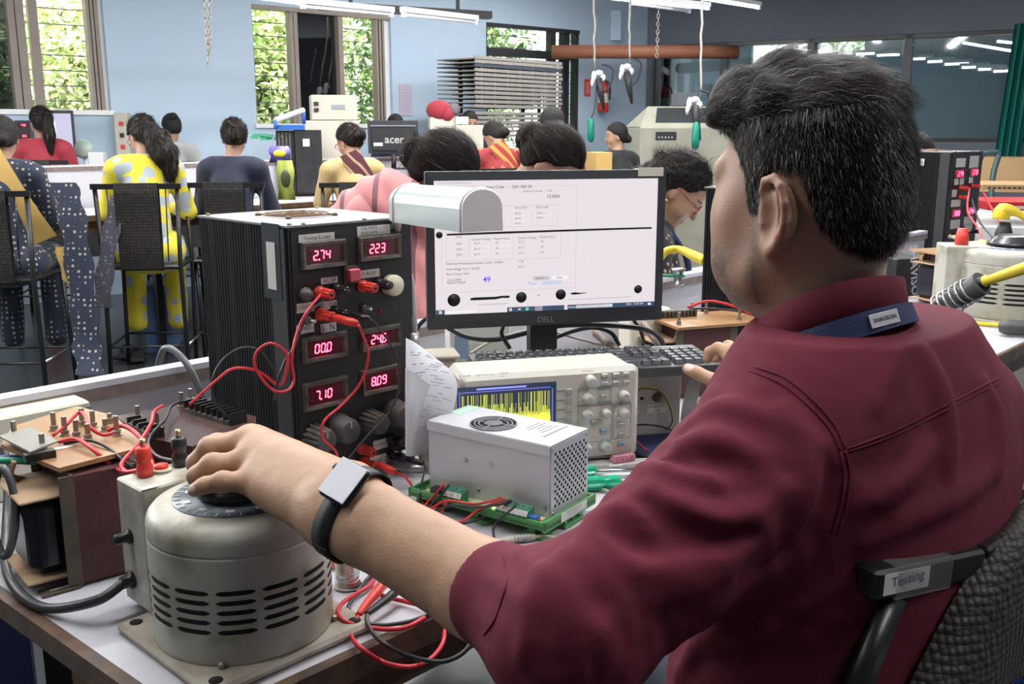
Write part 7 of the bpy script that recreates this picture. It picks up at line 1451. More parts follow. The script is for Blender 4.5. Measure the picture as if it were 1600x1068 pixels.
for Wn, l in ((W9, 'stool behind the black monitor'), (W10, 'stool behind the white cartons'), (W11, 'stool of the dark-haired person in red'), (W12, 'stool of the woman with the pink scarf'), (W13, 'stool of the woman with the red hair band'), (W14, 'stool of the woman with curly hair'), (W15, 'stool of the short-haired person at right'), (W16, 'stool of the half hidden person at right')): stool_at(Wn, l)
def cloth_hang(label, pts, wd, mt, name='scarf'):
    k = B(); P = spline(pts, 5); v = []
    for i, p in enumerate(P): a = wd*(1+.15*math.sin(i*1.3)); v += [p+Vector((-a/2, 0, 0)), p+Vector((-a/6, -.02, 0)), p+Vector((a/6, .0, 0)), p+Vector((a/2, -.015, 0))]
    n = len(P); k.add(v, [(4*i+j, 4*i+j+1, 4*i+4+j+1, 4*i+4+j) for i in range(n-1) for j in range(3)], mt, True); k.add([p+Vector((0, .006, 0)) for p in v], [(4*i+j, 4*i+4+j, 4*i+4+j+1, 4*i+j+1) for i in range(n-1) for j in range(3)], mt, True); return tag(k.build(name), label, 'scarf')
cloth_hang('long dark patterned scarf hanging from the yellow dress to the chair side', [hp(187, 305, 5.55), hp(176, 350, 5.5), hp(165, 420, 5.5), hp(160, 480, 5.5)], .10, m_greyk)
cloth_hang('navy motif cloth trailing beside the leftmost chair to the floor', [hp(98, 285, 5.3), hp(112, 330, 5.28), hp(122, 400, 5.26), hp(132, 480, 5.26), hp(136, 540, 5.26), hp(142, 585, 5.2)], .15, m_nvp, 'cloth')
cloth_hang('mustard scarf end with a knotted tassel hanging at the leftmost chair', [hp(98, 385, 5.3), hp(108, 430, 5.3), hp(120, 450, 5.3)], .08, m_must)
# the pink shawl over the near woman's back, ahead of the load box
def pinkf(P):
    d = poly(P, [dep(560, 345, 2.75), dep(610, 330, 2.70), dep(650, 330, 2.65)], [.085, .10, .07], .05); d = smin(d, poly(P, [dep(600, 360, 2.75), dep(620, 430, 2.75), dep(640, 500, 2.72)], [.12, .13, .11], .05), .05)
    return d+.010*np.sin(P[:, 0]*70+P[:, 2]*55)*.6+.010*vnoise(P, 22, 3)
lo, hi = bb([dep(560, 345, 2.75), dep(650, 330, 2.65), dep(640, 500, 2.72)], .16); v, f_ = nets(pinkf, lo, hi, .009); o = npmesh('shawl', v-np.array(w12.location), f_, m_pinkc, w12)
# ---- the man's chair
mc = thing('work_chair', 'black chair with a wide woven back and a paper tag reading Testing, nearest the camera', 'chair', (.40, .80, 0))
MC0 = Vector(mc.location); c_ = lambda px, py, D: dep(px, py, D)-MC0
def beam(k, p, q, a, b_, mt, up=None):
    d = q-p; X = Matrix.Translation(p)@d.to_track_quat('X', 'Z').to_matrix().to_4x4(); k.rbox((d.length/2, 0, 0), (d.length, a, b_), mt, .004, X)
k = B(); e0, e1, e2, e3 = c_(1350, 908, .80), c_(1520, 872, .855), c_(1600, 815, .92), c_(1700, 745, 1.0); beam(k, e0, e1, .026, .026, m_black); beam(k, e1, e2, .026, .026, m_black); beam(k, e2, e3, .026, .026, m_black); k.build('top_rail', mc)
k = B(); m_tape = M('clear_tape', (.35, .35, .35), .15, alpha=.25); d = (e1-e0); X = Matrix.Translation(e0)@d.to_track_quat('X', 'Z').to_matrix().to_4x4(); L = d.length
k.box((L*.26, -.0136, .001), (L*.40, .0006, .018), m_label, X); k.text('Testing', .0125, M('pen_ink', (.10, .11, .22), .6), X@FY(L*.12, -.0142, .0015)@rotm('Z', 4)); k.build('paper_tag', mc)
k = B(); k.box((L*.42, 0, 0), (L*.5, .0278, .0278), m_tape, X); k.build('tape', mc)
for (a, b_, rr) in (((1392, 930, .815), (1330, 1090, .80), .0135), ((1468, 912, .84), (1400, 1090, .83), .005)): k = B(); k.tube([c_(*a), c_(*b_), c_(*b_)+Vector((-.03, .05, -.30))], rr, m_black, 4 if rr > .01 else 8); k.build('back_post' if rr > .01 else 'back_rod', mc)
k = B(); rowsP = [[(1512, 838, .90), (1545, 812, .93), (1585, 780, .97), (1640, 745, 1.02), (1700, 715, 1.06)], [(1512, 856, .858), (1556, 834, .87), (1598, 800, .895), (1655, 765, .93), (1710, 735, .96)], [(1522, 878, .845), (1562, 862, .850), (1600, 838, .865), (1652, 800, .90), (1710, 770, .94)], [(1490, 935, .83), (1540, 930, .828), (1588, 905, .845), (1640, 870, .885), (1700, 840, .93)], [(1450, 1010, .82), (1510, 1010, .815), (1570, 985, .835), (1618, 960, .88), (1680, 930, .93)], [(1405, 1100, .81), (1480, 1100, .80), (1548, 1080, .825), (1590, 1060, .88), (1650, 1040, .93)]]
P = [[c_(*q) for q in rw] for rw in rowsP]; cols = [spline([P[i][j] for i in range(len(P))], 5) for j in range(5)]; G = [spline([cols[j][i] for j in range(5)], 5) for i in range(len(cols[0]))]; nn = len(G[0]); v = [p for rw in G for p in rw]
f_ = [(i*nn+j, i*nn+j+1, (i+1)*nn+j+1, (i+1)*nn+j) for i in range(len(G)-1) for j in range(nn-1)]; k.add(v, f_, m_weave, True); k.add([p+Vector((.004, .012, -.002)) for p in v], [q[::-1] for q in f_], m_weave, True); k.build('woven_back', mc)
k = B(); zs = .60; k.rbox((-.02, .08, zs-.05), (.44, .44, .03), m_black, .03); k.build('seat', mc)
for (x, y) in ((-.2, -.1), (.2, -.1), (-.2, .27), (.2, .27)): k = B(); k.tube([(x, y, zs-.06), (x*1.1, y*1.1, 0)], .014, m_black, 4); k.build('leg', mc)
# ================================================================ FAR EQUIPMENT, RIGHT-HAND BENCH, HANGING TOOLS
m_beige = M('beige_instrument', (.55, .52, .44), .5, noise=(8, .4, (.48, .45, .37))); m_card = M('cardboard', (.40, .25, .12), .8, noise=(6, .4, (.33, .20, .09))); m_whtm = M('white_metal', (.60, .60, .60), .45); m_teal = M('teal_curtain', (.0, .16, .135), .6)
m_scrl = M('lit_lilac_screen', (.05, .05, .05), .4, emit=((.62, .60, .82), .42)); m_scrw = M('lit_white_window', (.05, .05, .05), .4, emit=((.9, .9, .95), .42)); m_blue2 = M('blue_plastic', (.03, .12, .42), .4); m_grn2 = M('green_grip', (.0, .20, .13), .35); m_cloth = M('white_cotton_wrap', (.66, .66, .68), .85)
def boxat(name, label, cat, px0, px1, pyb, pyt, D, depth, mt, rz=10, group=None, extra=None, zb=None, bev=.004, skin=None):
    """a box whose camera-side face spans the given pixels at distance D"""
    z0, z1 = dep(px0, pyb, D).z, dep(px0, pyt, D).z
    if zb is not None: z0 = zb
    a, c = dep(px0, pyt, D), dep(px1, pyt, D); W = abs(c.x-a.x)/max(.3, math.cos(math.radians(rz))); r = thing(name, label, cat, (a.x, a.y, z0), math.radians(rz), group)
    k = B(); k.rbox((W/2, depth/2, (z1-z0)/2), (W, depth, z1-z0), mt, bev); k.build('body', r)
    if extra: extra(r, W, z1-z0)
    return r
def screenx(split=.0):
    def f(r, W, H):
        k = B(); k.box((W/2, -.001, H/2), (W*.92, .002, H*.88), m_scrl); k.box((W*.42, -.0025, H*.52), (W*.5, .001, H*.6), m_scrw); k.build('screen', r); k = B(); k.cyl((W/2, .03, 0), (W/2, .03, -.10), .02, m_blk2, 10); k.build('stand', r); k = B(); k.rbox((W/2, .03, -.105), (.2, .16, .01), m_blk2, .02); k.build('stand_base', r)
    return f
boxat('monitor', 'lit desktop monitor behind the woman with the ponytail', 'monitor', 29, 108, 256, 172, 8.0, .03, m_bez, 8, extra=screenx()); boxat('monitor', 'small lit monitor to the right of the woman in white', 'monitor', 284, 339, 222, 181, 9.0, .03, m_bez, 6, extra=screenx())
def redd(n=2):
    def f(r, W, H):
        for i in range(n): k = B(); k.box((W*.55, -.002, H*(.78-.5*i)), (W*.6, .003, H*.16), m_lcd); sevenseg(k, ('456', '365')[i % 2], W*.34, H*(.74-.5*i), H*.09, -.004); k.build('display', r)
    return f
ZF = .95
boxat('load_box', 'small black instrument with red digits beside the leftmost monitor', 'test instrument', 22, 44, 222, 188, 7.9, .2, m_case, 8, extra=redd(), zb=None)
def switches(r, W, H):
    for i in range(5): k = B(); k.box((W*.5, -.004, H*(.85-.16*i)), (W*.3, .008, H*.06), (m_red, m_blk2)[i % 2]); k.build('switch', r)
boxat('switch_panel', 'tall cream switch panel standing by the blue wall behind the woman in yellow', 'switch panel', 177, 198, 262, 176, 8.3, .12, m_beige, 6, extra=switches, zb=ZF)
boxat('white_cabinet', 'white cabinet under the leftmost window edge', 'cabinet', 150, 177, 262, 175, 8.4, .2, m_whtm, 6, zb=ZF)
boxat('white_carton', 'small white carton with a red mark left of the woman in yellow', 'carton', 137, 159, 258, 238, 7.3, .12, m_whtm, 10, zb=.95)
r = thing('desk_fan', 'small pale green round fan head behind the white carton', 'fan', dep(130, 232, 7.6)); k = B(); k.lathe([(.0, .02), (.06, .015), (.075, -.01), (.05, -.05), (0, -.06)], M('pale_green_plastic', (.42, .55, .46), .4), 24, rotm('X', 75)); k.build('head', r); k = B(); k.cyl((0, .02, -.03), (0, .02, ZF-r.location.z), .015, m_whtm, 10); k.build('stand', r)
q = dep(188, 250, 5.9); r = thing('cup', 'turquoise cup on the bench in front of the woman in yellow', 'cup', (q.x, q.y, .92)); k = B(); k.lathe([(.024, 0), (.03, .12), (.031, .13), (.027, .128), (.022, .01), (0, .008)], M('turquoise_plastic', (.15, .62, .58), .4), 20); k.build('body', r); k = B(); [k.cyl((.008*i-.01, 0, .05), (.012*i-.02, .01*i, .19), .003, m_card, 6) for i in range(4)]; k.build('brush_handle', r)
def tower(r, W, H):
    k = B(); k.box((W*.58, -.003, H*.52), (W*.3, .004, H*.18), m_gline); k.build('vent', r); k = B(); k.box((W*.1, -.006, H*.4), (W*.10, .012, H*.14), m_blk2); k.box((W*.1, -.006, H*.65), (W*.10, .012, H*.14), m_blk2); k.build('socket', r)
boxat('instrument_cabinet', 'upper beige cabinet of the stack in front of the dark pane', 'cabinet', 486, 555, 187, 148, 7.7, .35, m_beige, 14, extra=tower); boxat('instrument_cabinet', 'lower beige cabinet carrying the upper one', 'cabinet', 476, 558, 250, 188, 7.7, .36, m_beige, 14, zb=ZF)
boxat('load_box', 'black instrument box with a paper label left of the beige cabinet stack', 'test instrument', 460, 500, 251, 203, 7.3, .25, m_case, 14, zb=.95, extra=lambda r, W, H: (lambda k: (k.box((W*.42, -.002, H*.8), (W*.25, .002, H*.12), m_label), k.build('label', r)))(B()))
boxat('load_box', 'black finned instrument box at the left of the labelled one', 'test instrument', 431, 458, 251, 204, 7.3, .25, m_case, 14, zb=.95, extra=lambda r, W, H: (lambda k: ([k.box((W*(.15+.2*i), -.003, H/2), (.012, .006, H*.95), m_dust) for i in range(4)], k.build('fin', r)))(B()))
boxat('tray', 'blue and white tray lying on the black instrument boxes', 'tray', 430, 474, 203, 195, 7.25, .2, m_blue2, 14)
k = B(); a, c = dep(430, 188, 7.2), dep(474, 172, 7.4); beam_ = (c-a); k.tube([a, c], .022, m_whtm, 8); k.tube([c, c+Vector((0, 0, -.10))], .015, m_blue2, 8); k.tube([a, a+Vector((.0, 0, -.06))], .014, m_blue2, 8); tag(k.build('bench_lamp'), 'slanting white bench lamp with blue ends over the blue tray', 'lamp')
k = B(); R_ = random.Random(2); c0 = dep(415, 213, 7.3)
for i in range(9): k.box(c0+Vector((R_.uniform(-.09, .09), R_.uniform(-.03, .03), R_.uniform(-.02, .02))), (.05, .02, .02), M('green_part', (.05, .30, .16), .5))
tag(k.build('circuit_boards'), 'small heap of green boards below the narrow window pane', 'circuit boards', kind='stuff')
def bag(label, px0, px1, pyb, pyt, D, mt, mt2=None):
    a, c, t_ = dep(px0, pyb, D), dep(px1, pyb, D), dep(px0, pyt, D); W, H = c.x-a.x, t_.z-a.z; r = thing('packet', label, 'bag', (a.x, a.y, a.z)); k = B(); v = []; n = 8
    for i in range(n+1):
        t = i/n; z = H*t; b_ = .03*math.sin(math.pi*t)+.004; s = .9+.1*math.cos(t*9)
        v += [(W/2-W/2*s, 0, z), (W/2, -b_, z), (W/2+W/2*s, 0, z), (W/2, b_, z)]
    k.add(v, [(4*i+j, 4*i+(j+1) % 4, 4*i+4+(j+1) % 4, 4*i+4+j) for i in range(n) for j in range(4)], mt, True); k.build('pouch', r)
    if mt2: k = B(); k.sphere((W*.55, -.03, H*.55), (W*.28, .012, H*.22), mt2); k.build('print_patch', r)
    return r
bag('purple and yellow snack packet in front of the black instrument boxes', 420, 455, 254, 228, 6.0, M('purple_foil', (.16, .12, .45), .3), M('yellow_print2', (.75, .68, .03), .4)); bag('green printed bag standing left of the woman in the maroon sari', 434, 462, 312, 250, 5.95, M('olive_print', (.32, .36, .06), .5), M('dark_print', (.05, .06, .03), .5))
def acer(r, W, H):
    k = B(); k.rbox((W*.5, -.012, H*.42), (W*.86, .02, H*.66), m_blk2, .006); k.text('acer', H*.34, M('silver_logo', (.45, .46, .47), .3), FY(W*.52, -.0235, H*.42), 'CENTER', bold=.015); k.box((W*.2, -.0235, H*.28), (W*.18, .002, H*.10), m_label); k.box((W*.5, -.014, H*.84), (W*.9, .004, H*.03), m_gline); k.build('rear_cover', r); k = B(); k.cyl((W/2, 0, 0), (W/2, 0, -.12), .02, m_blk2, 10); k.build('stand', r); k = B(); k.rbox((W/2, 0, -.12), (.22, .16, .01), m_blk2, .02); k.build('stand_base', r)
boxat('monitor', 'black monitor seen from behind with silver lettering on its back', 'monitor', 574, 652, 240, 188, 7.9, .03, m_bez, 8, extra=acer)
k = B(); c = onpl(634, 156, WP-WN*.006, WN); X = Matrix.Translation(c)@Matrix.Rotation(math.atan2(WD.y, WD.x), 4, 'Z'); k.box((0, 0, 0), (.16, .002, .32), M('pink_notice', (.50, .44, .54), .7), X)
for i in range(9): k.box((0, -.0015, .13-.03*i), (.12-.02*(i % 3), .0005, .003), m_gtxt, X)
tag(k.build('notice'), 'faint pinkish notice sheet pasted on the blue wall', 'notice')
boxat('white_carton', 'long low white carton behind the near bowed head, under the red bag', 'carton', 672, 712, 203, 183, 8.3, .2, m_crm, 10); boxat('beige_cabinet', 'beige cabinet between the red bag and the woman in the red sari', 'cabinet', 712, 755, 262, 195, 8.2, .25, m_beige, 16, zb=ZF); boxat('white_carton', 'white paper box on top of the beige cabinet', 'carton', 712, 732, 194, 182, 8.25, .08, m_whtm, 10)
boxat('dark_instrument', 'dark instrument under the long low white carton', 'test instrument', 672, 711, 262, 204, 8.3, .2, m_blk2, 10, zb=ZF)
r = thing('helmet', 'red helmet-shaped bag resting on the white cartons by the blue wall', 'bag', dep(686, 178, 8.35)); k = B(); k.sphere((0, 0, .03), (.11, .09, .085), m_redc, 18); k.sphere((.07, -.02, .0), (.06, .06, .06), m_redc, 14); k.build('shell', r); k = B(); k.sphere((.13, 0, .04), (.05, .05, .05), M('grey_fur', (.16, .15, .16), .9), 12); k.build('pompom', r)
# tray rack
rk0, rk1 = dep(742, 213, 9.6), dep(876, 213, 10.6); d = Vector((rk1.x-rk0.x, rk1.y-rk0.y, 0)); ra = math.atan2(d.y, d.x); r = thing('tray_rack', 'tall rack of many stacked metal trays in front of the dark-framed window', 'rack', (rk0.x, rk0.y, 0), ra); L = d.length
FR_ = Fr(r.location, ra); m_trayc = M('pale_tray', (.26, .245, .22), .5); m_trayd = M('dark_tray', (.05, .06, .08), .5)
for i, py in enumerate((92, 98, 104, 111, 118, 125, 132, 139, 146, 153, 160, 167, 178, 185, 192, 199, 206, 213)):
    z = FR_.hit(760, py, 'y', 0).z; o = .03*math.sin(i*2.1); k = B(); k.box((L*.5+o*.3, .25, z), (L+o*.3, .5, .012), m_trayd if i == 2 else m_trayc); k.box((L*.5+o*.3, -.005, z+.008), (L+o*.3, .012, .03), m_trayd if i == 2 else m_trayc)
    for s in range(7): k.box((L*(s+.5)/7, .0, z-.012), (.02, .012, .018), m_iron)
    k.build('tray', r)
for x in (.12, L*.80, L): k = B(); k.box((x, .3, FR_.hit(760, 92, 'y', 0).z/2), (.03, .03, FR_.hit(760, 92, 'y', 0).z), m_dwood); k.build('post', r)
# fire extinguisher, sign, pipe, conduit
qe = onpl(943, 150, WP-WN*.10, WN); r = thing('fire_extinguisher', 'red fire extinguisher hanging on the blue wall near the corner', 'fire extinguisher', qe); k = B(); k.lathe([(.05, -.19), (.065, -.17), (.065, .10), (.04, .16), (.02, .18)], m_red, 20); k.build('cylinder', r); k = B(); k.box((0, 0, .20), (.05, .03, .05), m_blk2); k.tube([(0, -.03, .20), (.07, -.05, .12), (.07, -.05, -.05)], .012, m_blk2, 6, 4); k.build('valve_and_hose', r); k = B(); k.lathe([(.0665, -.08), (.0665, .03)], m_label, 20, caps=False); k.build('label', r)
k = B(); c = onpl(918, 137, WP-WN*.006, WN); X = Matrix.Translation(c)@Matrix.Rotation(math.atan2(WD.y, WD.x), 4, 'Z'); k.box((0, 0, 0), (.10, .004, .20), m_red, X); [k.box((.02*i-.02, -.003, 0), (.006, .001, .14), m_label, X) for i in range(3)]; tag(k.build('fire_sign'), 'small red sign on the blue wall left of the fire extinguisher', 'sign')
k = B(); a, c = dep(862, 81, 11.3), dep(1108, 81, 11.3); c2 = dep(1152, 82, 11.35); k.tube([a, c, c2], .075, M('rust_orange_pipe', (.30, .115, .06), .6, noise=(5, .5, (.24, .09, .05))), 20); o = tag(k.build('duct_pipe'), 'long rust-orange pipe crossing the corner of the room at high level', 'pipe')
k = B(); k.box(onpl(962, 40, WP-WN*.03, WN), (.12, .05, .35), m_blue, ident()); tag(k.build('wall_box'), 'blue-grey electrical box high on the wall by the corner', 'electrical box')
# soldering machine
qm = dep(1003, 236, 9.6); r = thing('soldering_machine', 'big grubby cream soldering machine with a dark control panel behind the smiling woman', 'machine', (qm.x, qm.y, 0), math.radians(2)); FMm = Fr(r.location, math.radians(2)); m_mach = M('grubby_cream_paint', (.36, .35, .28), .55, noise=(5, .6, (.26, .25, .20))); h = lambda px, py, y=0: FMm.hit(px, py, 'y', y)
zt_m = h(1050, 198).z; k = B(); k.rbox((.55, .5, zt_m/2), (1.15, 1.0, zt_m), m_mach, .02); k.build('body', r)
k = B(); z2 = h(1050, 166, .5).z; k.add([(-.02, .02, zt_m), (1.12, .02, zt_m), (.98, .55, z2), (.14, .55, z2), (-.02, 1.0, zt_m), (1.12, 1.0, zt_m)], [(0, 1, 2, 3), (1, 5, 2), (0, 3, 4), (3, 2, 5, 4)], m_mach); k.add([(.14, .10, zt_m+.03), (.95, .10, zt_m+.03), (.88, .48, z2-.015), (.22, .48, z2-.015)], [(0, 1, 2, 3)], M('smoked_window', (.04, .045, .045), .2)); k.build('sloping_hood', r)
k = B(); a = h(1026, 212); k.rbox((a.x+.09, -.006, a.z), (.20, .012, .075), m_blk2, .004)
for i in range(5): k.box((a.x+.02+.032*i, -.014, a.z-.015), (.014, .003, .012), m_whtm)
k.build('control_panel', r)
boxat('carton', 'open yellow carton left of the smiling woman in black', 'carton', 932, 958, 264, 238, 7.9, .22, M('yellow_card', (.55, .36, .12), .7), 20, zb=.97)
for (a0, a1, y0, y1, l) in ((1060, 1090, 165, 145, 'grey ducting box behind the soldering machine'),): boxat('duct_box', l, 'duct', a0, a1, y0, y1, 10.2, .3, M('far_room_pier'), 5)
# chains and hanging screwdrivers
m_chain = M('dull_chain', (.33, .30, .26), .5, .6)
def chain(label, top, bot, n, lw_=.012, name='chain', group=None, r0=None):
    top, bot = Vector(top), Vector(bot); k = B(); d = (bot-top); L = d.length/n
    for i in range(n):
        c = top+d*((i+.5)/n); ax = Vector((1, 0, 0)) if i % 2 else Vector((0, 1, 0)); dn = d.normalized(); k.tube([c+dn*(L*.62*math.cos(t))+ax*(lw_*math.sin(t)) for t in [j*math.pi/5 for j in range(10)]], lw_*.28, m_chain, 5, closed=True)
    return tag(k.build(name), label, 'chain', group)
ct, cb = dep(319, -6, 4.6), dep(325, 82, 4.6); chain('left strand of the looped chain hanging over the blue wall', ct, cb, 13, .008, group=None); chain('right strand of the looped chain, joining the left one low down', dep(328, -6, 4.6), dep(327, 82, 4.6), 13, .008); chain('short tail of chain below the joined loop over the blue wall', dep(326, 80, 4.6), dep(325, 104, 4.6), 4, .008)
def hanger(label, px, pyt, D, pyc, pyg, wx, pxg=None):
    t = dep(px, pyt, D); root = thing('hanging_screwdriver', label, 'hanging tool', t, group='electric screwdrivers hanging over the far bench'); L_ = lambda x, y: dep(x, y, D)-t
    k = B(); R_ = random.Random(px); k.tube([Vector((0, 0, CZ-t.z-.0))]+[L_(px+R_.uniform(-1.5, 1.5), pyt+(pyc-pyt)*i/7) for i in range(8)], .011, m_chain, 6); k.build('cord', root)
    k = B(); c = L_(px+wx, pyc+10); 
    for (dx, dz_, a_, b_) in ((0, .02, .05, .03), (-.045, -.01, .03, .055), (.035, -.02, .035, .035), (-.06, -.06, .02, .04)): k.sphere(c+Vector((dx, 0, dz_)), (a_*.8, .03, b_), m_cloth, 8)
    k.build('cloth_wrap', root)
    k = B(); k.tube([c+Vector((0, 0, -.02)), c+Vector((.02, 0, -.16)), c+Vector((.05, 0, -.30))], [.035, .03, .012], m_blk2, 10); k.tube([c+Vector((.02, -.02, .10)), c+Vector((.12, -.02, .05)), c+Vector((.09, -.02, -.10)), c+Vector((.02, -.02, -.15))], .008, m_blk2, 6, 5); k.build('tool_body', root)
    if pyg: k = B(); g = L_(pxg or px, pyg); k.lathe([(.012, .12), (.03, .09), (.034, -.02), (.03, -.08), (.01, -.10)], m_grn2, 14, tr(g)); k.tube([L_(px+wx*.4, pyc+24), g+Vector((.03, 0, .2)), g+Vector((0, 0, .11))], .006, m_blk2, 6, 5); k.build('green_tool', root)
    return root
hanger('hanging electric screwdriver with white wrapping, left of the fire extinguisher', 929, 0, 8.9, 108, 205, 7, 923); hanger('hanging electric screwdriver with white wrapping, above the smiling woman', 984, 0, 8.9, 98, None, -4); hanger('hanging electric screwdriver with a green grip, nearest the man\'s forehead', 1096, 18, 8.0, 150, 214, -10, 1087)
chain('short rusty chain hanging between the tube lights and the orange pipe', dep(1029, 16, 8.6), dep(1026, 90, 8.6), 12, .012)
# ---------------------------------------------------------------- right-hand bench
p = onz(1101, 470, TZ); q = dep(1254, 303, 2.28); F2 = (q.x, q.y, TZ); r2, _, _ = loadbox(F2, math.radians(45.5), 'black load box standing behind the man\'s face, only its dark side in view')
def mini_front(r, W, H, Z0, cols, seed=1):
    lab = B(); m2 = m_label
    for (x, z, w_, h_) in ((.03, .90, .07, .035), (.13, .90, .07, .05), (.03, .72, .03, .03), (.07, .72, .03, .03), (.14, .73, .03, .03), (.02, .60, .035, .028), (.02, .50, .07, .028), (.03, .29, .07, .035), (.13, .31, .07, .035), (.14, .24, .06, .035)):
        lab = B(); lab.box((x+w_/2, -.004, Z0+H*z), (w_, .001, h_), m2); lab.build('label', r)
    for (x, z, s) in ((.03, .79, '274'), (.14, .80, '213'), (.03, .40, '000'), (.14, .41, '246')):
        k = B(); k.box((x+.03, -.004, Z0+H*z), (.062, .006, .036), m_dust); k.box((x+.03, -.0075, Z0+H*z), (.05, .001, .026), M('bright_red_display', (.30, .01, .03), .4, emit=((.9, .02, .08), .55))); sevenseg(k, s, x+.005, Z0+H*z-.008, .016, -.0085); k.build('display', r)
    for (x, z, mt) in ((.08, .65, m_red), (.17, .66, m_red), (.08, .56, m_red), (.03, .17, m_cream), (.08, .18, m_red), (.2, .20, m_bplas)): k = B(); post(k, (x, -.002, Z0+H*z), mt, .0085, .034); k.build('binding_post', r)
q = dep(1477, 262, 4.35); r3, _, (W3, D3, H3, Z3) = loadbox((q.x-.02, q.y-.1, TZ), math.radians(38), 'black load box with red displays on the far right of the bench'); r3.scale = (1.12, 1.12, 1.10); mini_front(r3, W3, H3, Z3, 2)
k = B(); k.box((-.008, .15, Z3+H3*.90), (.002, .09, .028), m_crm); k.build('tape_label', r3)
f3 = Matrix.Translation(r3.location)@Matrix.Rotation(r3.rotation_euler.z, 4, 'Z')@Matrix.Diagonal((1.12, 1.12, 1.1, 1)); g3 = lambda x, y, z: f3@Vector((x, y, Z3+H3*z))
rb_l = lambda px, py, D: dep(px, py, D)
for lab, pts, mt, rr in (('red lead falling from the upper post of the far right load box', [g3(.08, -.04, .65), rb_l(1512, 330, 4.1), rb_l(1530, 360, 3.9), rb_l(1540, 400, 3.7), rb_l(1538, 440, 3.6)], m_redw, .004), ('twisted red lead running right from the far right load box to the big knob', [g3(.17, -.05, .6), rb_l(1555, 335, 3.9), rb_l(1575, 365, 3.6), rb_l(1596, 388, 3.3)], m_redw, .005), ('black lead drooping from the far right load box to the bench', [g3(.1, -.04, .55), rb_l(1530, 345, 4.0), rb_l(1552, 375, 3.8), rb_l(1556, 420, 3.6)], m_blkw, .004), ('red wire bundle across the top of the low black box', [rb_l(1445, 392, 3.5), rb_l(1470, 389, 3.5), rb_l(1492, 394, 3.5), rb_l(1510, 404, 3.4)], m_redw, .004), ('red wire hanging over the dark transformer to the iron stand', [rb_l(1470, 398, 3.3), rb_l(1478, 425, 3.2), rb_l(1473, 450, 3.2), rb_l(1481, 466, 3.15)], m_redw, .0045), ('green wire hanging over the dark transformer beside the red one', [rb_l(1480, 394, 3.3), rb_l(1488, 415, 3.2), rb_l(1492, 440, 3.2), rb_l(1498, 455, 3.1)], M('green_wire'), .004)):
    wire('wire', lab, pts, rr, mt)
def sideword(r, W, H): 
    k = B(); k.text('SHAVISON', .045, m_tag, FY(W*.55, -.002, H*.55)@rotm('Z', -82), 'CENTER', bold=.02); k.build('lettering', r)
boxat('lettered_box', 'low black box with white upright lettering behind the man\'s collar', 'test instrument', 1402, 1462, 492, 405, 3.4, .25, m_case, 20, zb=TZ, extra=sideword)
q = dep(1462, 490, 3.25); tr3 = transformer('transformer', 'dark open transformer between the lettered box and the big cream transformer', (q.x+.05, q.y, TZ), math.radians(20), (.09, .13, .165), [(-.06, -.01), (.10, -.01), (.10, .15), (-.06, .15)], .168)
q = onz(1118, 548, TZ); t4 = transformer('transformer', 'maroon transformer with a plywood board and a row of pins, beyond the keyboard', (.365, 2.07, TZ), math.radians(20), (.115, .115, .15), [(-.02, -.015), (.20, -.015), (.20, .13), (-.02, .13)], .153); FT4 = Fr(t4.location, math.radians(20))
k = B(); k.box((.04, .10, .167), (.09, .02, .014), m_dust)
for i in range(9): k.box((.003+i*.0095, .088, .166), (.003, .008, .014), m_iron)
k.build('pin_strip', t4)
for (x, y) in ((.0, .02), (.09, .12), (.15, .02), (.12, .11)): k = B(); bolt(k, (x, y, .159), .026); k.build('terminal_bolt', t4)
wire('wire', 'red wire arching over the plywood board beyond the keyboard', [FT4.m@Vector(p) for p in ((.06, .09, .18), (.10, .07, .195), (.15, .05, .185), (.19, .03, .165), (.22, .03, .16))], .003, m_redw); wire('wire', 'black wire lying across the plywood board under the red one', [FT4.m@Vector(p) for p in ((.07, .10, .175), (.12, .08, .175), (.17, .06, .17), (.21, .05, .16))], .0025, m_blkw)
vq = onz(1580, 500, TZ+.01); variac((vq.x+.06, vq.y+.13, TZ), math.radians(40), .185, .215, 'large cream transformer with a black knob at the right edge of the photo')
bq = onz(1508, 496, TZ); bb_ = thing('terminal_housing', 'cream terminal housing with a red cap beside the large cream transformer', 'housing', (bq.x-.07, bq.y+.0, TZ), math.radians(-8)); k = B(); k.rbox((.06, .06, .11), (.13, .12, .22), m_var, .004); k.build('body', bb_); k = B(); k.lathe([(.02, .22), (.02, .24), (.014, .27), (0, .27)], m_red, 16, tr(.05, .05, 0)); k.build('red_cap', bb_)
q = dep(1520, 405, 3.1); orn = thing('tester', 'tilted orange tester resting on the terminal housing', 'tester', q, rot=(math.radians(10), math.radians(-35), math.radians(20))); k = B(); k.rbox((0, 0, 0), (.14, .05, .06), M('orange_plastic', (.62, .26, .04), .4), .012, seg=3); k.build('case', orn)
r = thing('oil_can', 'yellow spouted bottle standing behind the large cream transformer', 'bottle', (dep(1562, 425, 3.6).x, dep(1562, 425, 3.6).y, TZ)); k = B(); k.lathe([(.028, 0), (.03, .02), (.03, .20), (.018, .24)], m_blk2, 16); k.build('body', r); k = B(); zz2 = dep(1558, 400, 3.9).z-TZ; k.tube([(-.015, 0, .25), (-.01, 0, .28), (.03, -.02, .275), (.07, -.04, .24)], [.028, .03, .014, .006], M('yellow_plastic', (.72, .55, .03), .4), 10, 4); k.build('spout', r)
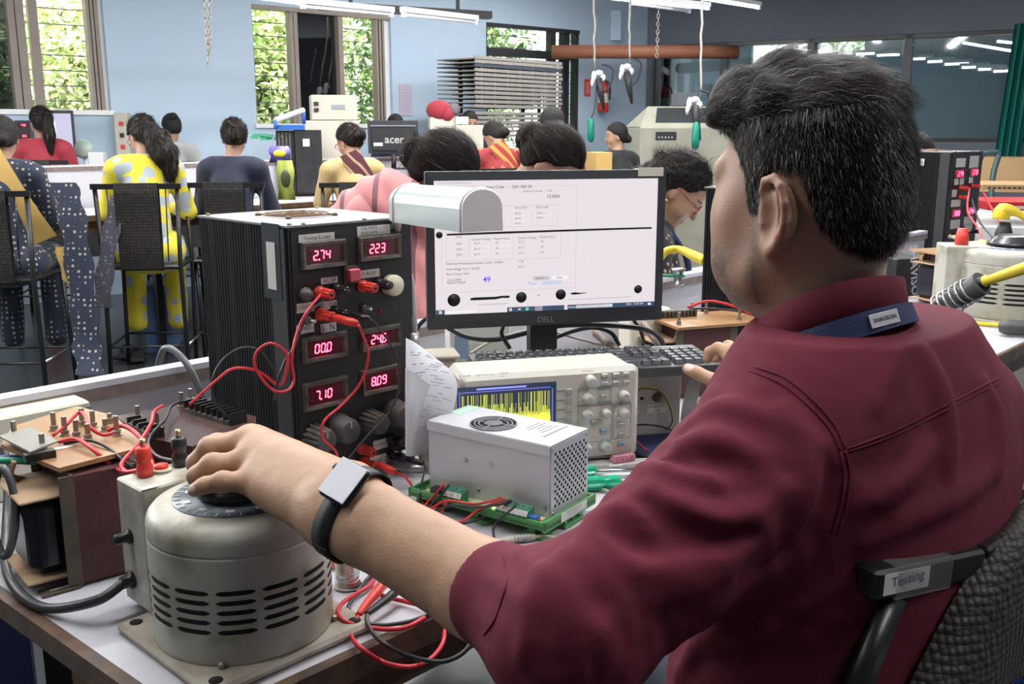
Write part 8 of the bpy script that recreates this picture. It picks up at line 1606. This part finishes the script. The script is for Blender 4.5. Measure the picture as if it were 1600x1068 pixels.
# soldering iron and its coil stand
m_yell = M('yellow_plastic'); a, c = dep(1466, 482, 2.2), dep(1538, 440, 2.1); st_ = thing('iron_stand', 'coiled wire stand holding the soldering iron', 'stand', a); d = c-a; k = B(); k.tube([Vector((0, 0, 0)), d*.95], [.018, .026], m_gplas, 18); k.build('tube', st_); k = B(); Q = d.to_track_quat('Z', 'Y').to_matrix().to_4x4(); k.tube([Q@Vector((.028*math.cos(t), .028*math.sin(t), d.length*.78*t/(12*math.pi))) for t in [i*math.pi/6 for i in range(73)]], .0025, m_steel, 5); k.tube([d*.7+Vector((0, 0, -.02)), d*.3+Vector((.0, 0, -.07)), Vector((.02, 0, TZ-a.z+.004)), Vector((.12, .05, TZ-a.z+.004))], .004, m_steel, 6, 4); k.build('coil', st_)
ir = thing('soldering_iron', 'yellow-handled soldering iron resting in the coil stand', 'soldering iron', c); k = B(); e = dep(1640, 405, 1.95)-c; k.tube([Vector((0, 0, 0)), e*.04, e*.06, e*.5, e], [.012, .013, .010, .012, .013], m_yell, 14); k.build('handle', ir); k = B(); k.tube([Vector((-.02, .01, -.008)), Vector((.008, 0, 0))], [.012, .015], m_blk2, 12); k.build('collar', ir)
k = B(); P = [onz(1497, 500, TZ+.006), onz(1530, 505, TZ+.006), onz(1565, 508, TZ+.008), onz(1600, 509, TZ+.01)]; k.tube(P, .006, m_yell, 8, 6); tag(k.build('yellow_cable'), 'yellow cable lying in front of the large cream transformer', 'cable')
k = B(); k.tube([onz(1561, 511, TZ+.022), onz(1575, 511, TZ+.024), onz(1640, 514, TZ+.024)], [.014, .022, .022], m_gplas, 14, 4); tag(k.build('grey_handle'), 'dark grey tool handle at the right edge ahead of the yellow cable', 'handle')
k = B(); P = [onz(x, y, TZ+.001) for (x, y) in ((1488, 488), (1600, 520), (1640, 505), (1520, 478))]; k.prism([(p.x, p.y) for p in P], TZ+.0005, TZ+.006, m_steel); tag(k.build('steel_plate'), 'thin metal plate on the bench beneath the iron stand', 'plate')
# cartons, red bin, hand truck, curtain
boxat('red_bin', 'red plastic bin behind the large cream transformer', 'bin', 1545, 1640, 350, 315, 5.3, .4, M('red_bin', (.55, .03, .03), .45), -6, zb=.99, extra=lambda r, W, H: (lambda k: (k.box((W*.42, -.002, H*.35), (W*.3, .002, H*.35), m_label), k.build('label', r)))(B()))
boxat('carton', 'long tan carton lying under the red bin level at the far right', 'carton', 1535, 1640, 314, 288, 6.3, .5, m_card, -8, zb=1.04, extra=lambda r, W, H: (lambda k: ([k.box((W*(.1+.07*i), -.003, H*.35), (W*.04, .002, H*.3), m_ink) for i in range(8)], k.build('print', r)))(B()))
boxat('carton', 'large brown carton behind the bare metal hand truck at right', 'carton', 1482, 1600, 300, 246, 8.3, .5, m_card, -18, zb=.9); boxat('stock_bench', 'low bench carrying the cartons along the slate wall', 'bench', 1440, 1680, 420, 352, 6.4, 2.2, m_whtm, -14, zb=0); 
r = thing('hand_truck', 'dark green tube handle of a hand truck in front of the brown carton', 'hand truck', (dep(1540, 300, 7.6).x, dep(1540, 300, 7.6).y, 0)); L0 = Vector(r.location); k = B(); k.tube([dep(1524, 400, 7.6)*1.0-L0, dep(1526, 285, 7.6)-L0, dep(1533, 244, 7.6)-L0, dep(1541, 239, 7.6)-L0, dep(1556, 238, 7.6)-L0, dep(1560, 244, 7.6)-L0, dep(1550, 285, 7.6)-L0, dep(1546, 400, 7.6)-L0], .022, M('dark_green_tube', (.03, .07, .07), .4), 10, 3); k.build('handle', r); k = B(); k.box((0, -.05, .05), (.4, .3, .03), m_black); k.build('toe_plate', r)
k = B(); P0_, P1_ = onpl(1562, 150, RP-RN*.35, RN), onpl(1604, 150, RP-RN*.35, RN); dd = (P1_-P0_); dd.z = 0; n = 24; zt_c, zb_c = onpl(1600, 36, RP-RN*.35, RN).z, onpl(1570, 268, RP-RN*.35, RN).z; v = []
for i in range(n+1):
    t = i/n; o = RN*(.05*math.sin(t*22)); v += [Vector((P0_.x+dd.x*(t*.9+.30), P0_.y+dd.y*(t*.9+.30), zt_c))+o, Vector((P0_.x+dd.x*t, P0_.y+dd.y*t, zb_c))+o]
k.add(v, [(2*i, 2*i+1, 2*i+3, 2*i+2) for i in range(n)], m_teal, True); k.add([p+RN*.012 for p in v], [(2*i, 2*i+2, 2*i+3, 2*i+1) for i in range(n)], m_teal, True); tag(k.build('curtain'), 'teal green curtain hanging at the right edge before the glazed strip', 'curtain')
for i, (py0, py1, l) in enumerate(((975, 1005, 'upper blue crate at the bottom right behind the woven chair'), (1012, 1090, 'lower perforated blue crate at the bottom right corner'))):
    boxat('blue_crate', l, 'crate', 1558, 1690, py1, py0, 1.75, .35, m_blue2, -12, zb=None, extra=(lambda r, W, H: (lambda k: ([k.box((W*(.06+.08*a), -.002, H*(.25+.2*b_)), (W*.04, .003, H*.10), m_slot) for a in range(11) for b_ in range(3)], k.build('perforation', r)))(B())) if i else (lambda r, W, H: (lambda k: (k.box((W/2, -.003, H*.85), (W, .01, H*.3), M('pale_blue_rim', (.45, .55, .70), .4)), k.build('rim', r)))(B())))
# under the near bench
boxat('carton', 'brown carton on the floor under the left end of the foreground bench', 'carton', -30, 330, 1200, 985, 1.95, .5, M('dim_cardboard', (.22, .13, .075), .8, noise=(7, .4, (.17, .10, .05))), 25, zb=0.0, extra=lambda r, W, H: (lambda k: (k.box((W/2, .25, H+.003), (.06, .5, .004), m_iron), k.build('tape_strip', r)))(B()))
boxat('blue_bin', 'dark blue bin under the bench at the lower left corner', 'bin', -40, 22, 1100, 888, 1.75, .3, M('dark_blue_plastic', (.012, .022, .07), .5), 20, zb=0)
r = thing('coiled_cable', 'loop of grey cable hanging at the left edge beside the transformer', 'cable', tz_(6, 800, .1)); k = B(); k.tube([Vector((.004*math.cos(t), .01*math.sin(t)+.002*math.cos(3*t), .055*math.sin(t))) + Vector((.010*math.cos(t), 0, 0)) for t in [i*math.pi/10 for i in range(20)]], .005, M('grey_cable'), 8, closed=True); k.build('loop', r)
r = thing('sandal', 'black sandal on the floor under the woman in yellow', 'sandal', onz(198, 555, .01)); k = B(); k.rbox((0, 0, .012), (.09, .25, .024), m_blk2, .04, seg=5); k.build('sole', r); k = B(); k.tube([(-.045, .03, .02), (-.03, .03, .055), (.03, .03, .055), (.045, .03, .02)], .008, m_blk2, 6, 4); k.build('strap', r)
dup(r, onz(216, 560, .01), .3, 'second black sandal, tipped beside the first under the yellow dress')
boxat('blue_crate', 'pale blue slatted crate on the floor under the long white bench', 'crate', 222, 262, 492, 446, 6.3, .4, M('pale_blue_crate', (.10, .18, .36), .5), 10, zb=0)
# yellow cable and tools of the curly-haired woman
k = B(); k.tube([dep(1030, 405, 2.75), dep(1042, 392, 2.75), dep(1062, 390, 2.75), dep(1085, 400, 2.7), dep(1103, 408, 2.65)], [.010, .011, .011, .014, .014], m_yell, 10, 6); tag(k.build('yellow_tool'), 'yellow soldering tool held by the woman in the beaded dress', 'soldering iron')
q = dep(1060, 425, 2.72); r = thing('clamp', 'small silver clamp on the board before the woman in the beaded dress', 'clamp', (q.x, q.y, 1.0)); k = B(); k.lathe([(.018, 0), (.018, .006), (.01, .01), (.014, .03), (.022, .045), (0, .047)], m_steel, 18); k.build('body', r)
k = B(); P = [dep(1030, 437, 2.70), dep(1055, 428, 2.74)]; k.box(((P[0]+P[1])/2)+Vector((0, 0, .004)), (.09, .03, .006), m_grnd); tag(k.build('circuit_board'), 'green circuit board on the edge of the low partition', 'circuit board')
